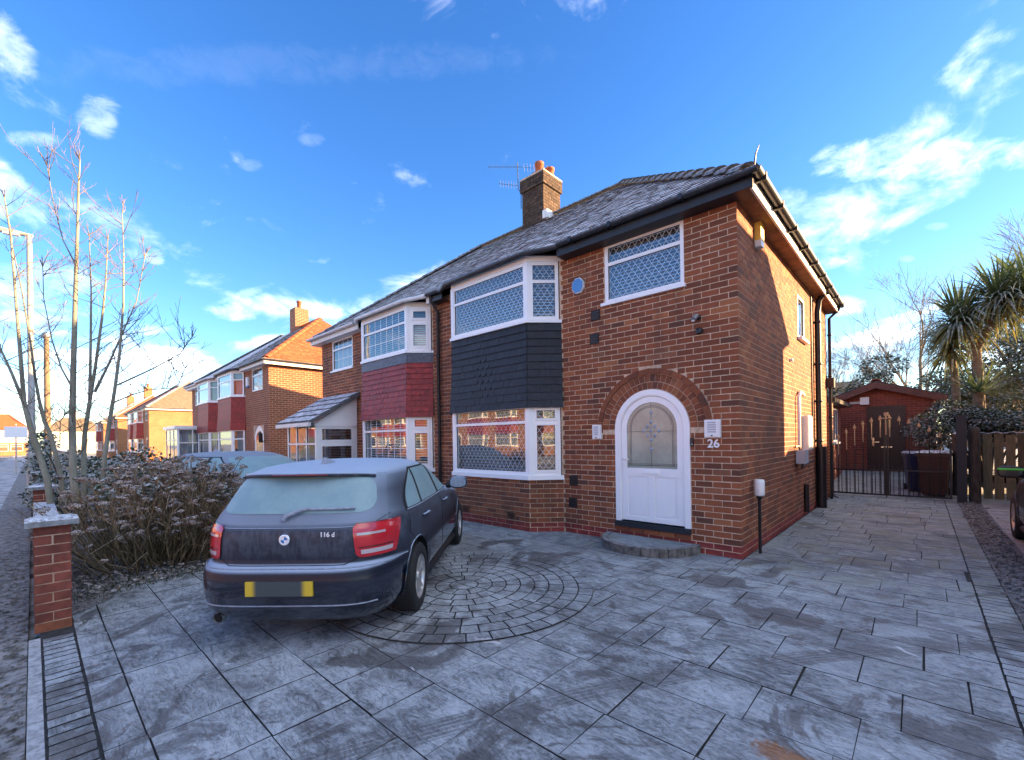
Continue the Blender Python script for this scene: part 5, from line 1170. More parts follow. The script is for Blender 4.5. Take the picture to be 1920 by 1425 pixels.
    car_patch(T, 'rear_glass_surround', 'trim' if not frosted else paint, .955, 1.325, lambda z: th_y(-.735 + (z - .955) * .30, z), lambda z: th_y(.735 - (z - .955) * .30, z), .002)
    car_patch(T, 'rear_window', glass, zr0, zr1, lambda z: th_y(-rw(z), z), lambda z: th_y(rw(z), z), .005, 22, 24)
    zw0, zw1 = .99, 1.325
    fws = rounded(zw0, zw1, .70, .55, .05); car_patch(T, 'windscreen', glass, zw0, zw1, lambda z: math.pi - th_y(fws(z), z), lambda z: math.pi + th_y(fws(z), z), .004, 12, 20)
    for s in (-1, 1):
        def xb(z): t = max(0, (z - .985) / .33); return .70 + .10 * t + .42 * t ** 2.2       # rear edge of the side glass
        def xa(z): t = (z - .985) / .33; return 2.88 - .72 * t
        sd = s
        car_patch(T, 'window_surround', 'trim', .978, 1.335, lambda z: th_x(xb(z) - .05, z, sd), lambda z: th_x(xa(z) + .03, z, sd), .0025, 12, 30)
        for nm, a, b, top in (('quarter_window', lambda z: xb(z), lambda z: max(xb(z) + .02, 1.10 + (z - .985) * .38), 1.315), ('rear_side_window', lambda z: max(xb(z), 1.16 + (z - .985) * .38), lambda z: 1.93 + (z - .985) * .0, 1.318), ('front_side_window', lambda z: 2.02 + (z - .985) * .0, lambda z: xa(z), 1.318)):
            car_patch(T, nm, glass, .995, top, (lambda z, f=a: th_x(f(z), z, sd)), (lambda z, f=b: th_x(f(z), z, sd)), .006, 12, 12)
        # belt line bright strip, shut lines, handles
        MB().tube([car_pt(.982, th_x(.68 + i * .11, .982, s), .004) for i in range(21)], .008, 5).build('belt_moulding', M['trim_frost'] if frosted else M['chrome'], T, local=True)
        line = 'trim_frost' if frosted else 'trim'
        for pts in ([(xb(.985) - .02 + .0 * k, .975 - k * .05) if k < 5 else (.70 + (k - 4) * .075, .775 - (k - 4) * .075) for k in range(9)], [(2.0 + .01 * k, .97 - .07 * k) for k in range(10)], [(3.0 + .01 * k, .93 - .06 * k) for k in range(11)]):
            MB().tube([car_pt(z, th_x(x, z, s), .0005) for x, z in pts], .0035, 4).build('shut_line', M['trim'], T, local=True)
        for x in (1.16, 2.22): MB().tube([car_pt(.865, th_x(x - .10, .865, s), .0), car_pt(.868, th_x(x - .06, .868, s), .030), car_pt(.87, th_x(x + .06, .87, s), .030), car_pt(.872, th_x(x + .09, .872, s), .0)], [.012, .017, .017, .012], 6).build('door_handle', M[paint], T, local=True)
        MB().tube([car_pt(.22, th_x(x, .22, s), .012) for x in (1.25, 1.8, 2.4, 3.17)], .045, 6).build('sill', M['trim'], T, local=True)
        # arch lip
        for ax in (AXR, AXF):
            MB().tube([V(*(lambda p: (p.x, p.y, p.z))(car_pt(max(.2, WR + .015 + .366 * math.sin(q)), th_x(ax + .366 * math.cos(q), max(.2, WR + .015 + .366 * math.sin(q)), s), .001))) for q in [math.pi * i / 16 for i in range(-1, 18)]], .008, 5).build('arch_lip', M[paint], T, local=True)
        # mirror
        mx, my, mz = 2.80, s * .985, 1.03; mb = MB(); P = []; n1, n2 = 9, 12
        for i in range(n1):
            u = -1 + 2 * i / (n1 - 1); rx = .075 * math.sqrt(max(.0, 1 - (max(u, -.2) + .2) ** 2 / 1.44)) if u > -.2 else .075
            for j in range(n2): q = 2 * math.pi * j / n2; k = (1 if u < -.3 else math.sqrt(max(0.02, 1 - ((u + .3) / 1.3) ** 2))); P.append(V(mx + u * .075, my + sgp(math.cos(q), .7) * .125 * k, mz + sgp(math.sin(q), .7) * .082 * k))
        mb.add(P, [(i * n2 + j, i * n2 + (j + 1) % n2, (i + 1) * n2 + (j + 1) % n2, (i + 1) * n2 + j) for i in range(n1 - 1) for j in range(n2)] + [tuple(range(n2 * (n1 - 1), n2 * n1)), tuple(range(n2))[::-1]], 0, True); mir = mb.build('door_mirror', M[paint], T, local=True, fix=True)
        gl = [V(mx - .077, my + sgp(math.cos(2 * math.pi * j / 16), .7) * .108, mz + sgp(math.sin(2 * math.pi * j / 16), .7) * .067) for j in range(16)]; MB().add(gl, [tuple(range(16))]).build('mirror_glass', M['car_glass_clear'] if not frosted else M['trim_frost'], mir, local=True)
        MB().tube([V(2.80, s * .81, .985), V(2.80, s * .90, .985)], [.045, .03], 8).build('mirror_arm', M['trim'], mir, local=True)
        if mirror_stripe: MB().tube([V(mx - .078, my - .12, mz + .035), V(mx - .078, my + .12, mz + .035)], .016, 6).build('stripe', M[mirror_stripe], mir, local=True)
    # ---- rear details
    sp = MB(); rows_ = []
    for x, z, wd, bow in ((.74, 1.396, .50, .12), (.54, 1.378, .555, .15), (.36, 1.352, .580, .19), (.315, 1.338, .585, .20), (.325, 1.318, .58, .20), (.42, 1.307, .57, .17)):
        rows_ += [V(x + bow * abs(q) ** 2.4, q * wd, z - .022 * abs(q) ** 3) for q in [-1 + i / 8 for i in range(17)]]
    sp.add(rows_, [(i * 17 + j, i * 17 + j + 1, (i + 1) * 17 + j + 1, (i + 1) * 17 + j) for i in range(5) for j in range(16)], 0, True); spo = sp.build('spoiler', M[paint], T, local=True, fix=True)
    MB().tube([V(.313 + .20 * abs(q) ** 2.4, q * .585, 1.332 - .022 * abs(q) ** 3) for q in [-.40 + .1 * i for i in range(9)]], .009, 5).build('brake_light', M['lens_dark'], spo, local=True)
    fnn = MB().add([V(.80, -.035, 1.392), V(.80, .035, 1.392), V(1.02, .03, 1.405), V(1.02, -.03, 1.405), V(.805, -.007, 1.462), V(.805, .007, 1.462), V(.86, .007, 1.455), V(.86, -.007, 1.455)], [(0, 1, 5, 4), (1, 2, 6, 5), (2, 3, 7, 6), (3, 0, 4, 7), (4, 5, 6, 7)]); fnn.build('roof_aerial', M['trim_frost'] if frosted else M[paint], T, local=True)
    def light(s):
        z0, z1 = .69, .945
        inner = lambda z: .545 + .03 * (z - z0) / (z1 - z0) * -1 - (.028 - math.sqrt(max(0, .028 ** 2 - max(0, .028 - min(z - z0, z1 - z)) ** 2))) * -1
        outer = lambda z: .40 + .10 * (z - z0) / (z1 - z0)
        A, B = (lambda z: s * abs(th_y(inner(z), z))), (lambda z: s * abs(th_x(outer(z), z)))
        lt_ = car_patch(T, 'tail_light', 'lens', z0, z1, A, B, .010, 12, 22)
        sub = lambda t: (lambda z: A(z) + (B(z) - A(z)) * t)
        car_patch(T, 'light_surround', 'lens_dark', z0 - .008, z1 + .008, lambda z: A(max(z0, min(z1, z))) * .985, lambda z: B(max(z0, min(z1, z))) * 1.015, .005, 12, 22)
        car_patch(lt_, 'light_band', 'lens_dark', .760, .772, sub(.06), sub(.86), .0125, 3, 16); car_patch(lt_, 'light_strip', 'lens_clear', .715, .748, sub(.10), sub(.86), .0125, 4, 16); car_patch(lt_, 'light_strip', 'lens_clear', .862, .880, sub(.06), sub(.62), .0125, 4, 16)
    light(1); light(-1)
    ln = 'trim_frost' if frosted else 'trim'
    MB().tube([car_pt(z, th_y(y, z), .001) for y, z in [(-.735, 1.0), (-.70, .975), (-.665, .955)]], .0035, 4).tube([car_pt(z, th_y(y, z), .001) for y, z in [(-.56, .69), (-.50, .66)] + [(-.46 + .092 * i, .640) for i in range(11)] + [(.50, .66), (.56, .69)]], .0045, 4).build('tailgate_gap', M['trim'], T, local=True)
    MB().tube([car_pt(.626, th_y(-.84 + .084 * i, .626), .003) for i in range(21)], .006, 4).build('bumper_edge', M[ln], T, local=True); MB().tube([car_pt(.928, th_y(-.52 + .052 * i, .928), .000) for i in range(21)], .005, 4).build('tailgate_crease', M[paint], T, local=True)
    MB().tube([car_pt(.345, th_y(-.70 + .07 * i, .345), .001) for i in range(21)], .006, 4).build('diffuser_edge', M[ln if frosted else 'trim'], T, local=True)
    if rear_marks:
        pz, px_ = .49, -.012
        plt = MB().add([V(px_, y, z) for y, z in ((-.26, pz - .055), (.26, pz - .055), (.26, pz + .055), (-.26, pz + .055))] + [V(px_ + .02, y, z) for y, z in ((-.26, pz - .055), (.26, pz - .055), (.26, pz + .055), (-.26, pz + .055))], [(0, 3, 2, 1), (0, 1, 5, 4), (1, 2, 6, 5), (2, 3, 7, 6), (3, 0, 4, 7)]).build('number_plate', M['plate'], T, local=True)
        em = car_pt(.845, 0, 0); ex = em.x - .004
        Em = Matrix.Translation((ex, 0, .845)) @ Matrix.Rotation(-math.pi / 2, 4, 'Y')
        eb = MB().lathe(Em, [(.045, -.01), (.045, .004), (.042, .007), (0, .007)], 28).build('emblem', M['chrome'], T, local=True)
        MB().lathe(Em, [(.0405, .0075), (.040, .0085), (.028, .0085), (.0275, .0075)], 28).build('emblem_ring', M['emb_white'], eb, local=True)
        for q in range(4):
            P = [Em @ V(0, 0, .0088)] + [Em @ V(.026 * math.cos(a), .026 * math.sin(a), .0088) for a in [math.pi / 2 * q + math.pi / 2 * i / 6 for i in range(7)]]
            MB().add(P, [(0, i, i + 1) for i in range(1, 7)]).build('emblem_quarter', M['emb_blue' if q % 2 else 'emb_white'], eb, local=True)
        tz = .880; tx = car_pt(tz, th_y(-.34, tz)).x - .006
        link('model_lettering', text_mesh('116 d', .052, .002, M['emb_white'], Fr((tx, -.335, tz), (0, -1, 0), (-1, 0, 0)), 0, 0, 0, True), T, local=True)
        # wiper
        MB().tube([car_pt(.985, th_y(.03, .985), .015), car_pt(1.002, th_y(.01, 1.002), .035), car_pt(1.045, th_y(-.10, 1.045), .032), car_pt(1.06, th_y(-.16, 1.06), .028)], [.022, .020, .013, .010], 6).build('wiper_arm', M['trim_frost'], T, local=True); MB().tube([car_pt(1.055, th_y(-.08 - .06 * i, 1.055), .022) for i in range(8)], .011, 5).build('wiper_blade', M['trim_frost'], T, local=True)
        # exhaust
        MB().tube([V(.11, .56, .222), V(.42, .56, .23)], .040, 18, caps=False).build('exhaust', M['alloy'], T, local=True); MB().tube([V(.125, .56, .223), V(.42, .56, .225)], .035, 14).build('exhaust_inside', M['arch_dark'], T, local=True)
    else:
        for s in (-1, 1): car_patch(T, 'headlight', 'chrome' if not frosted else 'trim_frost', .66, .80, lambda z: math.pi - s * abs(th_y(.45, z)), lambda z: math.pi - s * (math.pi / 2 - .62), .006, 6, 12)
        car_patch(T, 'grille', 'trim', .40, .66, lambda z: math.pi - th_y(.30, z), lambda z: math.pi + th_y(.30, z), .004, 6, 12)
    return T
hd_ = math.atan2(.762, -.647)
make_car('parked_car', 'frosted black hatchback parked on the paved drive seen from behind', (-1.815, -4.856, .014), R(131.55), 'paint', 'car_glass', scale=.97)
make_car('parked_car', 'frosted dark grey car on the forecourt behind the hydrangea bush', (-9.75, -3.75, .0), R(14), 'paint_grey', 'car_glass', True, False)
make_car('parked_car', 'black car at the right edge with a green striped door mirror', (3.56, .2, .0), R(90), 'paint_black', 'car_glass_clear', False, False, 'green')
# ------------------------------------------------------------------ front boundary wall and pillars
def brick_block(parent, x0, x1, y0, y1, courses, mat='brick', name='brick', ch=CH, bl=BL, individual=True):
    "four faces of bricks round a mortar core"
    H_ = courses * ch
    MB().xbox(x0 + .006, x1 - .006, y0 + .006, y1 - .006, 0, H_).build('core', M['mortar'], parent)
    for k in range(courses):
        lx, ly = x1 - x0, y1 - y0
        if lx < .35 and ly < .35:
            segs = [(x0, x1, y0, y0 + ly / 2 - .005), (x0, x1, y0 + ly / 2 + .005, y1)] if k % 2 else [(x0, x0 + lx / 2 - .005, y0, y1), (x0 + lx / 2 + .005, x1, y0, y1)]
        else:
            n = max(1, round(lx / bl)); L = lx / n; segs = []; s = 0 if k % 2 == 0 else -L / 2; a = x0 + s
            while a < x1 - .01: p, q = max(a, x0), min(a + L - .01, x1); a += L; segs.append((p, q, y0, y1)) if q - p > .02 else None
        for p, q, r, t in segs:
            j = random.uniform(-.002, .002); MB().xbox(p + j, q + j, r + j, t + j, k * ch + .005, (k + 1) * ch - .005).build(name, M['brick_bright' if mat == 'pillar' and k == 0 else ('pillar_brick' if mat == 'pillar' else mat)], parent)
    return H_
M['pillar_brick'] = mk('red_pillar_brick', (.24, .062, .040), .85, .3, 12, .4, 80, rnd=.22)
def pillar(x, y, s, courses, label):
    t = thing('brick_pillar', label, 'pillar', (x, y, 0), 'brick pillars along the pavement'); h = brick_block(t, x - s / 2, x + s / 2, y - s / 2, y + s / 2, courses, 'pillar')
    cp = MB(); c = s / 2 + .05; cp.add([V(x + a * c, y + b * c, z) for z in (h, h + .045) for a, b in ((-1, -1), (1, -1), (1, 1), (-1, 1))] + [V(x + a * (c - .04), y + b * (c - .04), h + .062) for a, b in ((-1, -1), (1, -1), (1, 1), (-1, 1))], [(3, 2, 1, 0)] + [(b + i, b + (i + 1) % 4, b + 4 + (i + 1) % 4, b + 4 + i) for b in (0, 4) for i in range(4)] + [(8, 9, 10, 11)]); cp.build('cap', M['cap'], t)
pillar(-3.875, -5.98, .225, 11, 'nearest red brick gate pillar with a frosted stone cap'); pillar(-8.55, -5.98, .225, 11, 'second brick pillar from the drive behind the bush'); pillar(-14.2, -5.98, .225, 11, 'third brick pillar from the drive along the pavement'); pillar(-19.5, -5.98, .30, 11, 'dark far pillar beside the lamp post along the pavement')
def low_wall(x0, x1, label):
    t = thing('garden_wall', label, 'wall', ((x0 + x1) / 2, -5.98, 0), 'low front garden walls'); h = brick_block(t, x0, x1, -6.035, -5.925, 8, 'pillar')
    x = x0
    while x < x1 - .05: e = min(x + .6, x1); MB().xbox(x + .004, e - .004, -6.09, -5.87, h, h + .05).build('coping', M['cap'], t); x += .6
low_wall(-8.43, -3.995, 'low brick wall with frosted coping behind the nearest pillar'); low_wall(-14.07, -8.68, 'low brick wall between the second and third pillars')
# ------------------------------------------------------------------ street furniture
lp = thing('lamp_post', 'tall pale grey street lamp post rising behind the bare tree', 'lamp post', (-18.6, -6.25, 0))
LB = V(-18.6, -6.10, 0); zt = 8.15
MB().tube([LB, LB + V(0, 0, 1.35)], .13, 14).build('base', M['steel_lamp'], lp); MB().tube([LB + V(0, 0, 1.35), LB + V(0, 0, 1.42), LB + V(0, 0, zt)], [.13, .085, .062], 14).build('column', M['steel_lamp'], lp)
MB().box(Fr(LB, (1, 0, 0), (0, -1, 0)), .06, .09, .3, .9, -.08, .08).build('hatch', M['steel_lamp'], lp)
hdv = (V(0, -1, 0) * .9 + V(-.3, 0, .0)).normalized(); MB().tube([LB + V(0, 0, zt - .02) - hdv * .08, LB + V(0, 0, zt + .04) + hdv * .62], [.05, .09], 8).build('lamp_head', M['steel_lamp'], lp); MB().tube([LB + V(0, 0, zt - .03) + hdv * .2, LB + V(0, 0, zt - .02) + hdv * .56], .07, 8).build('lamp_glass', M['lamp_white'], lp)
tp = thing('telegraph_pole', 'weathered wooden telegraph pole standing beyond the lamp post', 'pole', (-38, -5.9, 0)); TB = V(-38, -5.45, 0)
tp.location = TB; WM[tp.name] = Matrix.Translation(TB)
MB().tube([TB, TB + V(0, 0, 8.6)], [.17, .12], 12).build('shaft', M['pole_wood'], tp); MB().lathe(Matrix.Translation(TB + V(0, 0, 8.3)), [(.15, 0), (.20, .05), (.20, .25), (.14, .3)], 10).build('terminal_box', M['silver'], tp)
sg = thing('street_sign', 'white sign board on a thin post down the pavement', 'sign', (-37, -8.2, 0)); SB = V(-37, -6.75, 0); MB().tube([SB, SB + V(0, 0, 2.9)], .035, 8).build('post', M['silver'], sg); MB().box(Fr(SB, (0, -1, 0), (1, 0, 0)), -.45, .45, 2.1, 2.75, .04, .07).build('board', M['lamp_white'], sg)
jb = thing('telecom_cabinet', 'black roadside cabinet beside the foot of the lamp post', 'cabinet', (-19.05, -5.85, 0)); MB().xbox(-18.5, -18.0, -6.05, -5.75, 0, 1.25).build('case', M['black'], jb); MB().xbox(-18.53, -17.97, -6.08, -5.72, 1.25, 1.30).build('lid', M['black'], jb)
make_far = thing('parked_car', 'pale blue frosted car parked far down the street', 'car', (-44, -9.3, -.04)); fb = MB()
fb.poly(Fr((-46, -9.3, -.04), (1, 0, 0), (0, -1, 0)), [(0, .25), (4.1, .25), (4.1, .75), (3.2, .92), (2.7, 1.42), (1.0, 1.45), (.35, .95), (0, .9)], -.85, .85); fb.build('body', M['trim_frost'], make_far, fix=True)
for x in (.8, 3.3): MB().lathe(Matrix.Translation((-46 + x, -8.5, .27)) @ Matrix.Rotation(math.pi / 2, 4, 'X'), [(0, -.1), (.31, -.1), (.31, .1), (0, .1)], 16).build('wheel', M['tyre'], make_far); MB().lathe(Matrix.Translation((-46 + x, -10.1, .27)) @ Matrix.Rotation(math.pi / 2, 4, 'X'), [(0, -.1), (.31, -.1), (.31, .1), (0, .1)], 16).build('wheel', M['tyre'], make_far)
gw = thing('garden_wall', 'long sunlit garden wall in front of the tan roofed house', 'wall', (-46, -4.5, 0)); MB().xbox(-62, -38, -4.6, -4.35, 0, 1.15).build('wall', M['garden_wall'], gw); MB().xbox(-62, -38, -4.65, -4.3, 1.15, 1.22).build('coping', M['cap'], gw)
def end_house(x, y0, y1, lb, rm, wm):
    t = thing('distant_house', lb, 'house', (x - 4, (y0 + y1) / 2, 0)); MB().xbox(x - 8, x, y0, y1, 0, 2.3).build('wall', M[wm], t); MB().xbox(x - 7.98, x - .02, y0 + .02, y1 - .02, 2.3, 4.7).build('upper_wall', M['render'], t)
    m_ = (y0 + y1) / 2; MB().add([V(x + .4, y0 - .4, 4.7), V(x + .4, y1 + .4, 4.7), V(x - 8.4, y1 + .4, 4.7), V(x - 8.4, y0 - .4, 4.7), V(x - 4, m_ - (y1 - y0) * .2, 7.6), V(x - 4, m_ + (y1 - y0) * .2, 7.6)], [(0, 1, 5, 4), (1, 2, 5), (2, 3, 4, 5), (3, 0, 4)]).build('roof', M[rm], t)
    for yy in (y0 + 1, m_, y1 - 2.2):
        for z in (.8, 3.0): window(t, 'window', Fr((x + .03, yy, z), (0, 1, 0), (1, 0, 0)), 1.5, 1.2, transom=.8, blind=('curtain', 0))
    MB().xbox(x - 4.4, x - 3.6, m_ - .5, m_ + .5, 6.9, 9.0).build('chimney', M[wm], t)
end_house(-118, -14.5, -6.6, 'distant house with orange hip roof closing the left end of the street', 'roof_orange', 'brick_lit'); end_house(-128, -4.5, 4.5, 'distant pale house seen between the tree stems', 'roof_tan', 'render')
# ------------------------------------------------------------------ gate across the side drive
GY, GX0, GX1, GM = 8.2, -.06, 2.20, 1.05
MB().xbox(-.35, -.02, 7.98, 8.3, 0, 2.4).build('rear_return_wall', M['brick_far'], H)
gt = thing('driveway_gate', 'black wrought iron double gate with gold spear tips across the drive', 'gate', (1.05, GY, 0))
def bar(mb, x0, z0, x1, z1, r=.011): mb.tube([V(x0, GY, z0), V(x1, GY, z1)], r, 6)
def top_z(x): d = abs(x - GM) / (GX1 - GM); return 1.92 - .62 * d ** 1.7
for lf, (xa, xb_) in (('left', (GX0 + .03, GM - .025)), ('right', (GM + .025, GX1 - .02))):
    leaf_ = MB(); leaf_.xbox(xa - .02, xa + .02, GY - .02, GY + .02, .05, 1.35 if lf == 'left' else 1.98); leaf_.xbox(xb_ - .02, xb_ + .02, GY - .02, GY + .02, .05, 1.98 if lf == 'left' else 1.35); leaf_.xbox(xa + .02, xb_ - .02, GY - .016, GY + .016, .05, .09); leaf_.xbox(xa + .02, xb_ - .02, GY - .015, GY + .015, .66, .69)
    lo = leaf_.build('gate_leaf', M['gate'], gt)
    n = 6
    for i in range(n):
        x = xa + (xb_ - xa) * (i + .5 + (.25 if lf == 'left' else -.25)) / (n + .25); z = top_z(x); b_ = MB(); bar(b_, x, .07, x, z - .42, .011); b_.build('rail', M['gate'], lo)
        g_ = MB(); bar(g_, x, z - .42, x, z, .011); g_.build('upper_rail', M['gold'] if lf == 'left' or i < 1 else M['gate'], lo)  # upper part of each rail, pale gold on the left leaf
        MB().add([V(x - .036, GY, z + .03), V(x, GY - .015, z + .03), V(x + .036, GY, z + .03), V(x, GY + .015, z + .03), V(x, GY, z + .14), V(x, GY, z - .02)], [(0, 1, 4), (1, 2, 4), (2, 3, 4), (3, 0, 4), (1, 0, 5), (2, 1, 5), (3, 2, 5), (0, 3, 5)]).build('spear_tip', M['gold'], lo)
        q = MB()
        for j in range(2): xx = x + (j - .5) * (xb_ - xa) / (n + .25) * .5; bar(q, xx + .02, .07, xx + .02, .67, .008)
        q.build('short_rail', M['gate'], lo)
        sc_ = MB(); sc_.tube([V(x + .045 * math.cos(a * .45), GY, .74 + .045 * math.sin(a * .45)) for a in range(14)], .007, 5, caps=False); sc_.build('scroll', M['gate'], lo)
    if lf == 'right':
        sc_ = MB(); sc_.tube([V(xb_ - .02, GY, 1.33), V(xb_ - .10, GY, 1.52), V(xb_ - .25, GY, 1.52), V(xb_ - .3, GY, 1.40)], .010, 6); sc_.build('scroll', M['gate'], lo)
MB().tube([V(GM, GY - .035, 0), V(GM, GY - .035, 1.2)], .012, 6).build('drop_bolt', M['gate'], gt)
fz_ = MB(); fz_.tube([V(GM, GY - .02, 1.55), V(GM, GY - .02, 2.08)], .014, 6); fz_.tube([V(GM - .10, GY - .02, 1.96), V(GM + .10, GY - .02, 1.96)], .014, 6); fz_.xbox(GM - .035, GM + .045, GY - .04, GY, 2.02, 2.10); fz_.build('centre_cross', M['gold'], gt)
MB().tube([V(GX0 + .03, GY - .02, .04), V(-.02, GY - .35, .02), V(.16, GY - .8, .02)], .014, 6).build('hold_back', M['gate'], gt)
gp = thing('gate_post', 'blue-black square gate post at the right of the iron gate', 'post', (2.37, 8.15, 0)); MB().xbox(2.27, 2.43, 8.05, 8.21, 0, 1.93).build('shaft', M['post_black'], gp); MB().xbox(2.26, 2.44, 8.04, 8.22, 1.93, 1.97).build('cap', M['post_black'], gp); MB().xbox(2.20, 2.27, 8.10, 8.15, 1.2, 1.26).build('hinge', M['gate'], gp)
rp_ = thing('fence_post', 'round-topped old wooden post beside the black gate post', 'post', (2.56, 8.2, 0)); MB().tube([V(2.56, 8.24, 0), V(2.56, 8.24, 1.62)], .10, 14).lathe(Matrix.Translation((2.56, 8.24, 1.62)), [(.10, 0), (.08, .06), (.045, .09), (0, .10)], 14).build('shaft', M['post_wood'], rp_)
for i, (x, y, h, lb) in enumerate(((2.32, 9.3, 1.55, 'weathered timber post behind the gate, left one'), (2.38, 8.85, 1.62, 'weathered timber post behind the gate, right one'))):
    t = thing('fence_post', lb, 'post', (x, y, 0)); MB().tube([V(x, y, .02), V(x + .01, y, h)], .085, 10).build('shaft', M['post_wood'], t); MB().lathe(Matrix.Translation((x + .01, y, h)), [(.085, 0), (.05, .03), (0, .035)], 10).build('top', M['cap'], t)
# picket fence on the neighbouring drive
pf = thing('picket_fence', 'mossy wooden picket fence across the neighbouring drive', 'fence', (3.4, 8.4, 0)); x = 2.70
random.seed(5)
for z in (.35, 1.25): MB().xbox(2.6, 4.5, 8.42, 8.47, z, z + .09).build('rail', M['wood'], pf)
while x < 4.5:
    w_ = .145; z = 1.53 + random.uniform(-.02, .02); MB().box(Fr((x, 8.42, 0)), 0, w_, .06 + random.uniform(0, .03), z, 0, .02).build('board', M['wood'], pf); x += w_ + random.uniform(.018, .03)
MB().tube([V(2.6 + .05 * i, 8.40, 1.56 + .015 * math.sin(i * 1.3)) for i in range(38)], .010, 5).build('top_wire', M['cap'], pf)
# long timber fence further back between the plots
bf = thing('timber_fence', 'dark timber fence running back between the plots', 'fence', (2.5, 11.6, 0)); y = 9.5; 
while y < 14.2: MB().xbox(2.48, 2.51, y, y + .14, .1, 1.75).build('board', M['wood'], bf); y += .15
# ------------------------------------------------------------------ wheelie bins
def wheelie(x, y, rot, mat, label, s=1.0):
    t = thing('wheelie_bin', label, 'bin', (x, y, .04)); t.rotation_euler = (0, 0, rot); WM[t.name] = Matrix.Identity(4)
    def ring(hw, hd, z, oy=0): return [V(a * hw * s, b * hd * s + oy, z * s) for a, b in ((-1, -1), (1, -1), (1, 1), (-1, 1))]
    P = ring(.21, .25, .06) + ring(.27, .34, .92) + ring(.285, .355, .93) + ring(.285, .355, .985); MB().add(P, [(3, 2, 1, 0)] + [(b + i, b + (i + 1) % 4, b + 4 + (i + 1) % 4, b + 4 + i) for b in (0, 4, 8) for i in range(4)] + [(12, 13, 14, 15)]).build('body', M[mat], t, local=True)
    P = ring(.30, .375, .985, -.01) + ring(.30, .375, 1.015, -.01) + ring(.25, .31, 1.065, .0); MB().add(P, [(3, 2, 1, 0)] + [(b + i, b + (i + 1) % 4, b + 4 + (i + 1) % 4, b + 4 + i) for b in (0, 4) for i in range(4)] + [(8, 9, 10, 11)]).build('lid', M[mat], t, local=True)
    MB().tube([V(-.22 * s, .42 * s, .96 * s), V(.22 * s, .42 * s, .96 * s)], .018, 8).build('handle', M[mat], t, local=True)
    for q in (-.23, .23): MB().lathe(Matrix.Translation((q * s, .27 * s, .095)) @ Matrix.Rotation(math.pi / 2, 4, 'Y'), [(0, -.025), (.095, -.025), (.095, .025), (0, .025)], 16).build('wheel', M['tyre'], t, local=True)
wheelie(1.62, 9.75, R(8), 'bin_blue', 'blue wheelie bin with frosted lid behind the gate', 1.0); wheelie(1.92, 8.95, R(-6), 'bin_brown', 'brown wheelie bin with frosted lid behind the gate', 1.04)
M['barge'] = mk('brown_bargeboard', (.17, .062, .042), .6, .25, 6, .2)
# ------------------------------------------------------------------ outbuilding
OB = thing('outbuilding', 'small gabled red brick outbuilding with dark door behind the gate', 'outbuilding', (.7, 15.5, .25)); OY, OX0, OX1 = 14.0, -.75, 2.05; OZ, OE, OA = .24, 2.78, 3.30; xm = (OX0 + OX1) / 2 - .1
core = MB(); Fo = Fr((OX0, OY, 0)); core.poly(Fo, [(0, OZ - .1), (OX1 - OX0, OZ - .1), (OX1 - OX0, OE), (xm - OX0, OA), (0, OE)], -3.5, 0); oc_ = core.build('wall', M['mortar_red'], OB, fix=True)
ob = []; gab = lambda z: None
for r in brick_rects(0, OX1 - OX0, OZ, OA - .05, [rect_hole(1.05, 2.03, OZ, 2.52)], seed=71):
    zt_ = r[3]
    if zt_ > OE:
        k_ = (OA - zt_) / (OA - OE); lo, hi = (xm - OX0) * (1 - k_), (xm - OX0) + (OX1 - xm) * k_; a, b_ = max(r[0], lo), min(r[1], hi)
        if b_ - a < .03: continue
        r = (a, b_, r[2], r[3], r[4])
    ob.append(r)
ob.sort(key=lambda r: -(r[1] - r[0]))
mb = MB()
for i, r in enumerate(ob):
    if i < 250: brick_obj(oc_, Fo, r, .006, .03, 'brick_outb', 0)
    else: mb.box(Fo, r[0], r[1], r[2], r[3], -.02, .006, back=False)
stuff(mb.build('brickwork', M['brick_outb'], oc_))
dd = MB().box(Fo, 1.08, 2.0, .30, 2.49, -.04, .02).build('door', M['door_black'], OB); MB().box(Fo, 1.03, 1.08, .25, 2.54, -.04, .045).box(Fo, 2.0, 2.05, .25, 2.54, -.04, .045).box(Fo, 1.08, 2.0, 2.49, 2.54, -.04, .045).build('door_frame', M['door_black'], OB)
for a0, a1, b0, b1 in ((1.18, 1.48, .45, 1.05), (1.60, 1.90, .45, 1.05), (1.18, 1.48, 1.35, 2.3), (1.60, 1.90, 1.35, 2.3)): MB().box(Fo, a0, a1, b0, b1, .02, .032).build('panel', M['door_black'], dd)
MB().box(Fo, 1.16, 1.22, 1.15, 1.45, .02, .04).box(Fo, 1.16, 1.36, 1.28, 1.31, .04, .07).build('handle', M['chrome'], dd); MB().box(Fo, 1.38, 1.70, 1.10, 1.14, .032, .045).build('letterbox', M['chrome'], dd)
for sg_ in (-1, 1):
    xe = OX0 - .28 if sg_ < 0 else OX1 + .28; ze = OA - (OA - OE) / ((xm - OX0) if sg_ < 0 else (OX1 - xm)) * abs(xe - xm)
    MB().poly(Fr((0, OY - .28, 0)), [(xm, OA + .12), (xe, ze + .12), (xe, ze + .02), (xm, OA + .02)], -3.9, .0).build('roof_slope', M['roof'], OB, fix=True)
    MB().poly(Fr((0, OY - .29, 0)), [(xm, OA + .08), (xe, ze + .08), (xe, ze - .12), (xm, OA - .14)], -.03, .02).build('bargeboard', M['barge'], OB, fix=True)
ridge_run(OB, V(xm, OY - .3, OA + .13), V(xm, OY + 3.5, OA + .13), 9, 'pot', .11)
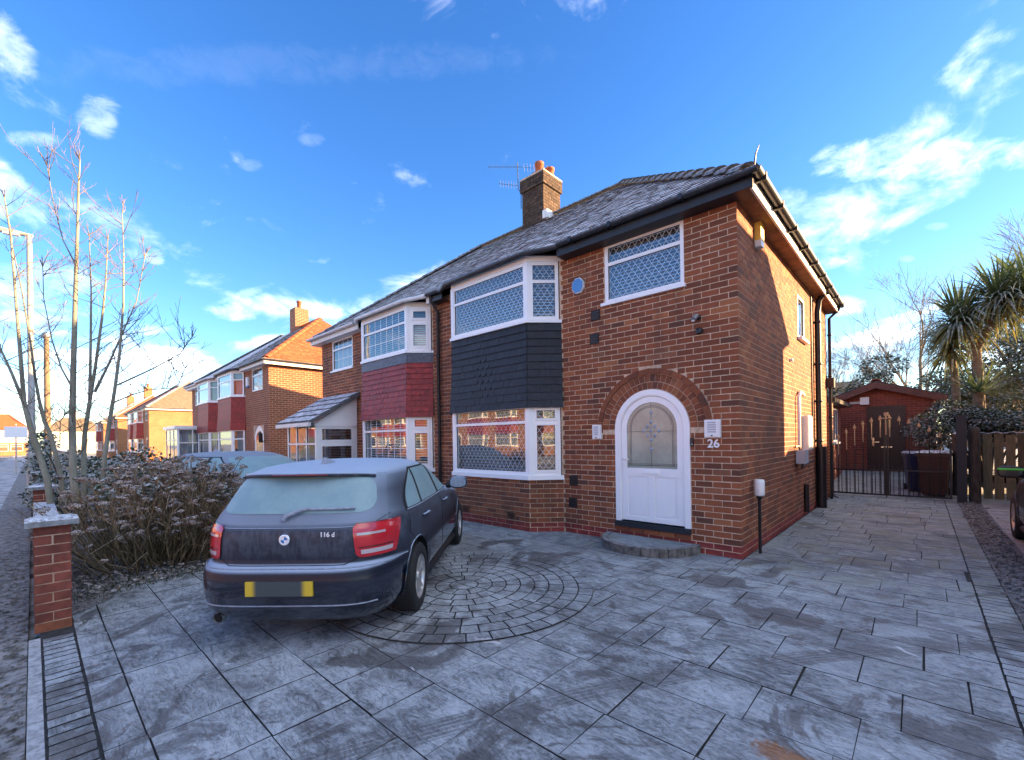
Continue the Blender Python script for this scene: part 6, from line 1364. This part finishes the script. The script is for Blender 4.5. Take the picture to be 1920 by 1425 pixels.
fl = thing('flood_light', 'white floodlight above the outbuilding door', 'light', (OX0 + .98, OY - .05, 2.6)); MB().box(Fo, .85, 1.10, 2.62, 2.88, .02, .12).build('lamp', M['lamp_white'], fl); MB().box(Fo, .55, .85, 2.66, 2.74, .01, .06).build('bracket', M['silver'], fl)
pipe('dark downpipe on the right of the outbuilding front', [V(OX1 + .2, OY - .2, 2.6), V(OX1 - .12, OY - .06, 2.35), V(OX1 - .12, OY - .06, .25)], .035, 'black', [], Fo)
# ------------------------------------------------------------------ plants
def grow(mb, p, d, L, r, lev, maxlev, rr, spread=.55, up=.25, seg=3, sides=5, kids=(2, 4), shrink=.68, rmin=.004):
    pts = [p]; rs = [r]; q = d.normalized()
    for i in range(seg):
        q = (q + V(rr.gauss(0, .10), rr.gauss(0, .10), rr.gauss(0, .07) + up * .10)).normalized(); p = p + q * (L / seg); pts.append(p); rs.append(max(rmin, r * (1 - .45 * (i + 1) / seg)))
    mb.tube(pts, rs, sides if lev < 2 else (4 if lev < 3 else 3), caps=False)
    if lev >= maxlev: return
    for k in range(rr.randint(*kids)):
        t = rr.uniform(.35, 1.0); i = min(seg - 1, int(t * seg)); b = pts[i].lerp(pts[i + 1], t * seg - i)
        ax = V(rr.gauss(0, 1), rr.gauss(0, 1), rr.gauss(0, .4)); ax = (ax - q * ax.dot(q)).normalized(); nd = (q + ax * spread * rr.uniform(.7, 1.5) + V(0, 0, up)).normalized()
        grow(mb, b, nd, L * shrink * rr.uniform(.75, 1.15), max(rmin, rs[i] * rr.uniform(.5, .68)), lev + 1, maxlev, rr, spread, up, max(2, seg - (lev > 1)), sides, kids, shrink, rmin)
    grow(mb, pts[-1], q, L * shrink, rs[-1], lev + 1, maxlev, rr, spread, up, max(2, seg - (lev > 1)), sides, kids, shrink, rmin)
M['twig_pale'] = mk('grey_brown_twig', (.23, .20, .155), .9, .3, 9)
# bare multi-stem tree by the pavement, stems traced upward from its foot
def dep_of(px): return 6.2
bt = thing('bare_tree', 'bare multi-stemmed young tree with pale bark rising from the bush', 'tree', (-7.0, -5.62, 0))
STEMS = [([(95, 945), (88, 897), (57, 801), (45, 756), (38, 664), (29, 552), (20, 440), (8, 370)], .075, 6.35), ([(45, 756), (22, 700), (0, 652), (-22, 560)], .042, 6.35), ([(120, 940), (113, 890), (95, 816), (83, 790), (74, 753), (66, 709), (57, 641), (40, 540), (18, 440)], .060, 6.5),
         ([(142, 940), (137, 880), (135, 800), (137, 709), (140, 601), (143, 498), (145, 440), (147, 350), (150, 300)], .085, 6.15), ([(158, 945), (157, 850), (159, 812), (168, 754), (179, 686), (193, 583), (198, 529), (202, 448)], .062, 6.3), ([(168, 754), (170, 641), (171, 547), (167, 440)], .036, 6.3), ([(178, 735), (205, 680), (224, 637), (256, 565), (272, 480)], .030, 6.2),
         ([(190, 935), (196, 860), (204, 799), (215, 731), (224, 664), (231, 574), (232, 484), (229, 400)], .055, 6.1), ([(215, 754), (245, 741), (278, 731), (332, 727), (347, 690)], .018, 6.05), ([(220, 722), (287, 691), (337, 664), (360, 632)], .020, 6.0), ([(137, 730), (115, 690), (98, 640), (82, 560), (80, 500)], .022, 6.15), ([(144, 500), (118, 450), (100, 380), (88, 310)], .018, 6.15), ([(136, 800), (128, 770), (113, 790), (112, 830), (150, 850)], .016, 5.95)]
rr = random.Random(77)
tw = MB(); 
for px_l, r0, dp in STEMS:
    pts = [at_depth(x, y, dp) for x, y in px_l]; n = len(pts); MB().tube(pts, [max(.005, r0 * .58 * (1 - .84 * i / (n - 1))) for i in range(n)], 9).build('stem', M['bark'], bt)
    for i in range(1, n - 1):
        for k in range(5):
            b = pts[i].lerp(pts[i + 1], rr.random()); 
            if b.z < 1.7: continue
            d = V(rr.gauss(0, 1), rr.gauss(0, 1), 0).normalized() + V(0, 0, rr.uniform(.35, 1.1)); grow(tw, b, d, rr.uniform(.16, .42), .0055, 2, 4, rr, .42, .30, 3, 4, (1, 2), .60, .0022)
    for k in range(3): grow(tw, pts[-1], V(rr.gauss(0, .3), rr.gauss(0, .3), 1), rr.uniform(.07, .15), .007, 2, 4, rr, .4, .35, 3, 4, (1, 2), .62, .0022)
stuff(tw.build('twigs', M['twig_pale'], bt))
# hydrangea bush
hb = thing('hydrangea_bush', 'frosted hydrangea bush with dead flower heads beside the black car', 'bush', (-5.9, -4.9, 0)); rr = random.Random(5)
heads = []; stems = [MB() for _ in range(8)]
def bush_top(x, y): return 1.28 - .22 * ((x + 6.3) / 1.6) ** 2 - .25 * ((y + 4.75) / 1.1) ** 2
n = 0
while n < 620:
    bx, by = rr.gauss(-6.1, .85), rr.gauss(-4.75, .50)
    if bx > -4.95 + (by + 5.7) * -.12 or bx < -8.0 or not -5.85 < by < -3.55: continue
    n += 1; base = V(bx * .75 - 6.1 * .25, by * .8 - 4.8 * .2, .0); tipx, tipy = bx + (bx + 6.2) * .35 + rr.gauss(0, .12), by + (by + 4.8) * .35 + rr.gauss(0, .12)
    hz = max(.28, bush_top(tipx, tipy) * rr.choice((1, 1, 1, .8, .6, .45)) + rr.gauss(0, .07)); tip = V(tipx, tipy, hz)
    mid = base.lerp(tip, .5) + V(rr.gauss(0, .08), rr.gauss(0, .08), -.02); q = base.lerp(mid, .5) + V(rr.gauss(0, .03), rr.gauss(0, .03), 0); q2 = mid.lerp(tip, .55) + V(rr.gauss(0, .035), rr.gauss(0, .035), .03)
    st = stems[n % 8]; st.tube([base, q, mid, q2, tip], [.009, .008, .007, .005, .004], 4, caps=False); heads.append(tip)
    for k in range(rr.randint(1, 3)):
        b = mid.lerp(q2, rr.random()); e = b + V(rr.gauss(0, .12), rr.gauss(0, .12), rr.uniform(.08, .25)); st.tube([b, b.lerp(e, .5) + V(0, 0, .02), e], [.005, .004, .003], 3, caps=False)
        if rr.random() < .35: heads.append(e)
for st in stems: stuff(st.build('stems', M['stem'], hb))
hv = []
for v in range(6):
    mb = MB(); r2 = random.Random(v)
    for i in range(70):
        a, b = r2.random() * 6.28, r2.uniform(-.1, 1.25); d = V(math.cos(a) * math.sin(b + .2), math.sin(a) * math.sin(b + .2), math.cos(b) * .62); c = V(d.x * .075, d.y * .075, d.z * .062) * r2.uniform(.75, 1.1)
        u = d.orthogonal().normalized(); w2 = d.cross(u).normalized(); an = r2.random() * 6.28; u, w2 = u * math.cos(an) + w2 * math.sin(an), w2 * math.cos(an) - u * math.sin(an); s = r2.uniform(.010, .018); tl = d * r2.uniform(-.006, .010)
        mb.add([c - u * s, c - w2 * s * .8 + tl, c + u * s, c + w2 * s * .8 + tl], [(0, 1, 2, 3)])
    hv.append(mb.mesh('flower_head', M['flower']))
heads.sort(key=lambda p: (p - CAM).length - .9 * p.z)
heads = [p for i, p in enumerate(heads) if i % 3 != 1]
for p in heads[:300]:
    o = link('flower_head', rr.choice(hv), hb, p); o.rotation_euler = (rr.gauss(0, .4), rr.gauss(0, .4), rr.random() * 6.3); s = rr.uniform(.55, 1.05); o.scale = (s, s, s)
def leaf_cluster(mb, c, n, rad, size, rr, droop=0.0, flat=.7):
    for i in range(n):
        d = V(rr.gauss(0, 1), rr.gauss(0, 1), rr.gauss(0, flat)); d = d.normalized() * rad * rr.random() ** .4; p = c + d; u = V(rr.gauss(0, 1), rr.gauss(0, 1), rr.gauss(0, .5) - droop).normalized(); w2 = u.cross(V(rr.gauss(0, .5), rr.gauss(0, .5), 1)).normalized(); s = size * rr.uniform(.6, 1.3)
        mb.add([p, p + u * s * .5 + w2 * s * .28, p + u * s, p + u * s * .5 - w2 * s * .28], [(0, 1, 2, 3)])
lv = MB()
for i in range(42): x, y = rr.uniform(-8.0, -5.3), rr.uniform(-5.6, -3.7); leaf_cluster(lv, V(x, y, bush_top(x, y) * rr.uniform(.75, 1.02)), 26, .13, .075, rr)
stuff(lv.build('leaves', M['leaf_frost'], hb))
ff = MB(); leaf_pts = 0
while leaf_pts < 1500:
    x, y = rr.uniform(-6.6, -3.95), rr.uniform(-5.85, -3.6)
    if x > -4.55 + (y + 5.7) * -.25 + rr.gauss(0, .08): continue
    leaf_pts += 1; leaf_cluster(ff, V(x, y, .03), 1, .01, .055, rr, 0, .2)
stuff(tag(ff.build('fallen_leaves', M['leaf_dead']), 'dead frosted leaves on the soil under the hydrangea bush', 'leaves'))
gs = MB()
for i in range(5200):
    x, y = rr.uniform(-7.4, -4.1), rr.uniform(-5.85, -3.45)
    e = -4.50 + (y + 5.7) * -.25
    if x > e + abs(rr.gauss(0, .06)): continue
    if x < e - .42 and rr.random() < .75: continue
    h = rr.uniform(.02, .07); a = rr.random() * 6.28; t = V(math.cos(a), math.sin(a), 0) * .004; l = V(rr.gauss(0, .02), rr.gauss(0, .02), h); p = V(x, y, .015); gs.add([p - t, p + t, p + l], [(0, 1, 2)])
stuff(tag(gs.build('grass', M['grass']), 'short frosty grass along the edge of the planting bed', 'grass'))
# evergreen hedge beyond the first bush (left)
def shrub(name, label, c, rx, ry, rz, mat, n, size, seed, trunk='twig', cat='bush', lobes=14):
    t = thing(name, label, cat, (c[0], c[1], 0)); rr = random.Random(seed); mb = MB(); st = MB()
    L = [(V(rr.gauss(0, .55), rr.gauss(0, .55), rr.gauss(0, .5)), rr.uniform(.28, .5)) for _ in range(lobes)]
    for i in range(n):
        o, s = rr.choice(L); d = V(rr.gauss(0, 1), rr.gauss(0, 1), rr.gauss(0, 1)).normalized() * s * rr.uniform(.55, 1.05); q = o + d; p = V(c[0] + q.x * rx, c[1] + q.y * ry, max(.06, c[2] + q.z * rz))
        u = (V(d.x * rx, d.y * ry, d.z * rz).normalized() + V(rr.gauss(0, .5), rr.gauss(0, .5), rr.gauss(0, .4))).normalized(); w2 = u.cross(V(rr.gauss(0, .6), rr.gauss(0, .6), 1)).normalized(); s2 = size * rr.uniform(.6, 1.4); mb.add([p, p + u * s2 * .5 + w2 * s2 * .30, p + u * s2 - V(0, 0, s2 * .15), p + u * s2 * .5 - w2 * s2 * .30], [(0, 1, 2, 3)])
    for o, s in L: st.tube([V(c[0], c[1], 0), V(c[0] + o.x * rx * .5, c[1] + o.y * ry * .5, c[2] * .6), V(c[0] + o.x * rx, c[1] + o.y * ry, max(.1, c[2] + o.z * rz))], [.035, .022, .01], 5, caps=False)
    stuff(mb.build('foliage', M[mat], t)); stuff(st.build('stems', M[trunk], t)); return t
shrub('evergreen_bush', 'frosted dark evergreen bush behind the hydrangea and tree', (-10.3, -4.9, .75), 1.9, .9, .75, 'leaf_frost', 9000, .075, 3)
shrub('evergreen_hedge', 'dark frosted hedge further along the pavement wall', (-14.6, -5.1, .65), 2.2, .8, .70, 'leaf_frost', 6000, .085, 4)
shrub('round_bush', 'round yellow-green bush on the far side of the street', (-47, -17.4, 1.0), 1.8, 1.6, 1.1, 'hedge_lit', 2500, .22, 6)
shrub('conifer_bush', 'spreading frosted conifer bush at the foot of the cordyline', (2.95, 10.6, 1.75), 1.05, .9, .62, 'conifer', 15000, .065, 7, 'twig', lobes=20)
shrub('conifer_hedge', 'dark frosted conifer hedge behind the outbuilding roof', (1.9, 19.5, 3.3), 2.3, 1.2, 1.3, 'conifer', 16000, .11, 8, 'twig', 'hedge', 18); shrub('conifer_hedge', 'tall dark frosted conifer at the right behind the palm', (5.3, 17.0, 3.2), 2.0, 1.6, 2.1, 'conifer', 20000, .11, 9, 'twig', 'hedge', 20)
# cordyline palms
def blade(mb, o, d, L, w_, droop, rr):
    d = d.normalized(); side = d.cross(V(0, 0, 1)); side = side.normalized() if side.length > .1 else V(1, 0, 0); P = []; p = o.copy(); q = d.copy(); n = 5
    for i in range(n + 1):
        t = i / n; ww = w_ * (1.0 if t < .5 else 2 * (1 - t)) * (.55 + .45 * min(1, t * 4)); P += [p - side * ww, p + side * ww]; q = (q + V(0, 0, -droop * (.3 + t))).normalized(); p = p + q * (L / n)
    mb.add(P, [(2 * i, 2 * i + 1, 2 * i + 3, 2 * i + 2) for i in range(n)])
def palm_head(t, c, n, L, rr, axis=V(0, 0, 1)):
    mb, dd_ = MB(), MB()
    for i in range(n):
        a = rr.random() * 6.28; e = rr.uniform(-.85, 1.2); d = V(math.cos(a) * math.cos(e), math.sin(a) * math.cos(e), math.sin(e)) + axis * .25; low = e < -.35
        blade(dd_ if low and rr.random() < .55 else mb, c + V(rr.gauss(0, .03), rr.gauss(0, .03), rr.gauss(0, .06)), d, L * rr.uniform(.7, 1.1), .026, rr.uniform(.22, .50) if e < .8 else .16, rr)
    stuff(mb.build('leaves', M['palm_leaf'], t)); stuff(dd_.build('dry_leaves', M['palm_dead'], t))
cp_ = thing('cordyline_palm', 'forked cordyline palm with drooping sword leaves behind the fence', 'palm', (3.05, 12.0, .2)); rr = random.Random(12)
def T12(px, py, y=12.0): return on_y(px, py, y)
MB().tube([T12(1838, 870), T12(1836, 760), T12(1833, 700), T12(1830, 655)], [.15, .13, .115, .105], 12).build('trunk', M['palm_bark'], cp_)
for pts, hd2, n_, L_ in (([(1830, 658), (1818, 640), (1803, 612), (1798, 600)], (1797, 605), 420, 1.5), ([(1831, 656), (1845, 628), (1862, 590), (1868, 565)], (1872, 565), 440, 1.5), ([(1850, 620), (1880, 590), (1905, 560)], (1925, 548), 380, 1.5)):
    MB().tube([T12(*p) for p in pts], [.09, .08, .07, .06][:len(pts)], 10).build('branch', M['palm_bark'], cp_); palm_head(cp_, T12(*hd2), n_, L_, rr)
c2 = thing('cordyline_palm', 'smaller yellowing cordyline palm left of the forked one', 'palm', (2.2, 12.6, .2)); MB().tube([on_y(1796, 860, 12.6), on_y(1792, 720, 12.6), on_y(1785, 672, 12.6)], [.11, .10, .08], 10).build('trunk', M['palm_bark'], c2); palm_head(c2, on_y(1783, 655, 12.6), 300, 1.25, rr)
c3 = thing('yucca', 'spiky yucca rosette around the base of the palm trunk', 'yucca', (2.95, 11.6, 1.2)); mb = MB(); cc_ = on_y(1836, 735, 11.6)
MB().tube([V(cc_.x, cc_.y, .1), cc_], [.10, .08], 8).build('trunk', M['palm_bark'], c3)
for i in range(190): a = rr.random() * 6.28; e = rr.uniform(-.15, 1.2); blade(mb, cc_ + V(rr.gauss(0, .04), rr.gauss(0, .04), rr.gauss(0, .05)), V(math.cos(a) * math.cos(e), math.sin(a) * math.cos(e), math.sin(e)), rr.uniform(.7, 1.15), .016, .03, rr)
stuff(mb.build('leaves', M['palm_leaf'], c3))
# bare winter trees at the back
def winter_tree(label, x, y, L, seed, r=.2, nlev=6, mat='bark_dark'):
    t = thing('winter_tree', label, 'tree', (x, y, 0), 'bare trees behind the gardens'); rr = random.Random(seed); tr = MB(); b = V(x, y, 0); e = b + V(rr.gauss(0, .1), 0, L * .55); tr.tube([b, b.lerp(e, .5), e], [r, r * .85, r * .75], 10, caps=False); tr.build('trunk', M[mat], t)
    br_ = MB()
    for k in range(6): a = k * 1.05 + rr.random(); grow(br_, b.lerp(e, rr.uniform(.55, 1)), V(math.cos(a) * .75, math.sin(a) * .75, rr.uniform(.6, 1.2)), L * .36, r * .5, 1, nlev, rr, .5, .16, 3, 5, (2, 3), .70, .0045)
    grow(br_, e, V(0, 0, 1), L * .4, r * .6, 1, nlev, rr, .5, .2, 3, 5, (2, 3), .70, .0045); stuff(br_.build('branches', M[mat], t))
winter_tree('wide bare winter tree above the outbuilding roof', 1.6, 27.5, 6.8, 31, .16); winter_tree('low bare winter tree nearest the rear corner of the house', -2.2, 27, 4.8, 32, .12); winter_tree('bare tree with pale trunk behind the palm', 6.3, 25.0, 7.0, 33, .18); winter_tree('bare tree at the far right edge behind the conifer', 9.0, 30.0, 8.6, 34, .2); winter_tree('faint bare tree on the far left of the street', -52, -12.5, 6.5, 35, .18, 5)
# far background masses
for i, (x, y, s, lb) in enumerate(((-5, 46, 5.5, 'pale roofed house behind the rear gardens, left'), (9, 52, 6, 'pale roofed house behind the rear gardens, right'))):
    t = thing('background_house', lb, 'house', (x, y, 0)); MB().xbox(x - 5, x + 5, y, y + 7, 0, 4.4).build('wall', M['brick_lit'], t); MB().add([V(x - 5.3, y - .3, 4.4), V(x + 5.3, y - .3, 4.4), V(x + 5.3, y + 7.3, 4.4), V(x - 5.3, y + 7.3, 4.4), V(x - 2, y + 3.5, 6.9), V(x + 2, y + 3.5, 6.9)], [(0, 1, 5, 4), (1, 2, 5), (2, 3, 4, 5), (3, 0, 4)]).build('roof', M['roof_tan'], t)
    for q in (-3, 1.5): window(t, 'window', Fr((x + q, y - .02, 2.8)), 1.6, 1.0, transom=.65, blind=('curtain', 0))
